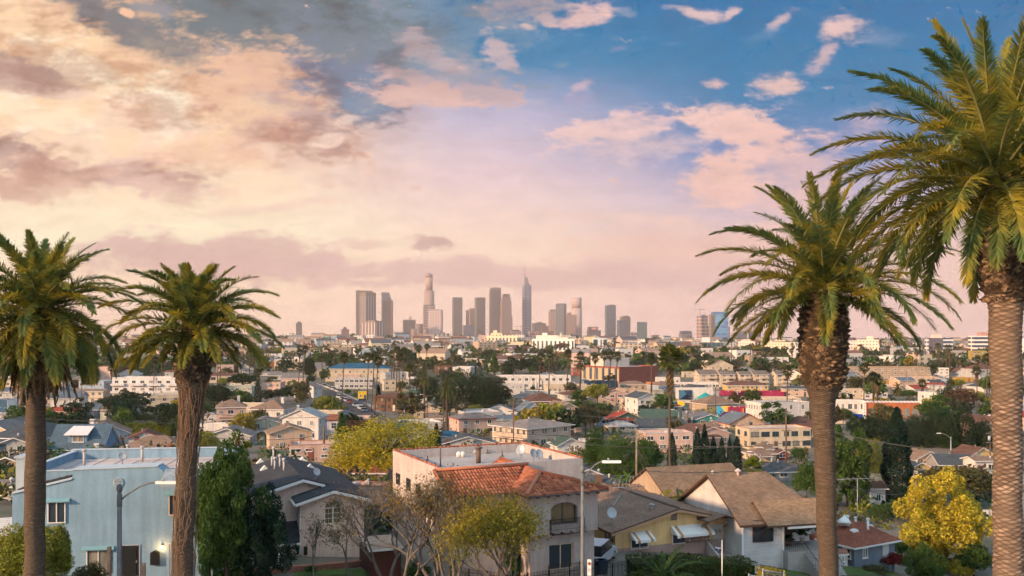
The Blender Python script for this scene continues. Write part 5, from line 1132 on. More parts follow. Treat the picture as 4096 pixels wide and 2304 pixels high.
tower('O',940,'flat teal painted wall below the brown brick block',[(1708,1872,448,'paint',(.0,.17,.17))],dr=.3,name='teal_hall',cat='hall',group=RID)
tower('O',1000,'white old building on the far right edge of the ridge',[(2530,2700,300,'pierced',c_(240,225,220))],dr=.5,name='hotel',cat='hotel',group=RID)
# ---------------- the near row of houses ----------------
class Frame:
 def __init__(s,r,px,py,Y,yaw,name,label,cat='house',group='near houses along the street',z=None):
  a,b_=S(r,px,py);s.th=R(yaw);s.O=np.array([(a-CX)/F*Y,Y]);s.z=float(gz(s.O[0],Y))if z is None else z
  s.u=np.array([math.cos(s.th),math.sin(s.th)]);s.v=np.array([-math.sin(s.th),math.cos(s.th)])
  s.e=empty(name,(s.O[0],s.O[1],s.z),s.th);tag(s.e,label,cat,group)
 def ray(s,r,x,y):
  a,b_=S(r,x,y);return np.array([(a-CX)/F,1.0]),(HY-b_)/F
 def pix(s,r,x,y,v=0.0):
  d,m=s.ray(r,x,y);t=(v+s.O@s.v)/(d@s.v);P=d*t;return float((P-s.O)@s.u),float(EYE+m*t-s.z)
 def pixu(s,r,x,y,u=0.0):
  d,m=s.ray(r,x,y);t=(u+s.O@s.u)/(d@s.u);P=d*t;return float((P-s.O)@s.v),float(EYE+m*t-s.z)
 def pixz(s,r,x,y,z):
  d,m=s.ray(r,x,y);t=(z+s.z-EYE)/m;P=d*t;return float((P-s.O)@s.u),float((P-s.O)@s.v)
 def world(s,u,v,z):P=s.O+u*s.u+v*s.v;return(P[0],P[1],s.z+z)
def wall_holes(mb,u0,u1,z0,z1,v,holes,depth=.18,m=0):
 us=sorted({u0,u1,*[h[0]for h in holes],*[h[1]for h in holes]});zs=sorted({z0,z1,*[h[2]for h in holes],*[h[3]for h in holes]})
 for i in range(len(us)-1):
  for j in range(len(zs)-1):
   cu,cz=(us[i]+us[i+1])/2,(zs[j]+zs[j+1])/2
   if any(h[0]<cu<h[1]and h[2]<cz<h[3]for h in holes):continue
   mb.poly([(us[i],v,zs[j]),(us[i+1],v,zs[j]),(us[i+1],v,zs[j+1]),(us[i],v,zs[j+1])],m)
 for a,b_,c,d in holes:
  D=v+depth
  mb.poly([(a,v,c),(a,D,c),(b_,D,c),(b_,v,c)],m);mb.poly([(a,v,d),(b_,v,d),(b_,D,d),(a,D,d)],m)
  mb.poly([(a,v,c),(a,v,d),(a,D,d),(a,D,c)],m);mb.poly([(b_,v,c),(b_,D,c),(b_,D,d),(b_,v,d)],m)
def big_window(fr,u0,u1,z0,z1,v=0.0,depth=.14,frame='w',style='s',label=None,glass='glass',rot=None):
 w,h=u1-u0,z1-z0;b_=MB();t=.06
 for a,c,d,f in((-w/2,w/2,0,t),(-w/2,w/2,h-t,h),(-w/2,-w/2+t,t,h-t),(w/2-t,w/2,t,h-t)):b_.box(a,c,-.06,.03,d,f)
 if 's' in style:b_.box(-.03,.03,-.05,.02,t,h-t)
 if 'h' in style:b_.box(-w/2+t,w/2-t,-.045,.02,h*.5-.025,h*.5+.025)
 o=b_.build('window',M[TR[frame]],fr.e if isinstance(fr,Frame)else fr,((u0+u1)/2,v+depth-.03,z0),rot or 0)
 g_=MB();g_.poly([(-w/2+t,0,t),(w/2-t,0,t),(w/2-t,0,h-t),(-w/2+t,0,h-t)]);g_.build('pane',M[glass],o)
 if 'c' in style:
  c=MB();k=14
  for i in range(k):a=w*.02+i*w*.42/k;c.box(a,a+w*.42/k*.55,.015,.03,.08,h-.08)
  o2=c.build('curtain',M['paint'],o,(0,.03,0),color=(.42,.38,.30))
 return o
m_glass('blind',(.17,.12,.07),0.0)
def tile_slope(mb,P,r=.115,pitch=.25,rowl=.40,m=0):
 """barrel tiles laid over a planar polygon P (3-d points, first edge = eave, left to right)"""
 P=[np.array(p,float)for p in P];a=P[1]-P[0];a/=np.linalg.norm(a);n=np.cross(a,P[-1]-P[0]);n/=np.linalg.norm(n)
 if n[2]<0:n=-n
 b_=np.cross(n,a);
 if b_[2]<0:b_=-b_
 q=np.array([[(p-P[0])@a,(p-P[0])@b_]for p in P])
 def inside(x,y):
  c=False;k=len(q)
  for i in range(k):
   x1,y1=q[i];x2,y2=q[(i+1)%k]
   if(y1>y)!=(y2>y)and x<(x2-x1)*(y-y1)/(y2-y1)+x1:c=not c
  return c
 mb.poly([tuple(p)for p in(P if np.cross(P[1]-P[0],P[2]-P[1])[2]>0 else P[::-1])],m)
 rng=random.Random(3);y=-.08
 while y<q[:,1].max():
  x=q[:,0].min()+.1
  while x<q[:,0].max():
   if inside(x,max(y+rowl*.5,.02)):
    jx,jy=rng.uniform(-.015,.015),rng.uniform(-.03,.03);L=rowl*1.12;k=5;i0=len(mb.v)
    for e_,(yy,rr,lift)in enumerate(((y+jy,r,.035),(y+jy+L,r*.82,.005))):
     for t in range(k+1):
      w_=math.pi*t/k;p=P[0]+a*(x+jx+rr*math.cos(w_))+b_*yy+n*(rr*math.sin(w_)*.9+lift);mb.v.append(tuple(p))
    for t in range(k):mb.f.append((i0+t,i0+t+1,i0+k+2+t,i0+k+1+t)[::-1]);mb.m.append(m);mb.sm.append(True)
    mb.f.append(tuple(i0+t for t in range(k+1)));mb.m.append(m);mb.sm.append(False)
   x+=pitch
  y+=rowl
mt,nt_,bb=nmat('clay');geo_=nt_.nodes.new('ShaderNodeNewGeometry')
cr_=nt_.nodes.new('ShaderNodeValToRGB');nt_.links.new(geo_.outputs['Random Per Island'],cr_.inputs[0]);el_=cr_.color_ramp.elements
el_[0].color=(.20,.062,.032,1);el_[1].color=(.46,.18,.10,1);el_.new(.5).color=(.36,.115,.062,1)
nz_=noise(nt_,2.0,4,.6);nt_.links.new(mixc(nt_,mrange(nt_,nz_,.5,.75,0,.6),cr_.outputs[0],(.20,.13,.09)),bb.inputs['Base Color']);bb.inputs['Roughness'].default_value=.85;M['clay']=mt
def plane_slab(mb,pts,t=.2,m=0,edge=1):
 p=[np.array(q,float)for q in pts]
 if np.cross(p[1]-p[0],p[2]-p[1])[2]<0:pts=pts[::-1]
 mb.slab(pts,t,m,edge)
BLUE=(.225,.36,.475)
def blue_house():
 f=Frame('G',700,1600,55.0,7,'house','pale blue stucco house with a stepped parapet, dark front door and lit wall lamp')
 ou=[f.pix('G',*p)for p in((108,1800),(1885,1800),(1885,562),(1450,590),(1445,517),(1395,482),(645,512),(640,592),(108,722))]
 b_=MB();b_.prism(ou[::-1],0,1.4,axis='y');b_.build('front_wall',M['stucco'],f.e,color=BLUE)
 ul,zl=f.pix('G',150,540,1.4);ur,zr=f.pix('G',1880,478,1.4);zt=(zl+f.pix('G',1590,487,1.4)[1])/2;vf=f.pixz('G',1000,338,zt)[1]
 b_=MB();b_.box(ul,ur,1.4,vf,-2,zt-.55);t=.25
 b_.box(ul,ur,1.402,1.402+t,zt-.55,zt);b_.box(ul,ur,vf-t,vf,zt-.55,zt+.12);b_.box(ul,ul+t,1.402+t,vf-t,zt-.55,zt);b_.box(ur-t,ur,1.402+t,vf-t,zt-.55,zt)
 b_.build('wall',M['stucco'],f.e,color=BLUE)
 ro=MB();ro.poly([(ul+t,1.65,zt-.54),(ur-t,1.65,zt-.54),(ur-t,vf-t,zt-.54),(ul+t,vf-t,zt-.54)]);roof=ro.build('roof',M['membrane'],f.e,color=(.52,.44,.42))
 sm=MB()
 for k in range(9):u=ul+1.2+k*(ur-ul)/9.3;sm.box(u,u+.05,1.7,vf-.3,zt-.538,zt-.52)
 for k in range(3):v=3.5+k*3.0;sm.box(ul+.3,ur-.3,v,v+.03,zt-.538,zt-.525)
 sm.build('roof_seam',M['paint'],roof,color=(.22,.19,.19))
 cp=MB();o2=.07
 cp.box(ul-.05,ur,1.36,1.66,zt+.001,zt+.06);cp.box(ul-.05,ul+.3,1.66,vf,zt+.001,zt+.06);cp.box(ul,ur,vf-.3,vf+.03,zt+.121,zt+.18)
 P0,P1=f.pix('G',640,511),f.pix('G',1398,481);cp.prism([(P0[0],P0[1]+.002),(P1[0],P1[1]+.002),(P1[0],P1[1]+.07),(P0[0],P0[1]+.07)],-.05,1.45)
 P0,P1=f.pix('G',108,722),f.pix('G',640,592);cp.prism([(P0[0],P0[1]+.002),(P1[0],P1[1]+.002),(P1[0],P1[1]+.09),(P0[0],P0[1]+.09)],-.08,1.4)
 cp.build('coping',M['paint'],f.e,color=(.42,.50,.56))
 ch0,ch1=f.pix('G',145,405,1.0)[0],f.pix('G',236,405,1.0)[0];zc=f.pix('G',190,405,1.0)[1]
 cb=MB();cb.box(ch0,ch1,.9,2.2,0,zc);cb.box(ch0-.08,ch1+.08,.82,2.28,zc+.002,zc+.14);cb.build('chimney',M['stucco'],f.e,color=(.45,.52,.56))
 tl=MB()
 for k in range(26):
  a=f.pix('G',125+k*19.8,716-k*4.85);tl.box(a[0],a[0]+.17,.5,1.38,a[1]+.10,a[1]+.17+(k%3)*.02)
 tl.build('roof_tile',M['wood'],f.e,color=(.05,.045,.045))
 def win(x0,x1,y0,y1,**k):
  (u0,z1),(u1,z0)=f.pix('G',x0,y0),f.pix('G',x1,y1);big_window(f,u0,u1,z0,z1,0,.0,**k)
  hb=MB();hb.slab([(u0-.3,-.28,z1+.05),(u1+.3,-.28,z1+.05),(u1+.22,.0,z1+.2),(u0-.22,0,z1+.2)],.06);hb.build('window_hood',M['paint'],f.e,color=(.17,.33,.38))
 win(424,584,790,978,style='sc');win(768,978,1214,1420,style='sc');win(1497,1680,728,908,frame='c',style='s')
 (u0,z1),(u1,z0)=f.pix('G',1075,1182),f.pix('G',1233,1182+325)
 d=MB();d.box(u0,u1,-.04,.01,z0-.1,z1);d.box(u0+.15,u1-.15,-.06,-.04,z0+.3,z1-.2);do=d.build('door',M['paint'],f.e,color=(.012,.015,.018));k_=MB();k_.tube([(u1-.14,-.1,z1-1.0),(u1-.14,-.04,z1-1.0)],.04,8);k_.tube([(u1-.14,-.1,z1-.92),(u1-.14,-.04,z1-.92)],.03,8);k_.build('handle',M['galv'],do)
 fm=MB();fm.box(u0-.07,u0-.003,-.05,0,z0,z1+.06);fm.box(u1+.003,u1+.07,-.05,0,z0,z1+.06);fm.box(u0-.003,u1+.003,-.05,0,z1+.003,z1+.06);fm.build('door_frame',M['paint'],f.e,color=(.3,.33,.36))
 (u0,z1),(u1,z0)=f.pix('G',1497,1157),f.pix('G',1640,1500);d=MB();d.box(u0,u1,-.03,0,z0,z1)
 for k in range(9):x=u0+(u1-u0)*k/8;d.box(x-.015,x+.015,-.07,-.035,z0,z1)
 for k in range(4):zz=z0+(z1-z0)*k/3;d.box(u0,u1,-.075,-.07,zz-.03,zz+.03)
 d.build('security_door',M['paint'],f.e,color=(.38,.45,.50))
 uc,zc=f.pix('G',1049,620);vb=MB();rr=.30;vb.tube([(uc,-.06,zc),(uc,0,zc)],rr,24);v_=vb.build('round_vent',M['paint'],f.e,color=(.42,.5,.55));sl_=MB()
 for k in range(7):z_=zc-.25+k*.08;hw=math.sqrt(max(0.01,rr**2-(z_-zc)**2))-.05;sl_.box(uc-hw,uc+hw,-.085,-.062,z_-.01,z_+.02)
 sl_.build('slat',M['paint'],v_,color=(.10,.15,.22))
 u,z=f.pix('G',1443,1180);lb=MB();lb.tube([(u,0,z+.1),(u,-.16,z+.1),(u,-.18,z+.02)],.04,6);l_=lb.build('wall_lamp',M['black'],f.e);bb_=MB();bb_.lathe([(.02,-.1),(.06,-.04),(.05,.02)],8,c=(u,-.18,z));bb_.build('bulb',M['lamp'],l_)
 pl=bpy.data.lights.new('porch_bulb','POINT');pl.energy=22;pl.color=(1,.45,.15);pl.shadow_soft_size=.06;po=bpy.data.objects.new('porch_bulb',pl);COL.objects.link(po);po.parent=f.e;po.location=(u,-.32,z-.05)
 u,z=f.pix('G',1377,1290);mbx=MB();mbx.box(u-.26,u+.26,-.2,0,z-.38,z+.36);mbx.prism([(u-.26,z+.362),(u+.26,z+.362),(u,z+.5)],-.22,0);mbx.build('mailbox',M['black'],f.e)
 up0,zp1=f.pix('G',1410,640,-1.4);up1,_=f.pix('G',1690,640,-1.4);cn=MB();cn.slab([(up0,-1.3,zp1),(up1,-1.3,zp1),(up1,-.02,zp1+.75),(up0,-.02,zp1+.75)],.16,0,1);cn.build('canopy',[M['wood'],M['paint']],f.e,color=(.27,.33,.38))
 for x,y0,y1,r_ in((747,345,485,.1),(862,345,395,.07),(1130,300,400,.08),(1260,315,440,.09),(1397,325,372,.07),(410,465,480,.06)):
  u,v=f.pixz('G',x,y1,zt-.54);h_=(y1-y0)/2.2155*(55+v)/F;p=MB();p.tube([(u,v,zt-.54),(u,v,zt-.54+h_)],r_,8);p.tube([(u,v,zt-.54+h_),(u,v,zt-.40+h_)],r_*1.6,8);p.build('roof_vent',M['paint'],f.e,color=(.45,.42,.40))
 u,v=f.pixz('G',1083,478,zt-.54);dish(*f.world(u,v,zt-.54),'satellite dish on the roof of the pale blue house',R(25),.75)
 fr_=frond_mesh(3.4,3,6,60,.35,900,mat='deadfrond',vee=0.0,name='fallen_frond');wv=f.world(f.pixz('G',700,490,zt-.5)[0],2.2,zt-.15);o=link('fallen_frond',fr_,None,wv,R(7));tag(o,'dried palm frond lying along the parapet of the pale blue house','palm frond')
 for x0,y0,x1,y1 in((968,1190,958,1500),(1272,1335,1262,1500),(1215,1449,1215,1520)):
  a=f.pix('G',x0,y0,-2.2);b2=f.pix('G',x1,y1,-2.2);pw=MB();pw.box(a[0]-.1,a[0]+.1,-2.3,-2.1,b2[1]-.6,a[1]);pw.build('porch_post',M['wood'],f.e,color=(.16,.13,.11))
 return f
blue_house()
def arch_house():
 f=Frame('H',455,1405,67.5,21,'house','cream two-storey house with a charcoal roof and an arched upper window');CRE=(.74,.55,.45)
 u1=f.pix('H',1010,1000)[0];zeL=f.pix('H',455,795)[1];zeR=f.pix('H',1010,747)[1];ua,za=f.pix('H',742,690);ze=(zeL+zeR)/2
 zb=-1.5;vm=2.3;D=15.0
 (wu0,wz1),(wu1,wz0)=f.pix('H',660,852),f.pix('H',812,980);arc_c=((wu0+wu1)/2,wz1);rad=(wu1-wu0)/2
 b_=MB();wall_holes(b_,0,u1,zb,ze,0,[(wu0,wu1,wz0,wz1)],.16)
 K=14;arc=[(arc_c[0]+rad*math.cos(math.pi*k/K),arc_c[1]+rad*math.sin(math.pi*k/K))for k in range(K+1)]
 # gable above the eave line plus the strip around the arch
 top=max(za,arc_c[1]+rad+.3)
 b2=MB();wall_holes(b2,0,u1,zb,wz1,0,[(wu0,wu1,wz0,wz1)],.16)
 b2.poly([(0,0,wz1),(wu0,0,wz1)]+[(x,0,z)for x,z in arc[::-1][:K//2+1]]+[(arc_c[0],0,za),(0,0,ze)]);b2.poly([(wu1,0,wz1),(u1,0,wz1),(u1,0,ze),(arc_c[0],0,za)]+[(x,0,z)for x,z in arc[::-1][K//2:]][:-1])
 for k in range(K):(x0,z0),(x1,z1)=arc[k],arc[k+1];b2.poly([(x0,0,z0),(x0,.16,z0),(x1,.16,z1),(x1,0,z1)])
 b2.poly([(0,0,zb),(0,0,ze),(0,vm,ze),(0,vm,zb)]);b2.poly([(u1,0,zb),(u1,D,zb),(u1,D,ze),(u1,0,ze)])
 uL,zL=f.pix('H',105,716,vm);uA,zA=f.pix('H',465,590,vm);uL-=1.5;zL-=.42
 b2.poly([(uL,vm,zb),(0,vm,zb),(0,vm,ze),(u1,vm,ze),(uA,vm,zA),(uL,vm,zL)]);b2.poly([(uL,vm,zb),(uL,vm,zL),(uL,D,zL),(uL,D,zb)]);b2.poly([(uL,D,zb),(uL,D,zL),(uA,D,zA),(u1,D,ze),(u1,D,zb)])
 b2.build('wall',M['stucco'],f.e,color=CRE)
 tr=MB()
 ring=lambda r0,r1,v0,v1:[tr.poly([(arc_c[0]+r0*math.cos(a0),v0,arc_c[1]+r0*math.sin(a0)),(arc_c[0]+r1*math.cos(a0),v0,arc_c[1]+r1*math.sin(a0)),(arc_c[0]+r1*math.cos(a1),v0,arc_c[1]+r1*math.sin(a1)),(arc_c[0]+r0*math.cos(a1),v0,arc_c[1]+r0*math.sin(a1))])or
tr.poly([(arc_c[0]+r1*math.cos(a0),v0,arc_c[1]+r1*math.sin(a0)),(arc_c[0]+r1*math.cos(a0),v1,arc_c[1]+r1*math.sin(a0)),(arc_c[0]+r1*math.cos(a1),v1,arc_c[1]+r1*math.sin(a1)),(arc_c[0]+r1*math.cos(a1),v0,arc_c[1]+r1*math.sin(a1))])for a0,a1 in[(math.pi*k/16,math.pi*(k+1)/16)for k in range(16)]]
 ring(rad+.12,rad+.3,-.10,0);ring(rad+.3,rad+.42,-.05,0)
 tr.box(wu0-.42,wu0-.12,-.10,0,wz0,wz1);tr.box(wu1+.12,wu1+.42,-.10,0,wz0,wz1);tr.box(wu0-.5,wu1+.5,-.16,0,wz0-.5,wz0-.02);tr.build('window_surround',M['stucco'],f.e,color=tuple(v*1.08 for v in CRE))
 w_=MB();t=.06;V0,V1=.06,.12
 for a,c,d,g_ in((wu0,wu0+t,wz0,wz1),(wu1-t,wu1,wz0,wz1),(wu0+t,wu1-t,wz0,wz0+t),(wu0+t,wu1-t,wz1-.04,wz1+.04),(arc_c[0]-.05,arc_c[0]+.05,wz0+t,wz1-.04)):w_.box(a,c,V0,V1,d,g_)
 for i in range(4):x=wu0+(wu1-wu0)*(.25 if i%2==0 else .75);w_.box(x-.015,x+.015,V0+.01,V1,wz0+t,wz1-.04)
 for k in(1,2):z_=wz0+(wz1-wz0)*k/3;w_.box(wu0+t,wu1-t,V0+.01,V1-.005,z_-.015,z_+.015)
 for a in(45,90,135):w_.tube([(arc_c[0],.09,arc_c[1]),(arc_c[0]+rad*math.cos(R(a)),.09,arc_c[1]+rad*math.sin(R(a)))],.02,4)
 for k in range(K):w_.tube([(arc[k][0]*.97+arc_c[0]*.03,.09,arc[k][1]),(arc[k+1][0]*.97+arc_c[0]*.03,.09,arc[k+1][1])],.04,4,cap=False)
 wo=w_.build('arched_window',M['white'],f.e);g2=MB();g2.poly([(wu0,.125,wz0),(wu1,.125,wz0)]+[(x,.125,z)for x,z in arc]);g2.build('pane',M['blind'],wo)
 rf=MB();oh=.45;tt=.16
 def slope(ux,zx,ue,zee,v0,v1):
  k=(zx-zee)/(ux-ue)if ux!=ue else 0;sgn=1 if ue>ux else-1;ue2=ue+sgn*oh;ze2=zee+k*sgn*oh
  plane_slab(rf,[(ue2,v0,ze2+tt),(ux,v0,zx+tt),(ux,v1,zx+tt),(ue2,v1,ze2+tt)],.2)
 slope(arc_c[0],za,0,ze,-oh,vm+1.5);slope(arc_c[0],za,u1,ze,-oh,vm-.5);slope(uA,zA,uL,zL,vm-.5,D+.4);slope(uA,zA,u1,ze,vm-.5,D+.4)
 rf.build('roof',[M['shingle'],M['trim_dark']],f.e,color=(.052,.055,.064))
 fb=MB()
 for(ux,zx),(ue,zee),v in(((arc_c[0],za),(0-oh,ze-(za-ze)/arc_c[0]*oh),-oh-.03),((arc_c[0],za),(u1+oh,ze-(za-ze)/arc_c[0]*oh),-oh-.03),((uA,zA),(uL-oh,zL-.12),vm-.54),((uA,zA),(arc_c[0]-.3,zA+(ze-zA)/(u1-uA)*(arc_c[0]-.3-uA)),vm-.54)):
  q=sorted([(ux,zx),(ue,zee)]);fb.prism([(q[0][0],q[0][1]-.16),(q[1][0],q[1][1]-.16),(q[1][0],q[1][1]+.06),(q[0][0],q[0][1]+.06)],v,v+.028)
 fb.build('fascia',M['white'],f.e)
 gt=MB();gt.tube([(0-.08,-.06,ze-.2),(-.08,-.06,.3),(-.25,-.2,.1)],.05,6);gt.box(-.6,-.45,-oh,vm-.2,ze-.28,ze-.12);gt.box(u1+oh,u1+oh+.12,-oh,D,ze-.3,ze-.16);gt.build('gutter',M['paint'],f.e,color=(.55,.50,.46))
 zg=f.pix('H',700,1140)[1];gb=MB();gb.box(0.002,u1,-.012,0,zg-.02,zg+.02);gb.build('band',M['stucco'],f.e,color=tuple(v*.7 for v in CRE))
 a=f.pix('H',315,965,vm);c=f.pix('H',467,1150,0);pr=MB();plane_slab(pr,[(uL+.5,-.1,c[1]),(-.02,-.1,c[1]),(-.02,vm-.01,a[1]),(uL+.5,vm-.01,a[1])],.16);pr.build('porch_roof',[M['shingle'],M['white']],f.e,color=(.045,.048,.058))
 pc=MB();pc.box(-.65,-.25,.1,.5,zb,c[1]-.2);pc.build('porch_post',M['stucco'],f.e,color=CRE);u,z=f.pix('H',478,1215);la=MB();la.box(u-.02+.0,u+.22,-.3,-.02,z-.35,z+.25);la.build('lantern',M['black'],f.e)
 door_obj(f.e,-2.3,vm-.0,.0,1.0,2.2,0,(.10,.07,.06))
 kp=(zA-ze)/(uA-u1)
 def onroof(x,y):
  d,m_=f.ray('H',x,y);best=None
  for i in range(400):
   t_=60+i*.08;P=d*t_;u=(P-f.O)@f.u;v=(P-f.O)@f.v;z=EYE+m_*t_-f.z;zr=zA+kp*(u-uA)if u>uA else zA+(zL-zA)/(uL-uA)*(u-uA)
   if z<zr+.18:return u,v,zr+.16
  return 1,5,ze+1
 for x,y,k in((208,400,1),(195,465,0),(265,475,1),(220,497,1),(300,510,1)):
  u,v,z=onroof(x,y);p=MB();p.tube([(u,v,z-.2),(u,v,z+.75)],.08,8);p.tube([(u,v,z+.76),(u,v,z+1.0)],.13,8)if k else None;p.build('roof_vent',M['paint'],f.e,color=(.48,.47,.47))
 for x,y in((470,422),(540,485),(100,438),(135,500)):
  u,v,z=onroof(x,y);p=MB();p.prism([(u-.45,z-.1),(u+.35,z-.1),(u-.05,z+.32)],v-.25,v+.25);p.build('triangular_vent',M['white'],f.e)
 u,v,z=onroof(590,600);dish(*f.world(u,v,z-.05),'satellite dish on the charcoal roof of the arched-window house',R(40),.75)
 return f
arch_house()
def tile_house():
 f=Frame('I',265,1449,62.0,25,'house','grey stucco house with clay tile roofs and a bowed iron balcony');W=(.44,.37,.34);zb=-1.6
 u1,_=f.pix('I',866,1000);ze=f.pix('I',265,735)[1];zj=f.pix('I',400,1088)[1];vb=f.pixu('I',150,760,0)[0];vb=min(max(vb,2.0),6)
 uW0,uW1=f.pix('I',452,900)[0],f.pix('I',668,900)[0];zW0,zW1=f.pix('I',560,992)[1],f.pix('I',560,790)[1];za_=f.pix('I',560,762)[1]
 uD0,uD1=f.pix('I',434,1300,.5)[0],f.pix('I',652,1300,.5)[0];zD0,zD1=f.pix('I',540,1392,.5)[1],f.pix('I',540,1162,.5)[1]
 b_=MB();wall_holes(b_,0,u1,zj,ze,0,[(uW0,uW1+.18,zW0,zW1-.06)],.42);wall_holes(b_,.25,u1,zb,zj,.5,[(uD0,uD1,zD0,zD1)],.3)
 b_.poly([(0,0,zj),(u1,0,zj),(u1,.5,zj),(0,.5,zj)][::-1]);b_.poly([(0,0,zj),(0,0,ze),(0,9,ze),(0,9,zj)]);b_.poly([(.25,.5,zb),(.25,.5,zj),(.25,9,zj),(.25,9,zb)]);b_.poly([(0,.5,zj),(.25,.5,zj),(.25,9,zj),(0,9,zj)])
 b_.poly([(u1,0,zj),(u1,9,zj),(u1,9,ze),(u1,0,ze)]);b_.poly([(u1,.5,zb),(u1,9,zb),(u1,9,zj),(u1,.5,zj)])
 b_.build('wall',M['stucco'],f.e,color=W)
 # curved head of the upper opening
 ah=MB();um=(uW0+uW1+.18)/2;hw=(uW1+.18-uW0)/2;K=10
 for sg in(-1,1):
  pts=[(um+sg*hw,zW1-.55)]+[(um+sg*hw*math.cos(math.pi/2*k/K),zW1-.55+(.49)*math.sin(math.pi/2*k/K))for k in range(K+1)][1:]+[(um+sg*hw,zW1-.06)]
  ah.prism(pts if sg<0 else pts[::-1],.03,.4)
 ah.build('arch_head',M['stucco'],f.e,color=W)
 big_window(f,uW0+.02,uW1+.14,zW0+.02,zW1-.1,.30,.05,'d','s',glass='blind');big_window(f,uD0+.02,uD1-.02,zD0,zD1-.04,.62,.1,'c','sc')
 # pyramid tile roof of the front block
 oh=.55;A0=(-oh,-oh,ze+.05);A1=(u1+oh,-oh,ze+.05);ap_u=u1*.36;zr=f.pix('I',432,535,u1*.42)[1];AP=(ap_u,u1*.42,zr);B0=(-oh,vb+2.2,ze+.05);RG2=(ap_u,9.3,zr+.1);B1=(u1+oh,9.3,ze+.05)
 ro=MB();tile_slope(ro,[A0,A1,AP]);tile_slope(ro,[(-oh,9.3,ze+.05),A0,AP,RG2]);tile_slope(ro,[A1,B1,RG2,AP])
 for a,c in((A0,AP),(A1,AP),(AP,RG2)):ro.tube([np.array(a)+(0,0,.1),np.array(c)+(0,0,.12)],.14,8)
 ro.build('tile_roof',M['clay'],f.e)
 so_=MB();so_.slab([(-oh,-oh,ze+.03),(u1+oh,-oh,ze+.03),(u1+oh,9.3,ze+.03),(-oh,9.3,ze+.03)],.1);
 for k in range(7):u=.4+k*(u1-.6)/6;so_.box(u,u+.1,-.45,0,ze-.2,ze-.08)
 so_.tube([(-oh,-oh-.06,ze),(u1+oh,-oh-.06,ze)],.06,6);so_.build('eave',M['wood'],f.e,color=(.16,.13,.13))
 # wing with tiled skirt and the flat-roofed body behind
 uE,zE=f.pix('H',1765,712,vb-.4);uT,_=f.pix('H',1655,525,vb+2.6);zE2=f.pix('I',185,752,vb-.4)[1];zE=(zE+zE2)/2;zT=(f.pix('H',1655,525,vb+2.6)[1]+f.pix('I',250,470,vb+2.6)[1])/2;ul=min(uE,uT)+.3
 wb=MB();wb.poly([(ul,vb,zb),(0.1,vb,zb),(0.1,vb,zE),(ul,vb,zE)]);wb.poly([(ul,vb,zb),(ul,vb,zE),(ul,vb+2.6,zT),(ul,vb+2.6,zb)]);wb.build('wing_wall',M['stucco'],f.e,color=(.44,.37,.34))
 wr=MB();tile_slope(wr,[(ul-.3,vb-.4,zE),(-.1,vb-.4,zE),(u1*.3,vb+2.6,zT),(ul-.3,vb+2.6,zT)])
 wr.tube([(ul-.3,vb-.4,zE+.1),(ul-.3,vb+2.6,zT+.12)],.13,8);wr.tube([(ul-.3,vb+2.6,zT+.12),(u1*.4,vb+2.6,zT+.12)],.12,8);wr.build('tile_skirt',M['clay'],f.e)
 vf=min(f.pixu('H',1190,350,ul)[0],34);uR=f.pix('H',2437,420,vb+6)[0]+2;uR=max(uR,u1+1.5);zt=zT+.25;vf=.4*vf+.6*min(vf,f.pixz('H',2090,312,zt)[1]);t=.28;y0=vb+2.75
 bd=MB();bd.box(ul,uR,y0,vf,zb,zt-.7);bd.box(ul,uR,y0,y0+t,zt-.7,zt);bd.box(ul,uR,vf-t,vf,zt-.7,zt);bd.box(ul,ul+t,y0+t,vf-t,zt-.7,zt);bd.box(uR-t,uR,y0+t,vf-t,zt-.7,zt);bd.build('rear_wall',M['stucco'],f.e,color=(.52,.46,.43))
 mr=MB();mr.poly([(ul+t,y0+t,zt-.69),(uR-t,y0+t,zt-.69),(uR-t,vf-t,zt-.69),(ul+t,vf-t,zt-.69)]);mr.build('flat_roof',M['membrane'],f.e,color=(.40,.36,.34))
 cp=MB()
 for a,c in(((ul+.12,y0+.1,zt+.06),(ul+.12,vf,zt+.06)),((ul,vf-.12,zt+.06),(uR,vf-.12,zt+.06)),((uR-.12,y0,zt+.06),(uR-.12,vf,zt+.06))):
  n=int(np.linalg.norm(np.array(c)-np.array(a))/.35)
  for k in range(n):p=np.array(a)+(np.array(c)-np.array(a))*k/n;q=np.array(a)+(np.array(c)-np.array(a))*(k+1.02)/n;cp.tube([p,q],.09,6,r1=.07)
 cp.build('tile_coping',M['clay'],f.e)
 for x,y0_,y1_ in((1248,500,628),(1316,540,632),(1408,585,690),(1495,640,690)):
  v,z1_=f.pixu('H',x,y0_,ul);_,z0_=f.pixu('H',x,y1_,ul);o=big_window(f,-.45,.45,0,max(.9,min(2.2,z1_-z0_)),0,0,'d','s');o.location=(ul-.02,v,z1_-max(.9,min(2.2,z1_-z0_)));o.rotation_euler=(0,0,R(-90))
 for x,y,h_ in((1515,398,.9),(1573,425,.4),(1688,485,1.5),(1640,540,.8),(1800,505,.5),(1843,500,.3),(2105,365,.4),(2236,390,.5)):
  u,v=f.pixz('H',x,y,zt-.69);p=MB();p.tube([(u,v,zt-.69),(u,v,zt-.69+h_)],.06,7);p.lathe([(.16,0),(.12,.08),(.06,.12)],8,c=(u,v,zt-.69));p.build('roof_vent',M['paint'],f.e,color=(.12,.10,.10))
 for x,y in((1853,395),(1887,395),(1985,368)):u,v=f.pixz('H',x,y,zt-.69);p=MB();p.lathe([(.25,0),(.26,.25),(.2,.4),(.05,.48)],10,c=(u,v,zt-.69));p.build('roof_vent',M['paint'],f.e,color=(.6,.58,.56))
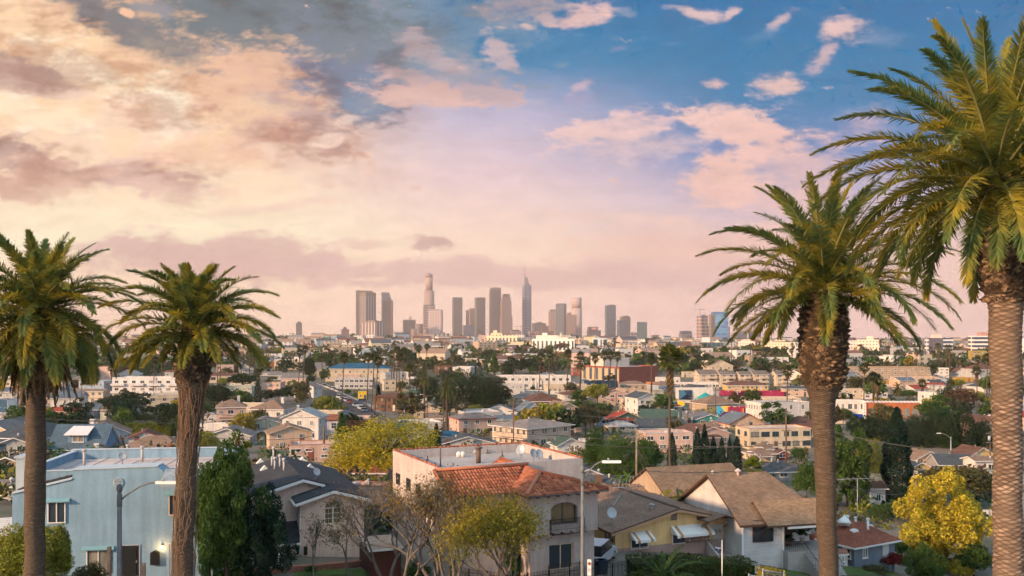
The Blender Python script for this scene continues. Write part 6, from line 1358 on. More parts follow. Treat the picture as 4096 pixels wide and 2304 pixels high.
 u,v=f.pixz('H',2024,447,zt-.69);p=MB();p.tube([(u,v,zt-.69),(u,v,zt+.45)],.2,10);p.lathe([(.3,0),(.34,.1),(.1,.2)],10,c=(u,v,zt+.46));p.build('chimney_pipe',M['paint'],f.e,color=(.14,.10,.08))
 u,v=f.pixz('H',2060,345,zt-.69);p=MB();p.box(u-1.1,u+1.1,v-.6,v+.6,zt-.69,zt-.4);p.build('skylight',M['membrane'],f.e,color=(.5,.5,.5))
 for x,y,s_,lab in((2400,440,1.0,'large satellite dish near the right end of the flat roof behind the clay tiles'),):
  u,v=f.pixz('H',x,y,zt-.69);dish(*f.world(u,v,zt-.69),lab,R(-20),s_)
 for x,y,lab in((295,450,'small satellite dish behind the clay tile ridge, left of a pair'),(345,455,'satellite dish behind the clay tile ridge, right of a pair')):
  u,v=f.pixz('I',x,y,zt-.5);dish(*f.world(u,v,zt-.6),lab,R(30),.9)
  # bowed iron balconies
 def balcony(u0,u1_,z0,z1,v,nb=20):
  bm=MB();
  for z_,o_ in((z0,.34),(z1,.18)):bm.tube([(u0,v,z_),(u0,v-o_,z_),(u1_,v-o_,z_),(u1_,v,z_)],.022,5)
  bm.tube([(u0,v-.4,z0+(z1-z0)*.35),(u1_,v-.4,z0+(z1-z0)*.35)],.012,4)
  for k in range(nb+1):
   u=u0+(u1_-u0)*k/nb;h_=z1-z0;bm.tube([(u,v-.34,z0),(u,v-.50,z0+h_*.15),(u,v-.44,z0+h_*.35),(u,v-.22,z0+h_*.6),(u,v-.18,z1)],.013,4,cap=False)
  for k in range(5):
   for u in(u0,u1_):bm.tube([(u,v-.08*k-.03,z0),(u,v-.05*k-.02,z1)],.012,4)
  return bm.build('iron_balcony',M['black'],f.e)
 balcony(uW0-.1,uW1+.62,f.pix('I',560,1068)[1],f.pix('I',560,940)[1],0);balcony(uD0-.05,uD1+.5,f.pix('I',560,1470,.5)[1],f.pix('I',560,1340,.5)[1],.5)
 for k in range(4):u=uW0+k*.75;cb_=MB();cb_.box(u,u+.12,-.35,0,zj+.0,zj+.12);cb_.build('bracket',M['wood'],f.e,color=(.12,.1,.1))
 # the dark recessed entrance and lower wing
 uu=f.pix('I',105,1300,vb)[0];dd_=MB();dd_.box(uu,uu+.95,vb-.04,vb+.02,zb+.6,f.pix('I',140,1190,vb)[1]);dd_.build('door',M['black'],f.e)
 for x0,x1,y0_,y1_ in((1900,1990,1010,1170),(1640,1720,1080,1320),(2050,2160,990,1040)):
  (a,z1_),(c,z0_)=f.pix('H',x0,y0_,vb),f.pix('H',x1,y1_,vb)
  if a>ul+.2 and z0_<z1_:big_window(f,a,c,z0_,z1_,vb,-.02,'d','s')
 return f
TH=tile_house()
def yellow_house():
 f=Frame('I',1022,1250,77.0,22,'house','yellow stucco bungalow with a brown gable roof and striped metal awnings');Wc=(.74,.49,.22);zb=-1.8
 ze=f.pix('I',1022,1042)[1];ua,za=f.pix('I',1552,850);u1=f.pix('I',2028,1000)[0];D=13.0;zR=za+(ze-za)/(0-ua)*(u1-ua);zR=za-(za-ze)/ua*(u1-ua)
 b_=MB();b_.prism([(0,zb),(u1,zb),(u1,zR),(ua,za),(0,ze)],0,D,axis='y');b_.build('wall',M['stucco'],f.e,color=Wc)
 bs=MB();bs.box(-.05,u1+.05,-.07,D,zb,zb+2.05);bs.build('plinth',M['stucco'],f.e,color=(.42,.28,.24))
 rf=MB();oh=.55;tt=.14;k1=(za-ze)/ua
 plane_slab(rf,[(-oh-.2,-.7,ze-k1*(oh+.2)+tt),(ua,-.7,za+tt),(ua,D+.4,za+tt),(-oh-.2,D+.4,ze-k1*(oh+.2)+tt)],.2)
 k2=(za-zR)/(u1-ua);plane_slab(rf,[(ua,-.7,za+tt),(u1+oh,-.7,zR-k2*oh+tt),(u1+oh,D+.4,zR-k2*oh+tt),(ua,D+.4,za+tt)],.2)
 rf.build('roof',[M['shingle'],M['trim_brown']],f.e,color=(.255,.165,.12))
 rc=MB();
 for k in range(30):v=-.6+k*.45;rc.box(ua-.16,ua+.16,v,v+.38,za+tt-.02,za+tt+.07)
 rc.build('ridge_cap',M['wood'],f.e,color=(.12,.08,.065))
 fa=MB();fa.prism([(-oh-.2,ze-k1*(oh+.2)-.16),(ua,za-.16),(ua,za+.02),(-oh-.2,ze-k1*(oh+.2)+.02)],-.74,-.702);fa.prism([(ua,za-.16),(u1+oh,zR-k2*oh-.16),(u1+oh,zR-k2*oh+.02),(ua,za+.02)],-.74,-.702);fa.build('fascia',M['paint'],f.e,color=(.42,.26,.16))
 # entry gable
 pa=f.pix('I',1985,905,-1.6);pl=f.pix('I',1835,965,-1.6);pr_=f.pix('I',2105,935,-1.6);zz=min(pl[1],pr_[1]);pg=MB()
 plane_slab(pg,[(pl[0],-1.8,zz),(pa[0],-1.8,pa[1]),(pa[0],.6,pa[1]),(pl[0],.6,zz)],.14);plane_slab(pg,[(pa[0],-1.8,pa[1]),(pr_[0],-1.8,zz),(pr_[0],.6,zz),(pa[0],.6,pa[1])],.14);pg.build('entry_roof',[M['shingle'],M['trim_brown']],f.e,color=(.25,.16,.11))
 br=MB();br.tube([(pl[0]+.25,-1.6,zz-.1),(pl[0]+.25,-.05,zz-.9)],.07,5);br.tube([(pr_[0]-.3,-1.6,zz-.1),(pr_[0]-.3,-.05,zz-1.0)],.07,5);br.build('bracket',M['wood'],f.e,color=(.3,.2,.12))
 def awning(x0,x1,yt,yb,lab):
  (a,z1),(c,_)=f.pix('I',x0+20,yt),f.pix('I',x1-10,yt);z0=f.pix('I',x0,yb,-1.1)[1];n=12 if x1-x0>300 else 8;m_=MB();aw=None
  e_=MB();
  for k in range(n):
   u0,u2=a+(c-a)*k/n,a+(c-a)*(k+1)/n;mi=1 if k in(1,n-2)else 0
   e_.slab([(u0+.01,-1.1,z0+.25),(u2-.01,-1.1,z0+.25),(u2-.01,-.03,z1),(u0+.01,-.03,z1)],.03,mi);e_.box(u0+.012,u2-.012,-1.13,-1.102,z0+.02*(k%2),z0+.245,mi)
  e_.poly([(a,-1.1,z0+.2),(a,-.03,z1-.02),(a,-.03,z0+.2)],0);e_.poly([(c,-1.1,z0+.2),(c,-.03,z0+.2),(c,-.03,z1-.02)],0)
  e_.build('awning',[M['white'],M['awn_tan']],f.e)
  big_window(f,a+.15,c-.15,z0-.75,z1-.15,0,0.0,'w','s')
 m_plain('awn_tan',(.45,.25,.13))
 awning(1125,1335,1062,1172,'');awning(1492,1850,1008,1125,'')
 v0_,z1_=f.pixu('I',935,1060,0);v1_,z0_=f.pixu('I',1005,1150,0);o=big_window(f,-.7,.7,0,1.1,0,0,'b','s');o.location=(-.03,abs(v0_+v1_)/2 if abs(v0_)<8 else 1.6,z0_);o.rotation_euler=(0,0,R(-90))
 u,z=f.pix('I',1541,905);vb=MB();vb.box(u-.3,u+.3,-.06,0,z-.5,z+.5);vo=vb.build('gable_vent',M['paint'],f.e,color=(.3,.22,.15));
 for k in range(6):s2=MB();s2.box(u-.26,u+.26,-.09,-.06,z-.44+k*.16,z-.38+k*.16);s2.build('slat',M['paint'],vo,color=(.05,.06,.07))
 (a,z1),(c,_)=f.pix('I',1877,992),f.pix('I',1970,992);z0=z1-2.35;sd_=MB();sd_.box(a,c,-.06,0,z0,z1);w_=c-a
 for k in range(10):x=a+w_*(k+.5)/10;sd_.box(x-.012,x+.012,-.1,-.062,z0+.1,z1-.1)
 for z_ in(z0+.06,z0+1.1,z1-.1):sd_.box(a+.02,c-.02,-.11,-.1,z_,z_+.06)
 so2=sd_.build('security_door',M['paint'],f.e,color=(.55,.54,.52));text('210',.42,'trim_dark',so2,(a+.25,-.125,z1-.75),(R(90),0,0),'house_number')
 stp=MB();
 for k in range(4):stp.box(a-.5,c+.4,-1.4-k*.32,0 if k==0 else-1.4-(k-1)*.32,zb-1,z0-.05-k*.18)
 stp.build('entry_step',M['concrete'],f.e)
 sw=MB();sw.prism([(-1.9,zb-.5),(0,zb-.5),(0,z0+.9),(-.5,z0+.85),(-1.9,z0+.1)],a-.75,a-.52,axis='x');sw.build('stair_wall',M['stucco'],f.e,color=(.48,.42,.40))
 st=MB();a1,b1=f.pix('I',1640,1200)[0],f.pix('I',1850,1200)[0]
 rr=random.Random(2)
 for i in range(9):
  for j in range(4):x=a1+(b1-a1)*(i+rr.uniform(.2,.8))/9;z_=zb+2.0+j*.3;st.lathe([(.02,-.04),(.2+rr.uniform(-.05,.05),-.02),(.17,.03),(.02,.05)],6,c=(x,-.07,z_));
 st.box(a1,b1,-.06,0,zb+2.052,zb+3.1);st.build('stone_veneer',M['wood'],f.e,color=(.38,.26,.21))
 # roof: dish, vent, fallen aerial
 def onroof(x,y,r='I'):
  d,m_=f.ray(r,x,y)
  for i in range(500):
   t_=70+i*.06;P=d*t_;u=(P-f.O)@f.u;v=(P-f.O)@f.v;z=EYE+m_*t_-f.z;zr_=za-abs(u-ua)*k1+tt
   if z<zr_:return u,v,zr_
  return 1,3,ze
 u,v,z=onroof(990,1000);dish(*f.world(u,v,z-.03),'round satellite dish on the corner of the yellow bungalow roof',R(10),1.15)
 u,v,z=onroof(1343,858);p=MB();p.tube([(u,v,z-.1),(u,v,z+.35)],.16,9);p.lathe([(.3,0),(.3,.08),(.05,.2)],9,c=(u,v,z+.35));p.build('roof_vent',M['paint'],f.e,color=(.3,.28,.27))
 p0=np.array(onroof(1000,715))+(0,0,.5);p1=np.array(onroof(1290,705))+(0,0,.6);an=MB();an.tube([p0,p1],.03,5)
 for k in range(9):c=p0+(p1-p0)*(k+.5)/9;L=.5+.12*k;an.tube([c+(-.2,-L*.2,-.3),c+(.25,L*.3,L)],.015,4)
 q=np.array(onroof(1005,825))+(0,0,.05);q2=np.array(onroof(1085,715))+(0,0,.1);an.tube([q,q2],.05,6);ao=an.build('fallen_aerial',M['galv'],None,f.e.location,f.th);tag(ao,'collapsed television aerial lying along the ridge of the yellow bungalow','aerial','television aerials')
 return f
YH=yellow_house()
def white_house():
 f=Frame('I',2150,1210,78.0,15,'house','white clapboard bungalow with a steep brown roof and a corner porch');Wc=(.60,.585,.57);zb=-2.0
 ze=f.pix('I',2150,975)[1];D=11.5;uc=f.pix('J',286,1000)[0];u1=uc+4.6;za=f.pix('I',1862,640,D/2)[1]if False else ze+D/2*.56
 b_=MB();b_.prism([(0,zb),(D,zb),(D,ze),(D/2,za),(0,ze)],0,uc,axis='x');b_.box(uc,u1,2.6,D,zb,ze);b_.build('wall',M['siding'],f.e,color=Wc)
 rf=MB();oh=.5;kk=(za-ze)/(D/2);tt=.14;L0,L1=-.5,u1+.2
 plane_slab(rf,[(L0,-oh,ze-kk*oh+tt),(L1,-oh,ze-kk*oh+tt),(L1-3.0,D/2,za+tt),(L0,D/2,za+tt)],.2);plane_slab(rf,[(L0,D+oh,ze-kk*oh+tt),(L0,D/2,za+tt),(L1-3.0,D/2,za+tt),(L1,D+oh,ze-kk*oh+tt)],.2);plane_slab(rf,[(L1,-oh,ze-kk*oh+tt),(L1,D+oh,ze-kk*oh+tt),(L1-3.0,D/2,za+tt)],.2)
 rf.build('roof',[M['shingle'],M['trim_brown']],f.e,color=(.27,.175,.115))
 # porch cross gable, its end facing right
 vg=1.6;gh=1.7;gu0,gu1=uc-2.0,u1+.3;pg=MB();zp=ze-.22
 plane_slab(pg,[(gu0,vg-2.6,zp),(gu1,vg-2.6,zp),(gu1,vg,zp+gh),(gu0,vg,zp+gh)],.16);plane_slab(pg,[(gu0,vg+2.6,zp),(gu0,vg,zp+gh),(gu1,vg,zp+gh),(gu1,vg+2.6,zp)],.16);pg.build('porch_roof',[M['shingle'],M['trim_brown']],f.e,color=(.33,.21,.125))
 pe=MB();pe.prism([(vg-2.3,zp-.1),(vg+2.3,zp-.1),(vg,zp+gh-.3)],gu1-.5,gu1-.35,axis='x');pe.build('porch_gable',M['siding'],f.e,color=Wc)
 gb=MB();gb.prism([(-.4,ze-.3),(D+.4,ze-.3),(D/2,za-.05)],-.06,-.002,axis='x');
 fa=MB();fa.box(uc,gu1-.3,vg-2.55,vg-2.4,zp-.38,zp-.12);fa.build('porch_beam',M['white'],f.e)
 for x_ in(uc-.02,-.1):fa=MB();fa.box(x_,x_+.14,-.12,.02,zb,ze-.1);fa.build('corner_board',M['white'],f.e)
 ps=MB();ps.box(gu1-.55,gu1-.35,vg-2.5,vg-2.3,zb,zp-.3);ps.build('porch_post',M['white'],f.e)
 zf=f.pix('J',320,1190,1)[1];pf=MB();pf.box(uc,u1+.4,-.9,2.6,zb-1.5,zf);pf.build('porch_floor',M['concrete'],f.e)
 (a,z1),(c,z0)=f.pix('J',22,955),f.pix('J',203,1140);o=big_window(f,a,c,z0,z1,0,0,'b','sh');br=MB()
 for k in range(15):x=-(c-a)/2+(c-a)*(k+.5)/15;br.box(x-.012,x+.012,-.13,-.11,.05,z1-z0-.05)
 br.build('bars',M['black'],o)
 (a,z1),(c,z0)=f.pix('J',370,958,2.6),f.pix('J',522,1052,2.6);big_window(f,a,c,z0,z1,2.6,0,'d','s');(a,z1),(c,_)=f.pix('J',290,962,2.6),f.pix('J',350,962,2.6);door_obj(f.e,(a+c)/2+.1,2.58,zf+.02,1.0,max(1.9,min(2.2,z1-zf)),0,(.10,.05,.035))
 # steps and rail
 st=MB();
 for k in range(8):st.box(uc+1.6,uc+3.6,-.9-(k+1)*.3,-.9-k*.3,zb-3,zf-.17*(k+1))
 st.build('step',M['concrete'],f.e);rl=MB()
 for uu in(uc+1.5,uc+3.7):
  rl.tube([(uu,-.9,zf+.9),(uu,-3.4,zf-.5),(uu,-3.7,zf-.55)],.03,5)
  for k in range(12):rl.tube([(uu,-.9-k*.23,zf-.1-k*.125),(uu,-.9-k*.23,zf+.88-k*.125)],.013,4)
 rl.tube([(uc+.2,-.85,zf+.9),(uc+1.5,-.85,zf+.9)],.03,5)
 for k in range(7):rl.tube([(uc+.2+k*.2,-.85,zf),(uc+.2+k*.2,-.85,zf+.9)],.013,4)
 rl.build('railing',M['black'],f.e)
 vt=MB();u,v=2.6,D/2-.3;vt.tube([(u,v,za-.2),(u,v,za+.35)],.14,9);vt.lathe([(.34,0),(.3,.12),(.06,.28)],9,c=(u,v,za+.3));vt.build('roof_vent',M['paint'],f.e,color=(.5,.42,.38));return f
WH=white_house()
bldg('I',1245,2290,850,735,20,.8,'gx','tan',(.27,.175,.11),'large house with a broad brown shingle roof behind the yellow bungalow',group='near houses along the street',pitch=.55,trim='b')
rh=bldg('J',690,1400,1372,1188,30,.85,'hip',(.16,.20,.245),(.27,.09,.055),'blue-grey bungalow with a red-brown hip roof and rooftop aerial',group='near houses along the street',pitch=.6,trim='w',nf=2,nd=3,vents=0,win=(1.2,1.4),frame='w',oh=.5)
def rh_roof():
 e=rh;B=BL[-1];w,d,h=B['w'],B['d'],B['h'];zr=h+.6*min(w,d)/2
 p=MB();p.lathe([(.75,0),(.75,.28),(.95,.3),(.5,.62),(.12,.95),(.02,1.15)],4,c=(-w*.22,0,zr-.1));p.build('cupola_vent',M['white'],e)
 for u,v,hh in((-w*.02,d*.12,.9),(w*.1,-d*.25,1.3),(w*.02,-.2,.6)):
  z=h+.6*min(w/2-abs(u),d/2-abs(v));p=MB();p.tube([(u,v,z-.2),(u,v,z+hh)],.13,9);p.tube([(u,v,z+hh),(u,v,z+hh+.15)],.19,9);p.lathe([(.32,0),(.2,.15)],9,c=(u,v,z));p.build('roof_vent',M['white'],e)
 for u,v in((-w*.22,-d*.22),(w*.25,-d*.12)):
  z=h+.6*min(w/2-abs(u),d/2-abs(v));p=MB();p.prism([(u-.5,z),(u+.5,z),(u+.3,z+.4),(u-.3,z+.4)],v-.3,v+.2);p.build('louvre_vent',M['white'],e)
  # aerial: a thing of its own standing on the roof
 z=B['z']+zr-.5;W=lambda u,v,zz:(B['X']+u*math.cos(B['yaw'])-v*math.sin(B['yaw']),B['Y']+u*math.sin(B['yaw'])+v*math.cos(B['yaw']),zz)
 b0=W(w*.02,-.4,z);a=MB();a.tube([(0,0,0),(0,0,5.2)],.035,6);a.tube([(-2.6,0,5.1),(2.6,.6,5.15)],.025,5)
 for k in range(8):x=-2.2+k*.65;L=.5+.13*abs(k-1);a.tube([(x,-L,5.12-.15*L),(x,L,5.12+.3*L)],.015,4)
 for k in range(6):a.tube([(-1.9-.1*k,-.1,5.0-k*.22),(-1.4-.1*k,.1,5.1-k*.22)],.012,4)
 o=a.build('television_aerial',M['galv'],None,b0);tag(o,'tall television aerial with crossed rods above the red-brown hip roof','aerial','television aerials')
rh_roof()
# ---------------- poles, lamps, wires, fences, cars ----------------
def street_lamp(px,yball,Y,arm,label,thick=.11,head=None,ball=True):
 """arm: (dx pixels, dy pixels) of the luminaire from the pole top"""
 X,_,Z=at(px,yball,Y);zb=float(gz(X,Y));h=Z-zb;e=empty('street_lamp',(X,Y,zb));tag(e,label,'street lamp','street lamps');k=Y/F
 p=MB();p.tube([(0,0,-.5),(0,0,1.2),(0,0,h)],[thick*1.6,thick*1.35,thick],12);p.build('pole',M['lamp_concrete' if ball else 'galv'],e)
 if ball:b_=MB();b_.lathe([(.02,h-.02),(thick*1.2,h+.05),(thick*1.5,h+.2),(thick*1.2,h+.36),(.02,h+.44)],12);b_.build('finial',M['lamp_concrete'],e)
 ax,az=arm[0]*k,-arm[1]*k;z0=h-.45;pts=[(ax*t,0,z0+(az+.45)*math.sin(t*math.pi/2)**.9)for t in np.linspace(0,1,9)]
 a=MB();a.tube(pts,thick*.42,8);a.tube([(0,0,h-.7),(0,0,h-.1)],thick*1.25,10);a.build('arm',M['lamp_concrete' if ball else 'galv'],e)
 s=1 if ax>0 else-1;hd=MB();x0,zt=pts[-1][0],pts[-1][2];hd.prism([(-.14,-.06),(.14,-.06),(.10,.07),(-.10,.07)],x0-.05*s,x0+1.0*s,axis='x');hd.v=[(x,y,z+zt)for x,y,z in hd.v]
 ho=hd.build('lamp_head',M['white'],e);ph=MB();ph.tube([(x0+.3*s,0,zt+.07),(x0+.3*s,0,zt+.2)],.06,8);ph.build('photocell',M['galv'],ho);return e
m_surface('lamp_concrete',(.17,.18,.185),.3,2,30,.85,.2)
street_lamp(478,1970,46,(150,-40),'grey concrete street lamp with a ball finial before the pale blue house',.105)
street_lamp(2330,1892,50,(82,-45),'grey concrete street lamp before the grey tiled house, a small sign on its pole',.085)
street_lamp(4088,1882,30,(60,-30),'grey street pole with banding beside the tallest palm trunk at the frame edge',.10)
mb=MB();q=at(2357,2270,49.5);mb.box(-.11,.11,-.02,0,-.45,.45);o=mb.build('parking_sign',M['white'],None,q);tag(o,'narrow white parking sign strapped to the pole before the grey tiled house','sign');r_=MB();r_.tube([(0,-.03,.22),(0,-.022,.22)],.085,16);r_.box(-.07,.07,-.03,-.022,-.2,-.17);r_.box(-.07,.07,-.03,-.022,-.1,-.07);r_.build('sign_marking',M['trim_red'],o)
for r,x,yb,yt,arm,lab in(('I',478,385,290,(-14,-12),'white-headed street lamp by the sage green roof'),('I',836,270,205,(-18,-10),'street lamp arm above the white house with the roof deck'),('J',1780,400,215,(-40,-14),'pale curved street lamp against the dark trees'),('J',92,480,372,(-36,-12),'pale street lamp in front of the tan bungalow porch'),('C',630,1060,925,(-24,-10),'street lamp behind the golden tree'),('D',985,900,800,(-14,-8),'street lamp above the tan gabled house'),('D',1780,1180,1010,(-20,-10),'street lamp by the grey-green craftsman house'),
('B',1750,680,555,(-18,-8),'street lamp at the top of the climbing street'),('G',62,170,45,(12,-10),'street lamp beside the modern block at the far left'),('E',780,1130,965,(12,-6),'street lamp before the white corner building')):
 px,py=S(r,x,yb);X,Y,z=ground_at(px,py);street_lamp(px,S(r,x,yt)[1],Y,arm,lab,.09,ball=False)
def crossarm_pole(r,x,yb,yt,label,arms=(0.6,),Y=None,w=.15,tr=False,armlen=1.3,col=(.15,.10,.075),lean=0,wood=True):
 px,py=S(r,x,yb)
 if Y is None:X,Y,z=ground_at(px,py)
 else:X=(px-CX)/F*Y;z=float(gz(X,Y))
 h=EYE+(HY-S(r,x,yt)[1])/F*Y-z;e=empty('utility_pole',(X,Y,z),R(25));tag(e,label,'utility pole','utility poles');p=MB();p.tube([(0,0,-1),(lean*h*.5,0,h*.5),(lean*h,0,h)],w,8,r1=w*.7);p.build('pole',M['wood'],e,color=col)
 for a in arms:
  c=MB();c.box(-armlen,armlen,-.16,-.04,h-a-.07,h-a+.07);co_=c.build('crossarm',M['wood'],e,(lean*h,0,0),color=(.22,.16,.12));i_=MB()
  for u in(-.9,-.5,.5,.9):i_.lathe([(.03,0),(.05,.06),(.02,.14)],6,c=(u*armlen,-.1,h-a+.07))
  i_.build('insulator',M['galv'],co_)
 if tr:t=MB();t.lathe([(.26,-1.9),(.28,-1.85),(.28,-1.05),(.2,-.98)],12,c=(-.42,-.1,h));t.build('transformer',M['galv'],e)
 return e,np.array([X,Y,z+h])
POL=[
('I',1210,720,145,'bare wooden pole with slack wires behind the yellow bungalow',(),dict(w=.17,col=(.28,.22,.17))),('I',120,365,-60,'dark tall utility pole at the left end of the cream motel',(1.2,),{}),('I',318,300,0,'dark utility pole before the cream motel roof',(1.0,),{}),
('H',655,430,120,'thick wooden pole with a cut top in front of the pink-cream flats',(),dict(w=.22,col=(.17,.10,.055))),('H',140,280,-60,'dark utility pole at the corner of the cream-yellow flats',(),dict(arms_extra=1)),('J',320,575,-40,'utility pole with two crossarms before the green-trimmed cream flats',(.9,4.6),dict(w=.2)),
('J',2128,540,165,'utility pole with a grey transformer left of the tallest palm trunk',(.5,2.4),dict(tr=True)),('A',945,1090,545,'tall utility pole, left of two before the blue-grey carport house',(.8,),{}),('A',962,1105,820,'short dark utility pole, right of two before the blue-grey carport house',(),{}),
('A',1250,1000,660,'utility pole left of the white balconied apartments',(.6,),{}),('A',253,930,660,'utility pole among the dead fronds at the far left',(.6,),{}),('B',680,1120,815,'dark utility pole at the left end of the stained cream block',(.5,),{}),('C',1892,1430,870,'tall dark pole in front of the cream motel balcony',(1.0,),dict(w=.2)),
('C',1332,1280,880,'leaning utility pole before the grey-pink fourplex',(.6,),{}),('C',1082,1290,890,'pole with a grey crossarm left of the lone round date palm trunk',(.3,),{}),('C',895,1090,810,'pole with transformer between the date palms',(.4,),dict(tr=True)),('C',403,1010,790,'pole in front of the brown timber apartments',(),{}),
('D',128,1370,915,'utility pole in front of the white two-storey flats',(.8,),{}),('D',1885,1230,950,'utility pole with transformer in front of the turquoise bungalow',(.5,1.6),dict(tr=True)),('D',2210,1030,720,'dark utility pole in front of the patchwork mural',(.5,),{}),('D',1925,1000,800,'twin-armed pole left of the patchwork mural',(.4,1.2),{}),('E',180,1030,715,'pole with many crossarms left of the supermarket',(.4,1.3),{}),
('E',1073,1110,850,'dark pole at the corner of the solar-roofed building',(.4,),{}),('F',955,720,535,'pole with high crossarms before the yellow-cream building',(.3,1.6),{}),('F',1265,800,610,'plain pole beside the white house with the red roof',(.4,),{}),('D',1218,690,560,'pole against the red brick wall',(.3,1.0),{}),('D',565,740,575,'thin pole left of the deep blue storefront',(.3,),{}),
('D',1058,920,790,'short pole beside the brown-gabled flats',(.3,),{}),('Q',852,700,540,'distant pole with crossarms on the left slope',(.4,1.0),{}),
]
PT={}
for r,x,yb,yt,lab,arms,kw in POL:kw.pop('arms_extra',None);PT[lab]=crossarm_pole(r,x,yb,yt,lab,arms,**kw)[1]
def wire(a,b_,sag,label,r=.012,group='overhead wires'):
 a,b_=np.array(a,float),np.array(b_,float);pts=[a+(b_-a)*t-np.array([0,0,sag*4*t*(1-t)])for t in np.linspace(0,1,14)];c=(a+b_)/2;m=MB();m.tube([p-a for p in pts],r,4,cap=False)
 o=m.build('overhead_wire',M['wire'],None,tuple(a));tag(o,label,'wire',group);return o
m_plain('wire',(.10,.09,.085),.6)
WI=[(('G',0,1050-1030,150),('G',2400,60,165),1.0,'thin wire crossing above the dormered blue house'),(('I',0,210,150),('I',2437,300,140),.6,'upper wire crossing in front of the cypress row'),(('I',700,460,100),('I',2437,485,120),.8,'lower wire crossing behind the bare wooden pole'),
(('J',745,580,60),('J',1350,720,72),.4,'pale cable running down from the palm trunk to the yellow tree'),(('J',745,175,90),('J',2200,350,80),.5,'greenish cable crossing the tall cypress'),(('H',655,300,108),('H',1100,650,84),1.0,'slack service wire falling from the thick wooden pole to the low pink house'),
(('A',0,1075,150),('A',2300,1085,190),.5,'wire passing in front of the red-roofed cream houses'),(('A',0,790,240),('A',2300,850,300),.8,'wire passing in front of the white balconied apartments'),(('B',250,1010,170),('B',2318,990,230),1.5,'wire passing above the stained cream block'),
(('B',200,1275,120),('B',1600,1290,130),.6,'wire at the eaves of the cream-yellow flats'),(('C',1100,1190,140),('C',1900,1300,120),.6,'white service wire below the fourplex'),(('C',1700,1160,150),('D',1400,1330,140),.7,'wire over the motel roof'),(('C',1700,1230,140),('D',1200,1250,150),.6,'second wire over the motel roof, below the first'),
(('D',700,1380,120),('E',1300,1330,130),.9,'wire in front of the pink house'),(('C',0,890,260),('C',2300,900,260),1.2,'wire passing the foot of the giant dark tree'),(('D',0,1000,230),('D',2200,1050,230),1.0,'wire above the red-roofed green house'),(('C',880,885,250),('B',2250,1000,240),.6,'wires from the date palm pole towards the parked cars')]
for a,b_,sag,lab in WI:
 pa,pb=S(*a[:3]),S(*b_[:3]);wire(at(*pa,a[3]),at(*pb,b_[3]),sag,lab,r=.016+.00016*(a[3]+b_[3])/2)
bp=PT['bare wooden pole with slack wires behind the yellow bungalow']
for(x,y,Y),lab in(((1160,285,95),'frayed wire hanging left of the bare wooden pole'),((1420,560,92),'slack wire curving from the bare pole to the brown ridge, steeper'),((1470,535,92),'slack wire curving from the bare pole to the brown ridge, flatter'),((1340,590,95),'thin wire dropping behind the brown roof')):wire(bp-np.array([0,0,2.5]),at(*S('I',x,y),Y),.8,lab,.02)
# fences
def picket_fence(p0,p1,h,label,n,post_every=14,mat='black',spear=True,ground=True,z=None):
 a,b_=np.array(p0,float),np.array(p1,float);L=np.linalg.norm(b_[:2]-a[:2]);d=(b_-a)/L;e=empty('iron_fence',(a[0],a[1],float(gz(a[0],a[1]))));e.rotation_euler=(0,0,math.atan2(d[1],d[0]));tag(e,label,'fence','iron fences before the grey tiled house')
 zz=lambda t:float(gz(a[0]+d[0]*t,a[1]+d[1]*t))-e.location.z;m=MB();r=MB()
 for k in range(n):
  t=L*(k+.5)/n;z0=zz(t);m.box(t-.011,t+.011,-.011,.011,z0+.05,z0+h);
  if spear:m.lathe([(.011,0),(.026,.03),(.002,.12)],4,c=(t,0,z0+h))
 for o_ in(.15,h-.18):r.tube([(0,0,zz(0)+o_),(L,0,zz(L)+o_)],.02,4)
 m.build('pickets',M[mat],e);r.build('rail',M[mat],e)
 for k in range(0,n+1,post_every):t=L*k/n;p=MB();p.box(t-.04,t+.04,-.04,.04,zz(t)-.2,zz(t)+h+.1);p.build('post',M[mat],e)
 return e
g=lambda r,x,Y:((S(r,x,0)[0]-CX)/F*Y,Y,0)
picket_fence(g('H',1780,58.5),g('I',240,57),1.75,'dark iron fence with spear tips before the entrance of the grey tiled house',58)
picket_fence(g('I',245,57),g('I',842,60.5),1.9,'dark iron fence with spear tips before the lower window of the grey tiled house',46)
picket_fence(g('I',848,60.5),g('I',1140,63),1.75,'dark iron gate panel between the grey tiled house and the hedge',24,12)
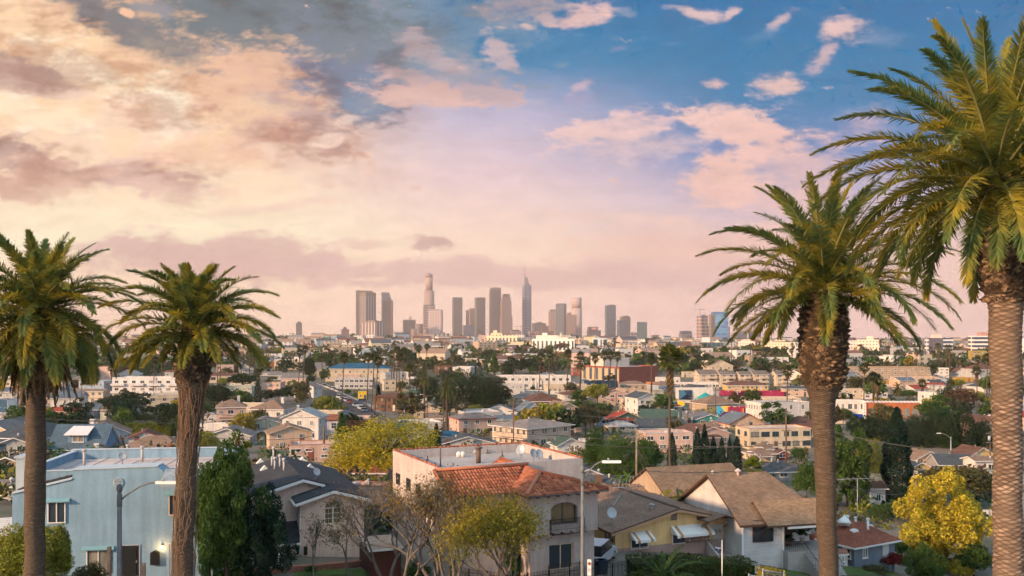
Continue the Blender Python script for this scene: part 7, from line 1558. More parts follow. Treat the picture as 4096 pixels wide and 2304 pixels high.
def chain_fence(pts,h,label):
 P=[np.array(p,float)for p in pts];e=empty('chain_link_fence',(P[0][0],P[0][1],float(gz(P[0][0],P[0][1]))));tag(e,label,'fence','chain-link fences');o0=np.array(e.location)
 net=MB();rl=MB()
 for a,b_ in zip(P,P[1:]):
  L=np.linalg.norm(b_-a);A=np.array([a[0],a[1],float(gz(a[0],a[1]))])-o0;B=np.array([b_[0],b_[1],float(gz(b_[0],b_[1]))])-o0
  rl.tube([A+(0,0,h),B+(0,0,h)],.028,6);n=int(L/.11)
  for k in range(-int(h/.11),n):
   for sg in(0,1):
    t0,t1=k*.11,k*.11+h;
    if sg:t0,t1=t1,t0
    def pt(t,f_):t=min(max(t,0),L);return A+(B-A)*t/L
    s0=max(0,-min(t0,t1)/h)if min(t0,t1)<0 else 0
    z0_,z1_=0,h;u0,u1=t0,t1
    if u0<0:z0_=-u0/(u1-u0)*h;u0=0
    if u1<0:z1_=h+(u1)/(u0-u1)*h;u1=0
    if u1>L:z1_=z0_+(L-u0)/(u1-u0)*(z1_-z0_);u1=L
    if u0>L:z0_=z1_-(L-u1)/(u0-u1)*(z1_-z0_);u0=L
    p,q_=A+(B-A)*u0/L+(0,0,z0_),A+(B-A)*u1/L+(0,0,z1_);nn=np.array([.004,.004,.004]);net.poly([p-nn,q_-nn,q_+nn,p+nn])
 net.build('mesh_panel',M['galv'],e);rl.build('rail',M['galv'],e)
 for p in P:q=MB();A=np.array([p[0],p[1],float(gz(p[0],p[1]))])-o0;q.tube([A-(0,0,.3),A+(0,0,h+.12)],.04,7);q.build('post',M['galv'],e)
FY=60.0
chain_fence([g('I',2205,61),g('I',2330,61.5),g('J',110,62)],1.35,'chain-link gate before the clipped hedge by the white bungalow')
chain_fence([g('J',112,62),g('J',300,62.5)],1.75,'taller chain-link panel before the golden hedge')
chain_fence([g('J',312,62.5),g('J',455,63),g('J',590,63.5)],1.2,'low chain-link fence along the lawn left of the third palm trunk')
chain_fence([g('J',780,64),g('J',878,64.5),g('J',975,65),g('J',1190,66),g('J',1400,67),g('J',1710,69)],1.2,'low chain-link fence before the blue-grey bungalow')
# street name sign
X,Y,z=g('I',1968,61)[0],61,0;z=float(gz(X,Y));e=empty('street_sign',(X,Y,z));tag(e,'blue street name sign on a thin white pole before the hedge','sign');h=EYE+(HY-S('I',0,1130)[1])/F*Y-z;p=MB();p.tube([(0,0,-.3),(0,0,h)],.035,8);p.build('pole',M['white'],e)
m_plain('signblue',(.01,.035,.11),.4);p=MB();zt=EYE+(HY-S('I',0,1200)[1])/F*Y-z;p.prism([(-.52,-.14),(0.02,-.22),(.02,.06),(-.52,.16)],-.02,0);po=p.build('name_blade',M['signblue'],e,(0,0,zt))
text('Council',.15,'white',po,(-.49,-.03,0),(R(90),R(8),0),'street_name');text('St',.13,'white',po,(-.12,-.03,-.05),(R(90),R(8),0),'street_name');text('W',.07,'white',po,(-.3,-.03,-.13),(R(90),R(8),0),'street_name')
# cars
CARM={}
def car_meshes(kind):
 if kind in CARM:return CARM[kind]
 suv=kind!='sedan';L,W=(4.7,1.85);hB=.95 if suv else .82;hR=1.72 if suv else 1.42
 side=[(-L/2,.32),(L/2,.32),(L/2+.02,.62),(L/2-.12,hB-.06),(L/2-1.15,hB+.04),(-L/2+(.15 if suv else .75),hB+.06),(-L/2,hB-.05),(-L/2-.03,.6)]
 b_=MB();b_.prism(side,-W/2,W/2);
 if kind=='pickup':roof=[(.9,hB+.02),(.45,hR),(-.55,hR),(-.8,hB+.02)]
 elif suv:roof=[(L/2-1.2,hB+.02),(.55,hR),(-L/2+.35,hR),(-L/2+.1,hB+.02)]
 else:roof=[(L/2-1.25,hB+.02),(.35,hR),(-.95,hR),(-L/2+.65,hB+.02)]
 rm=MB();zt=hR;r=roof;rm.box(min(r[1][0],r[2][0]),max(r[1][0],r[2][0]),-W/2+.2,W/2-.2,hR,hR+.05);body=b_.mesh('car_body',M['carpaint']);rfm=rm.mesh('car_roof',M['carpaint'])
 gl=MB();top=W/2-.2;bot=W/2-.06
 P=[(r[0][0],-bot,r[0][1]),(r[3][0],-bot,r[3][1]),(r[2][0],-top,r[2][1]),(r[1][0],-top,r[1][1])];Q=[(x,-y,z)for x,y,z in P]
 gl.poly(P[::-1]);gl.poly(Q);gl.poly([P[0],Q[0],Q[3],P[3]]);gl.poly([P[1],P[2],Q[2],Q[1]]);glm=gl.mesh('car_window',M['carglass'])
 wh=MB();wh.tube([(0,-.11,0),(0,.11,0)],.34,14,0);wh.tube([(0,-.12,0),(0,.12,0)],.2,10,1);wm=wh.mesh('wheel',[M['rubber'],M['galv']]);lm=MB();lm.box(-.05,.05,-.2,.2,-.07,.07);lmm=lm.mesh('headlight',M['white'])
 CARM[kind]=(body,rfm,glm,wm,lmm,L,W);return CARM[kind]
mt,nt2,bb=nmat('carpaint');nt2.links.new(obj_color(nt2),bb.inputs['Base Color']);bb.inputs['Roughness'].default_value=.3;bb.inputs['Specular IOR Level'].default_value=.5;M['carpaint']=mt
m_plain('carglass',(.015,.02,.025),.12)
def car(X,Y,rz,col,kind,label,group='cars parked along the climbing street'):
 bd,rf,gl,wm,lm,L,W=car_meshes(kind);e=empty('parked_car',(X,Y,float(gz(X,Y))+.06),rz);tag(e,label,'car',group)
 b_=link('body',bd,e,color=col);link('roof',rf,e,color=col);link('window',gl,e)
 for sx in(-1,1):
  for sy in(-1,1):link('wheel',wm,e,(sx*L*.31,sy*(W/2-.1),.34))
  link('headlight',lm,e,(L/2-.02,sx*(W/2-.3),.66))
 return e
CW,CG,CS,CR,CB,CK=(.62,.61,.60),(.25,.26,.28),(.42,.43,.45),(.20,.02,.02),(.03,.07,.14),(.02,.02,.022)
CARS=[(1900,845,CW,'suv','white suv nearest the brown timber flats end of the far kerb row'),(1935,862,CW,'sedan','white saloon second in the lower row of parked cars'),(1962,872,CR,'sedan','dark red saloon in the middle of the lower row'),(1985,885,CW,'suv','white suv right behind the dark red saloon'),(2020,902,CR,'suv','maroon suv in the lower row of parked cars'),
(2095,945,CW,'pickup','white pickup standing apart near the street corner'),(2155,975,CW,'suv','white van-like suv beside the black hatchback'),(2190,1000,CB,'sedan','dark hatchback lowest in the parked row')]
for i in range(11):t=i/10;CARS.append((1660+250*t,690+92*t**1.15,[CW,CS,CW,CG,CW,CW,CS,CW,CG,CW,CG][i],['sedan','suv'][i%2],['white saloon at the very top of the climbing street','silver car second from the top of the climbing street','white car third from the top of the climbing street','grey car fourth from the top of the climbing street','white car below the grey one, fifth from the top of the street','white suv in the middle of the upper kerb row','silver saloon just below the white suv in the upper row','white suv eighth from the top of the climbing street','grey saloon ninth from the top of the climbing street','white suv next to last in the upper kerb row','grey suv last in the upper kerb row by the crossing'][i]))
for x,y,c,k,lab in CARS:
 X,Y,_=ground_at(*S('B',x,y+6));X2,Y2,_=ground_at(*S('B',x+40,y+6+(20 if y>800 else 13)));car(X,Y,math.atan2(Y2-Y,X2-X)+(math.pi if random.random()<.3 else 0),c,k,lab)
for r,x,y,c,k,lab,rz in(('A',1155,1000,CW,'suv','white car by the small white garage',.2),('A',1530,890,CK,'suv','dark suv before the white balconied apartments',0),('F',1945,790,CW,'sedan','white car left of the tallest palm trunk on the right slope',0),('J',2415,1300,CG,'sedan','grey car cut by the frame edge right of the tallest palm',1.2),('I',875,1330,CS,'suv','silver car behind the iron gate panel',1.2),('G',2200,1400,CW,'suv','white vehicle half hidden under the dark pine',.2),('C',160,905,CB,'suv','teal car behind the palm trunks by the yellow shop',.1)):
 X,Y,_=ground_at(*S(r,x,y));car(X,Y,rz,c,k,lab,group='other parked cars')
 # roads and paths
drape('street',[S('B',*p)for p in((1640,680),(1740,790),(1880,960),(2040,1055),(2250,1150))],[S('B',*p)for p in((1720,680),(1930,800),(2235,935),(2330,1010),(2500,1090))],M['asphalt'])
drape('pavement',[S('B',*p)for p in((1722,680),(1932,800),(2237,935),(2332,1010))],[S('B',*p)for p in((1745,680),(1975,800),(2300,935),(2400,1010))],M['concrete'],lift=.12)
drape('cross_street',[S('B',*p)for p in((1760,800),(2300,806))],[S('B',*p)for p in((1760,822),(2300,828))],M['asphalt'],lift=.09)
drape('side_street',[S('J',*p)for p in((1780,1449),(1800,1340),(1860,1250))],[S('J',*p)for p in((2330,1449),(2330,1340),(2330,1250))],M['asphalt'])
m_surface('lawn',(.07,.12,.022),.35,.6,14,.95,.3)
def patch(name,pts,mat,lift=.05):P=[ground_at(*S(*p))for p in pts];mb=MB();mb.poly([(x,y,z+lift)for x,y,z in P]);me=mb.mesh(name,M[mat]);
def lawn(name,l,r_,mat='lawn',lift=.05):return drape(name,[S(*p)for p in l],[S(*p)for p in r_],M[mat],lift=lift)
lawn('lawn',[('J',300,1445),('J',300,1330)],[('J',600,1445),('J',600,1330)]);lawn('lawn',[('J',800,1445),('J',790,1375)],[('J',1330,1445),('J',1200,1375)]);lawn('lawn',[('H',380,1449),('H',420,1405)],[('H',1100,1449),('H',1040,1385)]);lawn('lawn',[('H',1020,1449),('H',1020,1250)],[('H',1250,1449),('H',1150,1250)])
lawn('driveway',[('I',1550,1449),('I',1560,1350)],[('J',120,1449),('I',2300,1350)],'concrete');lawn('driveway',[('J',745,1449),('J',745,1350)],[('J',860,1449),('J',800,1350)],'concrete',.07)
# planter walls and small yard things
def low_wall(pts,h,t,mat,col,label,name='garden_wall',group='low garden walls',capcol=None):
 P=[ground_at(*S(*p))for p in pts];e=empty(name,P[0]);tag(e,label,'wall',group);b_=MB();c=MB();o0=np.array(P[0])
 for a,q in zip(P,P[1:]):
  a,q=np.array(a)-o0,np.array(q)-o0;d=(q-a)[:2];n=np.array([-d[1],d[0],0])/np.linalg.norm(d)*t/2
  for mb_,z0,z1,k in((b_,-.6,h,1),(c,h+.002,h+.09,1.25)):
   n2=n*k;A=[a-n2,q-n2,q+n2,a+n2];lo=[tuple(p+(0,0,z0))for p in A];hi=[tuple(p+(0,0,z1))for p in A];mb_.poly(lo[::-1]);mb_.poly(hi)
   for i in range(4):j=(i+1)%4;mb_.poly([lo[i],lo[j],hi[j],hi[i]])
 b_.build('wall',M[mat],e,color=col);c.build('coping',M['stucco'],e,color=capcol or(.36,.15,.10));return e
low_wall([('H',20,1440),('H',600,1400),('H',1040,1358),('H',1120,1420)],.35,.3,'brick',(.36,.17,.13),'low brick planter wall along the foot of the arched-window house')
low_wall([('H',1480,1260),('H',1600,1370),('H',1790,1500)],1.5,.22,'stucco',(.46,.38,.32),'cream garden wall with a brick-red cap running down to the grey tiled house')
low_wall([('J',270,1230),('J',420,1225)],.9,.5,'stucco',(.30,.26,.24),'grey concrete planter at the porch of the white bungalow',capcol=(.4,.37,.34))
def shed(r,x,y,w,h,col,label,name='wooden_shed',cat='shed',rc=(.35,.28,.24),yaw=20):
 X,Y,z=ground_at(*S(r,x,y));return house(X,Y,R(yaw),w,w*1.8,h,'gx',col,rc,label,cat,nf=0,nd=0,s=5,z=z,name=name,pitch=.05,oh=.15,vents=0)
shed('H',1150,1400,2.2,1.9,(.10,.035,.025),'brown board shed with a flat tan roof between the two near houses',rc=(.42,.33,.27))
house(*ground_at(*S('J',795,1345))[:2],R(10),1.1,1.1,1.1,'gx','white',(.36,.17,.12),'little white doghouse with a pink-brown roof beside the third palm','doghouse',nf=1,nd=0,s=5,name='doghouse',vents=0,pitch=.6,oh=.12,door=False,win=(.4,.6))
for i,(x,y,c,lab)in enumerate(((1345,1385,(.012,.016,.03),'black wheelie bin by the iron gate'),(1365,1385,(.012,.03,.06),'dark blue wheelie bin by the iron gate'))):
 X,Y,z=ground_at(*S('I',880+i*25,1430));b_=MB();b_.prism([(-.27,0),(.27,0),(.33,1.0),(-.33,1.0)],-.3,.3);o=b_.build('wheelie_bin',M['paint'],None,(X,Y,z),.3,color=c);l_=MB();l_.box(-.36,.36,-.36,.36,1.003,1.07);l_.build('lid',M['paint'],o,color=c);tag(o,lab,'bin')
for x,y,s_,c,lab in((460,1140,.22,(.5,.45,.38),'pale plant pot with a dark sago on the white bungalow porch'),(548,1120,.28,(.35,.13,.08),'terracotta pot with a tall plant on the white bungalow porch'),(345,1185,.2,(.33,.12,.08),'small terracotta pot with white flowers by the porch door')):
 u,z=WH.pix('J',x,y,1.2);e=empty('potted_plant',WH.world(u,1.2,z-.1));tag(e,lab,'potted plant','potted plants on the porch');b_=MB();b_.lathe([(s_*.7,0),(s_,s_*1.6),(s_*1.1,s_*1.7)],12);b_.build('pot',M['paint'],e,color=c);cm,_=tree_var('bush',3,0);link('foliage',cm,e,(0,0,s_*1.6),scale=(.9,.9,1.1 if x!=548 else 2.0),color=(.03,.06,.025))
 # ---------------- buildings with features of their own ----------------
HB='houses and low blocks across the valley'
e=bldg('A',548,1168,1500,1428,2,.85,'gx',(.14,.27,.42),(.085,.14,.19),'blue house with a steep blue-grey roof and a white-topped dormer',group=HB,pitch=.95,chim=(1.2,.6),nf=4);B=BL[-1];w_,d_,h_=B['w'],B['d'],B['h']
m=MB();m.box(-1.75,1.75,-d_/2+.9,-.4,h_+.3,h_+2.6);dm=m.build('dormer',M['siding'],e,color=(.14,.27,.42));m=MB();m.slab([(-2.2,-d_/2+.2,h_+2.45),(2.2,-d_/2+.2,h_+2.45),(1.9,.2,h_+3.9),(-1.9,.2,h_+3.9)],.14);m.build('dormer_roof',M['paint'],dm,color=(.66,.6,.58));put_window(e,.1,-d_/2+.88,h_+1.0,2.1,1.2)
e=bldg('A',1282,2115,880,612,-3,.35,'flat',(.66,.62,.60),None,'long white three-storey apartment building with balconies',group=HB,ns=3,nf=8,win=(1.7,1.2),door=False);B=BL[-1];w_,d_,h_=B['w'],B['d'],B['h']
for cx_ in(-.41,-.13,.12,.40):
 for k in(1,2):m=MB();z0=h_*k/3-.15;m.box(cx_*w_-2.9,cx_*w_+2.9,-d_/2-1.1,-d_/2-.01,z0,z0+.95);m.build('balcony',M['stucco'],e,color=(.62,.58,.56))
e=bldg('D',706,1600,680,487,35,1.1,'flat',(.36,.11,.085),None,'wide office building with a blank red brick wall and a long window-ribbed side','office block',group=HB,name='office_block',wm='brick',nf=0,nd=0);B=BL[-1];w_,d_,h_=B['w'],B['d'],B['h']
m=MB();m.box(-w_/2-.3,-w_/2-.01,-d_/2+.3,d_/2,.8,h_-1);m.build('window_wall',M['hospital'],e,color=(.42,.34,.22));m=MB();m.box(-w_*.42,-w_*.1,0,d_*.35,h_-.4,h_+5.4);m.box(-w_*.1+.01,w_*.25,0,d_*.35,h_-.4,h_+4.4);m.build('penthouse',M['stucco'],e,color=(.66,.57,.48))
e=bldg('C',1640,2590,1445,1205,42,.85,'hip',(.60,.47,.36),(.30,.26,.235),'cream two-storey motel with an access balcony and a patched pale hip roof','motel',group=HB,name='motel',pitch=.22,ns=2,nf=4,nd=6,oh=.8);B=BL[-1];w_,d_,h_=B['w'],B['d'],B['h']
m=MB();m.box(-w_/2-1.3,-w_/2-.01,-d_/2,d_*.3,h_/2-.15,h_/2+.1);bo=m.build('access_balcony',M['stucco'],e,color=(.6,.48,.38));m=MB();m.tube([(-w_/2-1.3,-d_/2,h_/2+1),(-w_/2-1.3,d_*.3,h_/2+1)],.03,4)
for k in range(30):v=-d_/2+d_*.8*k/29;m.tube([(-w_/2-1.3,v,h_/2+.1),(-w_/2-1.3,v,h_/2+1)],.016,3)
m.build('railing',M['black'],bo);m=MB()
for k in range(9):m.box(-w_/2-2.3,-w_/2-1.3,-d_/2-.2-k*.28,-d_/2+.1-k*.28,h_/2-.3-k*.3,h_/2-.2-k*.3)
m.build('outside_stair',M['wood'],e,color=(.2,.12,.08));text('3200',.8,'trim_dark',e,(-w_/2-.03,-d_/2+1.2,h_*.3),(R(90),0,R(-90)),'house_number')
for i,(a,b_,lab)in enumerate(((-40,205,'end block with a plain gable wall'),(212,412,'second block from its left end'),(440,595,'third block'),(600,795,'fourth block'),(862,1050,'last block, nearest the thick palm collar'))):
 e=bldg('E',a,b_,715,572,10,.8,'gx',(.62,.49,.37),(.20,.165,.14),f'stepped cream apartment row, {lab}',group='stepped cream apartment row',pitch=.55,ns=3,nf=2,win=(1.8,1.6));B=BL[-1]
 for k in(1,2):m=MB();m.box(-B['w']*.1,B['w']/2,-B['d']/2-1.2,-B['d']/2-.01,B['h']*k/3-.1,B['h']*k/3+.9);m.build('balcony',M['stucco'],e,color=(.62,.5,.38))
e=bldg('A',-70,165,1240,864,-32,.8,'flat',(.22,.23,.26),None,'modern three-storey block in white, navy and grey at the left frame edge',group=HB,ns=3,nf=2,nd=2,win=(.7,1.5));B=BL[-1];w_,d_,h_=B['w'],B['d'],B['h']
m=MB();m.box(w_/2+.005,w_/2+.09,-d_/2-.09,d_/2,h_*.64,h_-.05);m.build('white_cladding',M['stucco'],e,color=(.66,.64,.63));m=MB();m.box(-w_/2,w_/2,-d_/2-.09,-d_/2-.005,h_*.6,h_-.05);m.build('navy_cladding',M['paint'],e,color=(.02,.07,.13))
bldg('G',-170,150,1270,1075,22,.8,'gx','tan',(.62,.6,.59),'tan shed with a white corrugated metal roof at the lower left edge',group='near houses along the street',rm='siding',pitch=.9,nf=1,vents=0)
def m_mural(name,cols,sc,stripes=False):
 m,nt,b=nmat(name);uv=N(nt,'ShaderNodeUVMap');v=nt.nodes.new('ShaderNodeTexVoronoi' if not stripes else 'ShaderNodeTexWave');v.inputs['Scale'].default_value=sc;nt.links.new(uv.outputs[0],v.inputs['Vector'])
 src=v.outputs['Color']if not stripes else v.outputs['Fac'];cr=nt.nodes.new('ShaderNodeValToRGB');cr.color_ramp.interpolation='CONSTANT';nt.links.new(src,cr.inputs[0]);el=cr.color_ramp.elements
 while len(el)<len(cols):el.new(.5)
 for i,c in enumerate(cols):el[i].position=i/len(cols);el[i].color=(*lin(c),1)
 nt.links.new(cr.outputs[0],b.inputs['Base Color']);M[name]=m
m_mural('mural_sun',[(10,110,130),(20,150,150),(230,190,60),(60,50,130),(40,160,110),(10,90,120)],.5);m_mural('mural_flower',[(230,190,50),(220,90,70),(240,235,220),(40,40,60),(230,120,160)],.9);m_mural('mural_dark',[(15,35,60),(25,60,90),(60,110,140),(20,30,50)],.35);m_mural('mural_patch',[(230,120,150),(90,50,120),(240,190,90),(60,160,200),(235,225,215),(220,60,90),(40,90,160)],.30);m_mural('mural_stripe',[(200,30,80),(200,30,80),(235,200,40),(110,30,70)],.12,True)
def panel(r,x0,x1,y0,y1,mat,label,Y=None,yaw=0,name='mural',cat='mural',group='painted walls'):
 px0,p0=S(r,x0,y0);px1,p1=S(r,x1,y1);X,Yg,z=ground_at((px0+px1)/2,p1);Y=Y or Yg;k=Y/F;w=(px1-px0)*k;h=(p1-p0)*k;zb=EYE+(HY-p1)*k;X=((px0+px1)/2-CX)*k
 m=MB();m.box(-w/2,w/2,0,.25,-1.0 if Y==Yg else 0,h);return tag(m.build(name,M[mat],None,(X,Y,zb),R(yaw)),label,cat,group)
def hit(B,dy=.4):return B['Y']-B['d']/2-dy
panel('D',1222,1420,812,925,'mural_sun','turquoise wall mural with a yellow sunburst');panel('D',1460,1590,822,905,'mural_flower','wall mural of yellow flowers left of the near fan palm');panel('D',1712,1850,885,985,'mural_sun','blue wall mural right of the near fan palm')
ware=[b for b in BL if 'dark framed mural' in(b['e'].get('label')or '')][0];panel('D',1785,1938,755,862,'mural_dark','dark blue framed mural on the white warehouse',Y=hit(ware))
panel('E',-5,205,915,1005,'mural_patch','patchwork painted wall, left stretch below the supermarket');panel('E',195,345,940,1090,'mural_patch','patchwork painted wall, taller right stretch')
e=bldg('E',330,612,1095,955,4,.5,'flat','magenta','membrane','magenta building painted with yellow diagonal stripes',group=HB,nf=0,nd=0);B=BL[-1];m=MB();m.box(0,B['w']/2,-B['d']/2-.12,-B['d']/2-.01,.4,B['h']-.3);m.build('painted_stripes',M['mural_stripe'],e)
X,Y,z=ground_at(*S('D',2090,905));m=MB();rr=105/2.9*Y/F*1.2;zt=EYE+(HY-S('D',0,850)[1])/F*Y;m.lathe([(rr,zt-z),(.1,zt-z+rr*.55)],4,cap=False);e=empty('glass_pyramid',(X,Y,z),.2);tag(e,'turquoise pyramid canopy in front of the white warehouse','canopy');m.build('pyramid_roof',M['paint'],e,color=(.02,.30,.28));m=MB()
for k in range(4):a=k*math.pi/2;m.tube([(rr*math.cos(a),rr*math.sin(a),-1),(rr*math.cos(a),rr*math.sin(a),zt-z)],.25,6)
m.build('columns',M['paint'],e,color=(.02,.25,.25))
e=bldg('F',520,1125,1080,905,-4,.4,'flat',(.44,.14,.06),'membrane','orange arcaded market hall with a long pale roof of skylights','market hall',group=HB,name='market_hall',nf=0,nd=0,vents=0);B=BL[-1];w_,d_,h_=B['w'],B['d'],B['h']
for k in range(6):u=-w_/2+w_*(k+.5)/6;r_=w_/15;m=MB();m.prism([(u-r_,.3),(u+r_,.3)]+[(u+r_*math.cos(a),h_*.45+r_*math.sin(a))for a in np.linspace(0,math.pi,11)],-d_/2-.1,-d_/2-.01);m.build('arch_window',M['glass'],e)
for k in range(14):u=-w_/2+w_*(k+.5)/14;m=MB();m.prism([(u-.7,h_-.5),(u+.7,h_-.5),(u+.5,h_+.5)],-d_*.3,d_*.1);m.build('skylight',M['paint'],e,color=(.6,.57,.55))
mk=[b for b in BL if 'market building with blue' in(b['e'].get('label')or '')][0];w_,d_,h_=mk['w'],mk['d'],mk['h']
for u,z0,a,b_,mt_,tx in((w_*.30,1.6,3.0,1.5,'signblue2','BUFFET'),(w_*.02,1.6,2.6,1.0,'signyellow','')):
 if mt_ not in M:m_plain(mt_,(.01,.05,.30)if 'blue' in mt_ else(.45,.33,.05))
 m=MB();m.box(u-a/2,u+a/2,-d_/2-.2,-d_/2-.01,z0,z0+b_);so_=m.build('wall_sign',M[mt_],mk['e'])
m=MB();u=w_/2-.4;m.box(u-.4,u+.4,-d_/2-.9,-d_/2-.01,1.5,h_);so_=m.build('blade_sign',M['white'],mk['e'])
for k,ch in enumerate('MARKET'):text(ch,.85,'trim_dark',so_,(u-.3,-d_/2-.92,h_-1-k*.9),(R(90),0,0))
X,Y,z=ground_at(*S('E',435,835));k_=Y/F;zt=EYE+(HY-S('E',0,725)[1])*k_-z;e=empty('roadside_sign',(X,Y,z));tag(e,'cream restaurant sign on a post above the magenta market','sign');m=MB();m.tube([(0,0,-.5),(0,0,zt-2)],.2,8);m.build('post',M['galv'],e);m=MB();ww=36/2.9*k_;m.box(-ww,ww,-.2,.2,zt-2*ww*.78,zt);so_=m.build('sign_face',M['paint'],e,color=(.55,.42,.33));text('Jims',ww*.9,'trim_red',so_,(-ww*.8,-.22,zt-ww*.75),(R(90),0,0));text('Burgers',ww*.55,'trim_red',so_,(-ww*.9,-.22,zt-ww*1.35),(R(90),0,0))
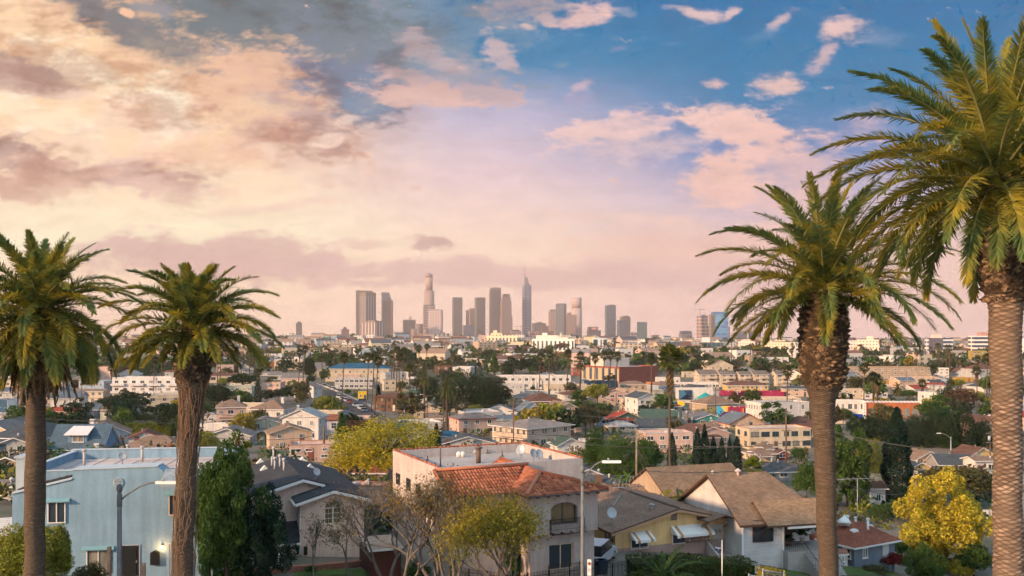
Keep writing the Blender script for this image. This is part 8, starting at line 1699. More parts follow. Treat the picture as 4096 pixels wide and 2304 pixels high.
# ---------------- trees: region, x, foot, top, crown width, kind, colour, detail, label ----------------
TT='''H 1200 570 -25 1180 dome amber 3 huge golden-green tree in front of the fourplex
J 1725 1400 565 800 full gold 3 bright yellow flowering tree left of the tallest palm trunk
J 1830 900 470 700 wide olive 2 flat-topped olive tree behind the bright yellow tree
J 1300 830 -45 270 cypress teal 3 tall single cypress right of the thick palm trunk
I 1110 610 130 620 dome mid 3 large bushy tree left of the bare wooden pole
I 1290 600 230 330 round mid 2 darker bushy crown touching the bare wooden pole
I 840 560 150 200 tall mid 2 narrow green tree at the left of the large bushy tree
I 1525 520 175 85 cypress teal 2 cypress standing alone beside the near fan palm trunk
I 1750 560 140 95 cypress teal 2 first cypress from the left in the row of six
I 1812 560 105 90 cypress teal 2 tallest cypress in the row, second from its left end
I 1838 580 195 62 cypress teal 2 third cypress from the left in the row
I 1890 580 205 85 cypress teal 2 fourth cypress from the left in the row
I 1965 590 215 85 cypress teal 2 fifth cypress in the row, rounded top
I 2035 600 200 60 cypress teal 2 slim pointed cypress, last but one in the row
I 2098 615 210 100 cypress teal 2 last cypress on the right of the row
G 2010 1560 215 640 full mid 3 tall dark leafy tree between the pale blue house and the arched-window house
G 1860 1560 400 300 full mid 3 slender leafy tree behind the vine-wrapped palm trunk
G 1750 1480 900 300 bush mid 2 low dark growth at the foot of the vine-wrapped palm
H 130 1560 715 520 full teal 3 dark pine-like tree in front of the arched-window house
G 290 1700 965 700 round lime 3 yellow-green tree top at the lower left corner
G 790 1600 1290 330 bush olive 2 yellow-tipped shrub below the left window of the pale blue house
G 545 1650 970 150 round lime 2 small yellow-green crown beside the left palm foot
J 860 860 160 420 full mid 2 feathery green tree right of the thick palm trunk
J 1080 640 190 330 dome lime 2 yellow-green tree behind the feathery tree
J 960 860 330 200 airy mid 2 thin open tree with bare stems behind the red-brown roof
J 1190 960 785 290 bush mid 2 rounded bush behind the red-brown roof
J 500 830 440 250 round mid 2 green tree between charcoal roof and thick palm trunk
J 430 460 300 130 round mid 2 small green tree before the cream green-trimmed flats
J 1550 1560 1175 330 full mid 3 grey-green bush below the bright yellow tree
J 1980 1480 1150 330 round mid 2 dark small tree at the foot of the tallest palm
J 1265 1310 1115 260 round mid 2 leafy green bush above the red maple
J 1265 1420 1245 240 wide red 2 dark red maple in front of the blue-grey bungalow
J 850 1260 985 230 wide mid 3 cloud-pruned tree beside the third palm trunk
J 420 1340 1200 300 bush mid 2 dark rose bushes below the white bungalow porch
J 880 1340 1260 150 bush mid 1 dark flowering bush behind the doghouse
J 1110 1420 1340 260 bush olive 1 low flowering border along the chain-link fence
I 2045 1230 1065 130 round lime 2 round yellow-green bush beside the yellow bungalow door
J 230 1330 1170 250 bush mid 2 dark shrubs at the corner of the white bungalow
I 60 1500 1050 330 bush mid 2 dark bush beside the entrance of the grey tiled house
H 540 1420 1345 130 bush mid 1 round bush at the foot of the arched-window house
H 1480 1460 1330 280 bush mid 2 low green planting beside the cream garden wall
A 380 1350 1050 190 round mid 1 dark tree left of the dormer house
A 720 1200 1045 400 wide lime 2 bright yellow-green tree behind the dormer house
A 1300 1330 1130 230 airy brown 2 brown leafless tree right of the dormer house
A 1530 1170 960 190 round mid 2 round green tree left of the clipped hedge
A 1680 1160 1020 170 round mid 1 lower round tree beside the clipped hedge
A 1910 1170 1045 140 round mid 1 small round tree right behind the clipped hedge
A 1700 1050 930 260 round dark 1 dark tree above the clipped hedge
A 1900 1080 890 260 round grey 1 grey-green feathery tree left of the vine-wrapped trunk
A 640 930 785 210 dome teal 1 ivy-covered mass left of the tan-roofed flats
A 770 940 830 170 airy grey 1 banana plants beside the tan-roofed flats
A 1260 910 820 170 round lime 1 yellow-green tree at the corner of the white balconied apartments
A 1420 890 860 130 bush lime 1 yellow-green bushes before the white balconied apartments
A 1570 580 305 370 dome mid 2 big rounded tree above the white balconied apartments
A 1470 600 470 220 round brown 1 brown bare-looking tree under the big rounded tree
A 1935 560 480 120 round mid 1 green tree left of the smaller palm collar
A 1348 360 265 30 cypress dark 1 thin cypress on the left slope, left of two
A 1386 380 295 36 cypress dark 1 thin cypress on the left slope, right of two
A 1710 420 195 60 conifer grey 1 tall monkey-puzzle like conifer on the left slope
B 460 1000 670 400 round dark 2 dark grey-green tree right of the vine-wrapped trunk
B 620 980 760 240 round dark 1 dark tree below the pale green block
B 560 720 608 160 round lime 1 yellow-green tree in front of the mission hall
B 610 620 480 220 airy olive 1 pale olive tree behind the mission hall
B 785 650 568 90 round lime 1 small bright tree above the low cream block
B 960 900 640 90 cypress dark 1 dark column beside two thin palm trunks
B 1070 920 740 180 round dark 1 dark brownish tree before the pink cube house
B 1200 880 730 190 round dark 1 dark round tree left of the white gabled house
B 1310 890 685 130 round dark 1 tall dark tree touching the white gabled house
B 1555 680 355 165 round dark 2 dark egg-shaped tree below two tall fan palms
B 1580 700 575 110 round dark 1 rounded shrub below the dark egg-shaped tree
B 1740 680 500 130 round mid 1 green tree beside the street lamp at the street top
B 1130 650 590 120 round mid 1 green tree between the pink houses
B 760 1210 1010 150 round lime 2 bright green tree right of the low garage row
B 740 1240 1095 160 round mid 1 lower bright green tree by the mint craftsman house
B 1240 1080 925 180 airy olive 1 pale olive tree behind the long cream flats
B 1630 1010 880 130 airy dark 1 open dark conifer in front of the dormered blue house
B 1940 990 920 140 bush lime 1 yellow-green bush at the kerb of the climbing street
B 2000 830 735 80 round mid 1 small street tree across from the parked cars
B 2090 850 780 70 bush mid 1 round bush left of the yellow shop
B 1640 1310 1160 140 airy dark 1 dark open bush before the Spanish house
B 1910 1240 1090 120 round mid 1 small tree right of the Spanish house
B 350 1500 1225 330 round lime 2 sunlit treetop behind the vine-wrapped trunk
B 845 1480 1330 130 round lime 1 lime treetop before the pale grey house
B 2030 1330 1170 150 round mid 1 bush left of the golden tree
C 1340 960 465 800 dome dark 3 giant dark evergreen beside the two date palms
C 1620 960 530 400 dome dark 2 right lobe of the giant dark evergreen, a tree of its own
C 1830 900 790 110 round dark 1 dark tree at the right foot of the giant evergreen
C 1260 1040 935 110 round yellow 1 small yellow tree before the giant evergreen
C 1450 1050 915 200 wide lime 1 flat lime-green tree before the giant evergreen
C 1660 1050 955 130 bush lime 1 yellow-green bush right of the flat lime tree
C 640 1010 830 230 airy olive 2 olive tree behind the street lamp near the brown flats
C 590 770 640 130 round mid 1 round tree at the modern clinic
C 800 500 370 140 round dark 1 dark tree behind the tall fan palms
C 1150 455 380 140 wide dark 1 dark flat tree left of the sky-blue house
C 1540 1270 1130 150 round lime 1 bright green tree right of the fourplex
C 1590 1290 1190 90 round lime 1 second small bright tree right of the fourplex
C 1610 410 270 190 round dark 1 dark clump right of the long white terraced building
D 335 930 840 220 wide lime 1 willow-like lime tree left of the white brown-roofed flats
D 430 1180 1000 190 round mid 2 dense green tree below the white two-storey flats
D 700 1290 900 330 airy grey 2 tall feathery grey-green tree
D 560 1260 1060 170 airy grey 2 lower drooping feathery tree, left of the tall one
D 850 1060 905 300 wide mid 2 broad green tree right of the tall feathery tree
D 640 1010 925 130 round lime 1 lime bush behind the tall feathery tree
D 965 1050 895 130 round dark 1 dark tree before the sandy hip-and-gable house
D 1245 1190 1115 150 round mid 1 green bush under the red-roofed house
D 60 560 385 300 round dark 1 dark woodland patch below the white medical centre
D 215 325 275 160 wide dark 1 flat dark tree before the white medical centre
D 480 300 165 40 conifer dark 1 dark cypress against the right end of the white medical centre
D 830 350 235 150 airy olive 1 olive tree below the white frame clinic
D 930 350 270 100 round dark 1 round dark tree below the white frame clinic
D 1410 300 175 70 conifer dark 1 broad dark conifer, left of three on the ridge
D 1470 260 165 50 conifer dark 1 pointed dark conifer, middle of three on the ridge
D 1503 255 185 30 conifer dark 1 slim dark conifer, right of three on the ridge
D 1187 270 195 24 conifer dark 1 single slim dark cypress below the dark teal tower
D 1860 360 245 190 round dark 1 dark dense tree right of the near fan palm crown
D 1400 430 345 130 round dark 1 grey-dark round tree left of the near fan palm crown
D 985 770 695 110 bush dark 1 dark bush before the deep blue storefront
D 2040 810 700 60 conifer mid 1 small sparse conifer before the dark framed mural
D 2080 1160 1100 100 bush lime 1 lime bush before the turquoise bungalow
D 2000 1040 980 190 bush mid 1 green bush strip below the patchwork mural
D 90 770 705 70 round dark 1 dark tree at the right foot of the awning apartments
D 103 770 650 12 cypress dark 1 first thin cypress by the awning apartments
D 140 770 660 14 cypress dark 1 second thin cypress by the awning apartments
D 205 770 630 16 cypress dark 1 third thin cypress by the awning apartments
E 380 510 435 70 round lime 1 lime tree between dark date palms
E 940 780 738 75 bush mid 1 green bush left of the thick palm collar
E 690 350 195 50 conifer dark 1 dark pine before the right navy tower
E 800 420 240 300 round dark 1 dark grove below the wide cream hotel, its middle
E 640 400 270 180 round dark 1 dark grove tree left of the cream hotel
E 1010 400 320 90 conifer dark 1 dark conifer below the right end of the cream hotel
E 130 330 250 90 round dark 1 dark tree on the ridge left of the long green-grey building
E 1660 1150 955 215 round mid 2 bushy bright tree in front of the white market building
E 1900 1250 1100 230 round brown 1 brownish shrubs below the market building
F 800 560 460 65 round dark 1 dark round-headed street tree before the tan apartments
F 1280 640 430 90 round dark 1 dark columnar tree at the right end of the tan apartments
F 985 870 745 210 round mid 2 rounded green tree right of the small date palm
F 1550 740 620 190 round lime 1 lime tree behind the shaggy fan palms
F 1330 920 770 220 wide lime 1 yellow-green tree left of the shaggy fan palms
F 1500 940 790 240 wide lime 1 yellow-green tree between the shaggy fan palms
F 1740 960 760 260 wide lime 1 yellow-green tree below the rightmost shaggy palm
F 1880 960 820 180 wide lime 1 yellow-green tree left of the tallest palm trunk
F 620 1330 1000 330 dome dark 2 leftmost of the big dark trees behind the cypress
F 1040 1400 1020 460 dome dark 3 big dark drooping tree right of the cypress
F 1350 1400 900 500 dome dark 3 largest of the dark trees on the right
F 1600 1400 900 420 dome dark 2 dark tree behind the pale curved lamp
F 1830 1400 1040 300 dome dark 2 dark tree left of the tallest palm trunk
F 1200 1100 890 260 round mid 1 green treetop above the orange arcade
F 940 1010 945 150 round gold 1 golden shrub before the orange arcade
F 1370 420 325 140 round dark 1 dark grove below the grey screened office slab'''
for ln in TT.split('\n'):
 r,x,yb,yt,w_,kind,col,lod,lab=ln.split(None,8);ptree(r,float(x),float(yb),float(yt),kind,col,float(w_),len(TREES)%4,int(lod),lab,group='trees across the valley' if int(lod)<2 else None)
 # fan palms: region x foot top lean detail skirt label
FP='''D 1680 1500 285 0 2 3.2 nearest fan palm with a thick grey skirt of dead leaves
B 1425 835 290 .04 1 .6 tall fan palm, left of two above the white gabled house
B 1470 825 250 .07 1 .6 tall fan palm, right of two above the white gabled house
B 1700 640 345 .03 1 .9 fan palm beside the blue hip roofs
B 1925 965 345 .06 1 .5 slanting tall fan palm at the climbing street
C 190 985 338 .04 1 .5 tall fan palm, first of three by the yellow shop
C 245 1000 336 .06 1 .5 tall fan palm, second of three by the yellow shop
C 285 1040 380 .06 1 .5 tall fan palm, third of three by the yellow shop
C 530 840 265 .04 1 1.2 leftmost fan palm of the cluster behind the clinic
C 600 800 275 .05 1 1.0 tallest fan palm of the cluster behind the clinic
C 560 880 345 .03 1 1.2 shaggy fan palm in the middle of the cluster
C 480 700 320 0 1 1.4 short shaggy fan palm of the cluster
C 680 840 470 .04 1 1.6 fan palm with a long skirt right of the clinic
C 800 700 245 0 1 1.0 high fan palm, left of two by the small white gabled house
C 880 640 228 .03 1 .8 high fan palm, right of two by the small white gabled house
C 980 560 372 .03 1 .4 lone small-headed fan palm left of the giant evergreen
C 1860 860 0 0 0 .3 faint fan palm
D 155 860 335 .05 1 .6 fan palm left of the long cream lodge
D 270 870 310 .03 1 .6 fan palm between lodge and brick flats
D 475 880 300 .05 1 .6 tall fan palm before the brown hip-roofed flats, left
D 628 890 325 .03 1 .6 tall fan palm before the brown hip-roofed flats, middle
D 800 850 360 .03 1 .6 tall fan palm left of the deep blue storefront
D 895 850 325 .05 1 .5 fan palm leaning over the deep blue storefront
D 975 870 322 .03 1 .5 tall fan palm right of the leaning one
D 1035 900 325 .07 1 .5 strongly leaning fan palm before the brick wall
D 1455 890 350 .03 1 .5 fan palm rising in front of the red brick wall
D 1470 890 380 0 1 .5 second thin palm trunk before the red brick wall
E 1000 1120 490 .03 1 .6 fan palm with a bright crown left of the thick palm collar
E 960 530 280 0 1 .8 shaggy fan palm on the slope, left of a pair near the collar
E 1060 520 280 0 1 .8 shaggy fan palm on the slope, right of a pair near the collar
E 1145 600 335 0 1 .8 lower fan palm touching the thick collar
E 510 390 250 0 1 1.2 bottle-shaped dark palm before the cream office block
F 455 1080 455 .02 1 .5 tall fan palm before the white market building
F 430 420 232 .02 1 .3 slim fan palm before the cream old hotel
F 340 830 635 0 1 1.6 shaggy fan palm right of the pale blue gabled house
F 570 1070 560 0 1 2.6 shaggy fan palm, left one of the thick pair
F 620 1060 600 0 1 2.6 shaggy fan palm, right one of the thick pair
F 1140 900 645 0 1 1.8 shaggy fan palm above the tiny pinkish house
F 1465 920 650 0 1 2.4 broad shaggy fan palm among yellow-green trees
F 1770 1000 500 0 1 2.0 tall shaggy fan palm left of the tallest palm trunk
F 1780 700 365 0 1 1.2 upper shaggy fan palm before the mustard block
F 1880 1000 340 .02 1 .6 thin fan palm before the mustard block, right
F 985 470 285 0 0 .6 fan palm above the tan mansard, second of its cluster
F 1055 600 275 0 0 .5 fan palm above the tan mansard, third of its cluster
F 930 470 325 0 0 .6 fan palm above the tan mansard, first of its cluster
F 1010 440 330 0 0 .4 low fan palm in the mansard cluster
F 1125 600 305 0 0 .4 fan palm above the tan mansard, fourth of its cluster
F 1240 500 345 0 0 .4 small fan palm left of the dark columnar tree
F 1310 560 220 0 0 .6 high fan palm before the grey screened slab
F 1395 560 355 0 0 .4 small fan palm right of the dark columnar tree
F 1235 420 255 0 0 .6 high fan palm under the drooping frond tip
F 1080 300 235 0 0 .3 fan palm silhouette on the right ridge
A 1330 600 350 0 1 1.2 fan palm beside the big rounded tree
A 1290 700 480 0 1 1.6 ragged fan palm behind the villa with red porch
A 1770 880 375 .05 1 .4 tall fan palm with a bright small crown before the balconied apartments
A 2010 870 420 .03 1 .3 thin palm trunk left of the palm collar
A 1630 330 165 0 1 .8 fan palm on the left ridge
A 1480 360 215 0 1 1.0 grey fan palm group on the left slope, left
A 1550 360 195 0 1 1.0 grey fan palm group on the left slope, right
B 480 1000 340 .03 1 .3 tall thin palm trunk right of the smaller date palm
B 520 700 330 .02 1 .3 second thin palm under the smaller date palm
B 960 880 520 0 1 .8 shaggy palm above the dark column
L 1430 1300 1190 0 0 .4 tiny fan palm before the cream hospital slab
J 2300 480 130 0 0 .5 palm at the right frame edge'''
for ln in FP.split('\n'):
 r,x,yb,yt,le,lod,sk,lab=ln.split(None,7)
 if lab=='faint fan palm':continue
 x,yb,yt,le,lod,sk=float(x),float(yb),float(yt),float(le),int(lod),float(sk);px,py=S(r,x,yb)
 X,Y,z=((px-CX)/F*140,140,None)if lod==2 else ground_at(px,py);zg=float(gz(X,Y));h=EYE+(HY-S(r,x,yt)[1])/F*Y-zg
 fan_palm(X,Y,h-.8,2.3 if lod==2 else 2.2,sk,lod,(.085,.11,.028)if lod==2 else(.06,.08,.032),lab,'fan palms across the valley',seed=len(FANPALMS)%3,lean=(le,0),tr=.19 if lod==2 else .17+.0001*Y)
DP='''C 862 1080 590 4.2 date palm with an orange-tinged crown beside the giant evergreen, left one
C 1122 1300 690 4.4 lone round-headed date palm in front of the giant evergreen
D 640 870 440 3.4 dark date palm before the brick block
E 465 525 420 3.4 dark date palm on the slope, left of two
E 645 525 385 3.8 dark date palm on the slope, right of two
E 125 520 385 3.4 dark date palm left of the brown-roofed cottages
D 1980 520 445 3.2 dark low date palm right of the near fan palm
D 440 650 615 3.0 small palm before the long awning apartments
B 935 600 580 3.0 pale palm left of the long shed
B 1040 480 395 3.0 grey palm on the slope right of the smaller date palm
F 855 820 735 4.0 spreading date palm left of the rounded green tree
F 360 420 345 3.2 small date palm before the cream old hotel
D 180 1160 1030 3.6 shaggy palm behind the motel
B 1840 400 335 2.8 dark round palm left of the tan walk-up
C 1065 330 215 2.6 dark palm on the slope, left of a pair
C 1185 330 240 2.6 dark palm on the slope, right of a pair'''
for ln in DP.split('\n'):
 r,x,yb,yt,L,lab=ln.split(None,5);X,Y,z=ground_at(*S(r,float(x),float(yb)));h=EYE+(HY-S(r,0,float(yt))[1])/F*Y-z
 small_date_palm(X,Y,max(h,1.2),float(L),lab,'date palms across the valley',seed=len(FANPALMS)%2,wd=.10 if Y<350 else .2,tr=.3)
def sp(r,x,y,Y,h,L,lab,seed,n,**k):px,_=S(r,x,y);X=(px-CX)/F*Y;return small_date_palm(X,Y,h,L,lab,None,seed=seed,n=n,**k)
sp('I',1450,1449,57,1.3,3.0,'young date palm in front of the clipped hedge and yellow bungalow',7,34,npair=70,wd=.05,ymin=-12,col=(.03,.075,.03))
X,Y,z=ground_at(*S('I',345,420));small_date_palm(X,Y,1.6,3.2,'small date palm right of the cream motel',None,seed=3,n=26,npair=30,ymin=0,col=(.05,.10,.03))
X,Y,z=ground_at(*S('I',2245,640));fan_palm(X,Y,3.6,2.3,0,1,(.12,.17,.02),'sunlit palmetto behind the brown shingle roof',seed=1)
# clipped hedges
def hedge(pts,h,wd,col,label,lod=60,Y=None):
 P=[np.array(ground_at(*S(*p))if Y is None else[(S(*p)[0]-CX)/F*q_,q_,float(gz((S(*p)[0]-CX)/F*q_,q_))])for p,q_ in zip(pts,Y or[0]*9)];rng=np.random.default_rng(len(label));Cs=[];Ds=[];core=MB()
 for a,b_ in zip(P,P[1:]):
  L=np.linalg.norm(b_-a);d=(b_-a)/L;n_=np.array([-d[1],d[0],0]);n=int(L*(wd+h*2)*lod);t=rng.uniform(-.1,L+.1,n);s_=rng.uniform(-1,1,n);zz=rng.uniform(0,1,n);face=rng.random(n)
  s_=np.where(face<.55,np.sign(s_),s_);zz=np.where(face>=.55,1.0,zz);bul=1+.10*np.sin(t*2.1)
  Cs.append(a+d*t[:,None]+n_*(s_*wd/2*bul)[:,None]+np.array([0,0,1.0])*(zz*h*(1+.05*np.sin(t*1.3)))[:,None]+rng.normal(0,.05,(n,3)));Ds.append(n_*s_[:,None]*(face<.55)[:,None]+np.array([0,0,1.0])*(face>=.55)[:,None])
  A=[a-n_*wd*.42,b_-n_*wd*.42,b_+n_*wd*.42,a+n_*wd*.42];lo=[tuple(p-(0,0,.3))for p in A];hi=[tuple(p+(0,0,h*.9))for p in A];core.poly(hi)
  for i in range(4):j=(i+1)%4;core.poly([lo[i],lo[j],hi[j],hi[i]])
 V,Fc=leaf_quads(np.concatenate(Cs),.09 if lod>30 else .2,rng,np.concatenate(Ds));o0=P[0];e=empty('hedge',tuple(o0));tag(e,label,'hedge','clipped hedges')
 link('foliage',np_mesh('foliage',V-o0,Fc,M['leaf']),e,color=col);core.v=[tuple(np.array(v)-o0)for v in core.v];link('dark_core',core.mesh('dark_core',M['leaf']),e,color=tuple(v*.5 for v in col))  # added solid core in darkened leaf colour, blocks the view between leaves
hedge([('I',1150,1449),('I',1560,1449),('I',2200,1449)],1.7,2.2,(.045,.075,.02),'long clipped dark hedge along the pavement before the yellow bungalow',Y=[64,64.5,66])
hedge([('J',95,1449),('J',290,1449)],1.55,1.1,(.30,.26,.02),'golden clipped hedge behind the chain-link panel',Y=[64,64.5]);hedge([('I',2110,1225),('J',90,1300)],1.1,1.6,(.10,.13,.025),'olive hedge running from the yellow bungalow towards the lawn')
hedge([('A',1480,1285),('A',2010,1292)],3.4,3.5,(.12,.17,.02),'long bright clipped hedge above the maroon-roofed bungalow',16)
# leafless and thin-leaved street trees
m_surface('twig',(.16,.135,.115),.3,2,9,.9,.1)
def bare_tree(r,x,Y,ytop,spread,label,seed,leafcol=None,nleaf=0,levels=6,lean=0.0,stems=3,leafup=.4):
 rng=random.Random(seed);nr=np.random.default_rng(seed);px,py=S(r,x,ytop);X=(px-CX)/F*Y;z=float(gz(X,Y));H=EYE+(HY-py)/F*Y-z;e=empty('open_crowned_tree',(X,Y,z));tag(e,label,'tree','thin street trees before the near houses');tb,br=MB(),MB();tips=[]
 def grow(p,d,L,rad,lv):
  n=3;pts=[p]
  for k in range(n):d=d+np.array([rng.gauss(0,.13),rng.gauss(0,.13),rng.gauss(.04,.08)]);d/=np.linalg.norm(d);p=p+d*L/n;pts.append(p)
  (tb if lv<2 else br).tube(pts,rad,6 if lv<2 else 3,r1=rad*.68,cap=False)
  if lv>=levels-2:tips.append(p)
  if lv>=levels:return
  for k in range(3 if lv<4 and rng.random()<.5 else 2):
   a=rng.uniform(0,6.28);q=np.array([math.cos(a),math.sin(a),rng.uniform(-.1,.5)])*rng.uniform(.45,.9)*spread;grow(p,(d+q)/np.linalg.norm(d+q),L*rng.uniform(.62,.82),rad*.62,lv+1)
 for s_ in range(stems):a=s_*2.2+seed;grow(np.array([math.cos(a)*.15,math.sin(a)*.15,-.3]),np.array([math.cos(a)*.35*spread+lean,math.sin(a)*.35,1.0])/1.1,H*.30,.035*H*.55,0)
 zs_=max(v[2]for v in br.v);k=H/zs_
 for m_ in(tb,br):m_.v=[(v[0]*k,v[1]*k,v[2]*k)for v in m_.v]
 tb.build('trunk',M['twig'],e);br.build('crown',M['twig'],e)
 if nleaf:
  T=np.array(tips)*k;C=T[nr.integers(0,len(T),nleaf)]+nr.normal(0,leafup,(nleaf,3));V,Fc=leaf_quads(C,.055,nr,None,1.8);link('foliage',np_mesh('foliage',V,Fc,M['leaf']),e,color=leafcol)
 return e
bare_tree('H',900,62,860,.6,'small twisted tree with sparse leaves before the arched-window house',4,(.16,.15,.07),500,6,-.1,1);bare_tree('H',1230,60,590,.6,'thin blue-grey leafless tree left of the grey tiled house',8,(.2,.15,.04),900,7,.05,2,.5)
bare_tree('H',1660,58,500,.75,'wide grey-brown leafless tree before the side wall of the grey tiled house',12,(.30,.19,.05),1600,7,0,3,.35);bare_tree('H',1820,56,560,.8,'tall bare multi-stemmed tree before the clay tile skirt',17,(.28,.19,.06),1300,7,.05,3,.3)
bare_tree('H',560,60,1000,.45,'spindly sapling at the corner of the arched-window house',21,(.16,.14,.05),300,5,0,1);bare_tree('H',1350,57,700,.7,'slender brown-twigged tree beside the board shed',31,(.22,.16,.05),1400,6,.1,2,.4)
bare_tree('I',60,55,790,1.0,'feathery yellow-green tree before the entrance of the grey tiled house',25,(.25,.23,.03),14000,6,-.25,4,.55)
# ---------------- the rest of the valley, house by house ----------------
rnd=random.Random(42);occ=[(b['X'],b['Y'],b['r'])for b in BL]+[(t[1],t[2],t[5])for t in TREES]+[(p[1],p[2],1.5)for p in FANPALMS]+TW+[(x,y-r_*.8-20,r_+12)for x,y,r_ in TW if y<1600]
ROADP=[ground_at(*S('B',*p))[:2]for p in((1680,690),(1750,740),(1820,790),(1900,850),(2000,890),(2080,940),(2160,990),(2250,1050),(2350,1110))];occ+=[(x,y,11)for x,y in ROADP]
def free(x,y,r):
 for a,b_,c in occ:
  if abs(a-x)<r+c and abs(b_-y)<r+c and(a-x)**2+(b_-y)**2<(r+c)**2:return False
 return True
LM=[(200,'the tallest left palm'),(560,'the left palm gap'),(790,'the smaller left palm'),(1195,'the lone grey tower'),(1380,'the gable-topped tower'),(1480,'the white-ribbed tower'),(1560,'the stepped lilac tower'),(1650,'the aerial-topped block'),(1715,'the round-crowned tower'),(1830,'the left dark slab'),(1920,'the right dark slab'),(2000,'the cream hospital'),(2105,'the tallest glass tower'),(2250,'the white medical centre'),(2380,'the white frame clinic'),(2450,'the notched glass slab'),(2570,'the dark teal tower'),(2690,'the near fan palm'),(2760,'the striped podium block'),(2880,'the blue glass hotel'),(2980,'the twin navy towers'),(3100,'the wide cream hotel'),(3290,'the thick palm collar'),(3450,'the cream old hotel'),(3620,'the long cornice building'),(3760,'the grey screened slab'),(3900,'the five-band office'),(4020,'the tallest right palm')]
USED={}
def auto_label(base,X,Y,z,obj,lab_h=4):
 px=X/Y*F+CX;py=HY+(EYE-z-lab_h)*F/Y;lm=min(LM,key=lambda q:abs(q[0]-px));dx=px-lm[0];side='left of' if dx<-25 else 'right of' if dx>25 else 'below'
 band='high slope' if py<1385 else 'middle slope' if py<1425 else 'lower slope' if py<1490 else 'valley floor' if py<1620 else 'near slope'
 key=(base,band,side,lm[1]);USED.setdefault(key,[]).append((px,obj));return key
def flush_labels():
 o_=['first','second','third','fourth','fifth','sixth','seventh','eighth','ninth','tenth']
 for(base,band,side,lm),L in USED.items():
  L.sort(key=lambda q:q[0])
  for i,(px,o)in enumerate(L):o['label']=f'{base}, {band}, {side} {lm}'+('' if len(L)==1 else f', {o_[min(i, 9)]} leftmost')
WCH=['cream']*6+['white']*6+['pink']*3+['tan']*3+['peach']*3+['lgrey']*3+['lblue','yellow','mint','orange','lav'];WN=dict(cream='cream',white='white',pink='pink',tan='tan',peach='peach',lgrey='pale grey',lblue='pale blue',yellow='yellow',mint='mint green',orange='orange',lav='lilac-grey')
RCH=['greyroof']*4+['tanroof']*4+['rbrown']*3+['slate']*3+['bluegrey']*2+['dgrey','red','green','lgrey'];RN=dict(greyroof='weathered grey',tanroof='sandy',rbrown='brown',slate='slate',bluegrey='blue-grey',dgrey='charcoal',red='red',green='green',lgrey='light grey')
def cand(y0,y1):px=rnd.uniform(-60,4160);py=rnd.uniform(y0,y1);return ground_at(px,py)
nh=0
for i in range(4000):
 if nh>=108:break
 X,Y,z=cand(1376,1800)
 if Y>1300 or Y<120:continue
 w=rnd.uniform(8,13)*(1.25 if Y>500 else 1);d=w*rnd.uniform(.7,1.2);fl=rnd.random()<(.35 if Y>350 else .2);h=rnd.choice([3.0,3.2,3.4,6.0])if not fl else rnd.choice([3.4,6.2,6.4,9.2 if Y>600 else 3.4])
 if not free(X,Y,w*.62):continue
 wc=rnd.choice(WCH);rc=rnd.choice(RCH);roof='flat' if fl else rnd.choice(['gx','gy','gy','hip']);yaw=R(rnd.choice([20,15,8,-8,22])+rnd.uniform(-4,4))
 e=house(X,Y,yaw,w,d,h,roof,wc,None if fl else rc,None,s=F/Y,pitch=rnd.uniform(.32,.5),z=z,porch=(not fl and Y<350 and rnd.random()<.35),chim=rnd.random()<.12 and not fl,nf=3 if Y<600 else 2,nd=2 if Y<400 else 0)
 tag(e,None,'house','houses and low blocks across the valley');auto_label(f"{WN[wc]} {'flat-roofed block' if fl else 'house, ' + RN[rc] + ' ' + ('hip' if roof == 'hip' else 'gable')}",X,Y,z,e);occ.append((X,Y,w*.62));nh+=1
TC=['mid']*5+['dark']*5+['olive']*3+['grey']*3+['lime','light','brown','yellow','teal'];TN=dict(mid='green',dark='dark green',olive='olive',grey='grey-green',lime='yellow-green',light='light green',brown='brownish',yellow='yellow',teal='deep green')
KN=dict(round='round tree',wide='spreading tree',tall='tall tree',airy='feathery tree',cypress='cypress',conifer='conifer')
nt_=0
for i in range(6000):
 if nt_>=175:break
 X,Y,z=cand(1372,1800)
 if Y>1300 or Y<95:continue
 k=rnd.choice(['round']*6+['wide']*2+['tall']*2+['airy']*3+['cypress','conifer']);h=rnd.uniform(6,12)*(1.2 if Y>500 else .85)
 if not free(X,Y,h*.22):continue
 c=rnd.choice(TC);lod=0 if Y>550 else 1;e=tree(X,Y,h,k,c,rnd.uniform(.85,1.3),rnd.randrange(4),lod,None,'tree','trees across the valley',z=z);auto_label(f'{TN[c]} {KN[k]}',X,Y,z,e);occ.append((X,Y,h*.25));nt_+=1
nf_=0
for i in range(2000):
 if nf_>=34:break
 X,Y,z=cand(1376,1560)
 if Y>1200 or not free(X,Y,2):continue
 e=fan_palm(X,Y,rnd.uniform(12,22),2.2,rnd.choice([.5,1.2]),0,(.055,.07,.035),None,'fan palms across the valley',seed=rnd.randrange(3),tr=.16+.0002*Y,z=z);auto_label('slim fan palm',X,Y,z,e,16);nf_+=1
flush_labels()
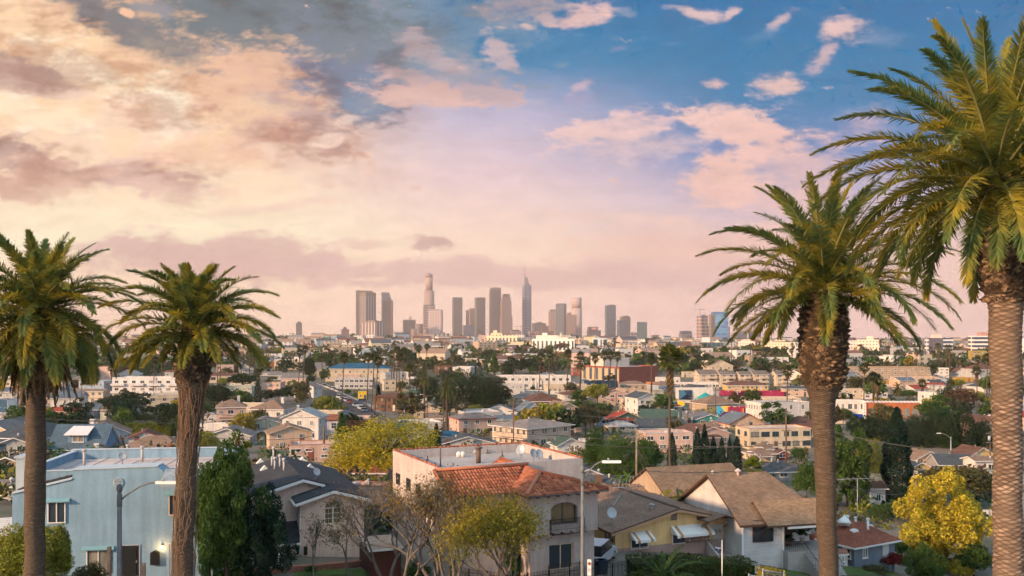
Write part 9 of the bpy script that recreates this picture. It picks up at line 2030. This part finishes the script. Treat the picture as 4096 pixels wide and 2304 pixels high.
# houses, woods and garden growth that nobody could count
def merged_houses():
 V=[];Fs=[];mi=[];mats=[]
 for c in('cream','white','pink','tan','peach','lgrey','lblue','greyroof','tanroof','rbrown','slate','membrane','dgrey'):m=m_plain('far_'+c,PAL[c],.9);mats.append(m)
 for i in range(1100):
  px=rnd.uniform(-200,4300);py=rnd.uniform(1358,1412)if i%3 else rnd.uniform(1366,1480);X,Y,z=ground_at(px,py)
  if Y<420 or Y>2440:continue
  w=rnd.uniform(9,20)*(1+Y/2600);d=w*rnd.uniform(.5,.9);h=rnd.choice([3.5,4.5,6.5,7,9.5])*(1+Y/5000)
  if not free(X,Y,w*.5):continue
  if Y<900:occ.append((X,Y,w*.5))
  th=R(rnd.choice([18,-10,22,5]));b_=len(V);ca,sa=math.cos(th),math.sin(th);g_=rnd.random()<.5;rs=rnd.uniform(.15,.28)*d if g_ else 0
  for x,y,zz in((-w/2,-d/2,-4),(w/2,-d/2,-4),(w/2,d/2,-4),(-w/2,d/2,-4),(-w/2,-d/2,h),(w/2,-d/2,h),(w/2,d/2,h),(-w/2,d/2,h),(-w/2,0,h+rs),(w/2,0,h+rs)):V.append((X+x*ca-y*sa,Y+x*sa+y*ca,z+zz))
  wm_=rnd.choice([0,0,1,1,1,2,3,4,5,6]);rm_=rnd.choice([7,8,9,10])if g_ else rnd.choice([11,5,7])
  for f_ in((0,1,5,4),(1,2,6,5),(3,0,4,7)):Fs.append(tuple(b_+q for q in f_));mi.append(wm_)
  for f_ in((4,5,9,8),(6,7,8,9)):Fs.append(tuple(b_+q for q in f_));mi.append(rm_)
  Fs.append((b_+4,b_+8,b_+7));mi.append(wm_);Fs.append((b_+5,b_+6,b_+9));mi.append(wm_)
  nw=max(2,int(w/5));z0=.9
  while z0+1.6<h:
   for k in range(nw):
    x=-w/2+w*(k+.5)/nw;ww=w/nw*.22;b2=len(V)
    for xx,zz in((x-ww,z0),(x+ww,z0),(x+ww,z0+1.4),(x-ww,z0+1.4)):V.append((X+xx*ca+(d/2+.08)*sa,Y+xx*sa-(d/2+.08)*ca,z+zz))
    Fs.append((b2,b2+1,b2+2,b2+3));mi.append(12)
   z0+=3.0
 me=bpy.data.meshes.new('distant_houses');me.from_pydata(V,[],Fs);[me.materials.append(m)for m in mats];me.polygons.foreach_set('material_index',mi);me.update();tag(link('distant_houses',me),'mass of tiny pale houses crowding the far slope and ridge','houses',kind='stuff')
merged_houses()
def merged_green(name,n,y0,y1,ymin,ymax,hr,nq,sz,cols,label,rad=0.5,r_free=0):
 rg=np.random.default_rng(len(name));Vs={c:[]for c in cols}
 for i in range(n):
  px=rnd.uniform(-150,4250);py=rnd.uniform(y0,y1);X,Y,z=ground_at(px,py)
  if Y<ymin or Y>ymax:continue
  if r_free and not free(X,Y,r_free):continue
  h=rnd.uniform(*hr)*(1+Y/2200);cl=[(rg.uniform(-.3,.3),rg.uniform(-.3,.3),rg.uniform(.35,.7),.32,.3)for _ in range(5)]+[(0,0,.35,.42,.36)];C,d=crown_pts(nq,rg,cl);C*=h*np.array([rad*2,rad*2,1]);V,_=leaf_quads(C+(X,Y,z),sz*h,rg,d);Vs[rnd.choice(cols)].append(V)
 V=[];mi=[];mats=[]
 for k,c in enumerate(Vs):
  if Vs[c]:v=np.concatenate(Vs[c]);V.append(v);mi+=[len(mats)]*(len(v)//4);mats.append(m_foliage(name+c,GREEN[c]))
 V=np.concatenate(V);o=link(name,np_mesh(name,V,np.arange(len(V)).reshape(-1,4),mats,mi=mi));tag(o,label,'trees',kind='stuff')
merged_green('distant_woods',1500,1350,1500,380,2480,(5,9),60,.14,['dark','mid','grey','olive','dark','mid'],'dark tree growth scattered between houses on the far slope')
merged_green('garden_shrubbery',1500,1440,2150,75,900,(1.2,3.2),46,.13,['mid','dark','olive','lime','grey','brown'],'low garden growth filling the yards between the houses',.8,1.2)
# ---------------- the four great date palms ----------------
def hero_palms():
 date_palm(159,1225,44,4.5,[(2500,82),(2130,74),(1700,74),(1500,66),(1440,60)],[(1465,60),(1380,66),(1300,62),(1200,40)],
'broad date palm before the pale blue house with brown dead fronds hanging below its crown',11,n=84,dead=46,axis_px=[(2304,138),(1450,145),(1200,159)],ymin=-48,mat='ringed_dark',scars=(.05,10,.03))
 date_palm(779,1290,43,4.0,[(2500,76),(2304,72),(1800,68),(1560,84),(1500,118)],[(1530,100),(1490,124),(1450,130),(1400,108),(1300,66),(1250,40)],
'smaller date palm with a vine-wrapped trunk before the pale blue house',23,n=60,axis_px=[(2304,733),(1900,745),(1700,762),(1480,772),(1290,779)],ymin=-14,up=.62,mat='ringed_dark',scars=(.09,9,.04))
 date_palm(3295,1135,41,5.3,[(2500,82),(2304,76),(2000,74),(1700,86),(1600,96),(1540,140)],[(1560,116),(1510,156),(1440,164),(1330,178),(1240,172),(1180,120),(1130,60)],
'date palm with a thick dark collar of cut leaf bases before the white clapboard house',37,n=70,axis_px=[(2304,3316),(1900,3300),(1600,3292),(1150,3295)],ymin=-12,ll=.66,up=.95,mat='ringed_dark',scars=(.045,11,.025))
 date_palm(3985,690,28,5.15,[(2500,108),(2304,106),(1700,104),(1450,110),(1250,118),(1180,150)],[(1210,134),(1130,168),(1000,168),(850,150),(760,110),(700,60)],
'tallest date palm with a pale diamond-scarred trunk beside the grey street pole',53,n=88,axis_px=[(2304,4036),(1700,4028),(1200,4022),(735,3995)],ymin=-32,ll=.62,up=.9,size=.95,mat='ringed',scars=(.072,7,.045))
hero_palms()
# ---------------- haze ----------------
def haze():
 mb=MB();mb.box(-3500,3500,-90,5200,-40,384);m=bpy.data.materials.new('haze');m.use_nodes=True;nt=m.node_tree;nt.nodes.clear()
 o_=nt.nodes.new('ShaderNodeOutputMaterial');v=nt.nodes.new('ShaderNodeVolumePrincipled');v.inputs['Color'].default_value=(1.0,.84,.74,1);v.inputs['Density'].default_value=HAZE;v.inputs['Anisotropy'].default_value=0.0
 nt.links.new(v.outputs[0],o_.inputs['Volume']);o=mb.build('haze',m);tag(o,kind='stuff')
HAZE=0.00008
haze()
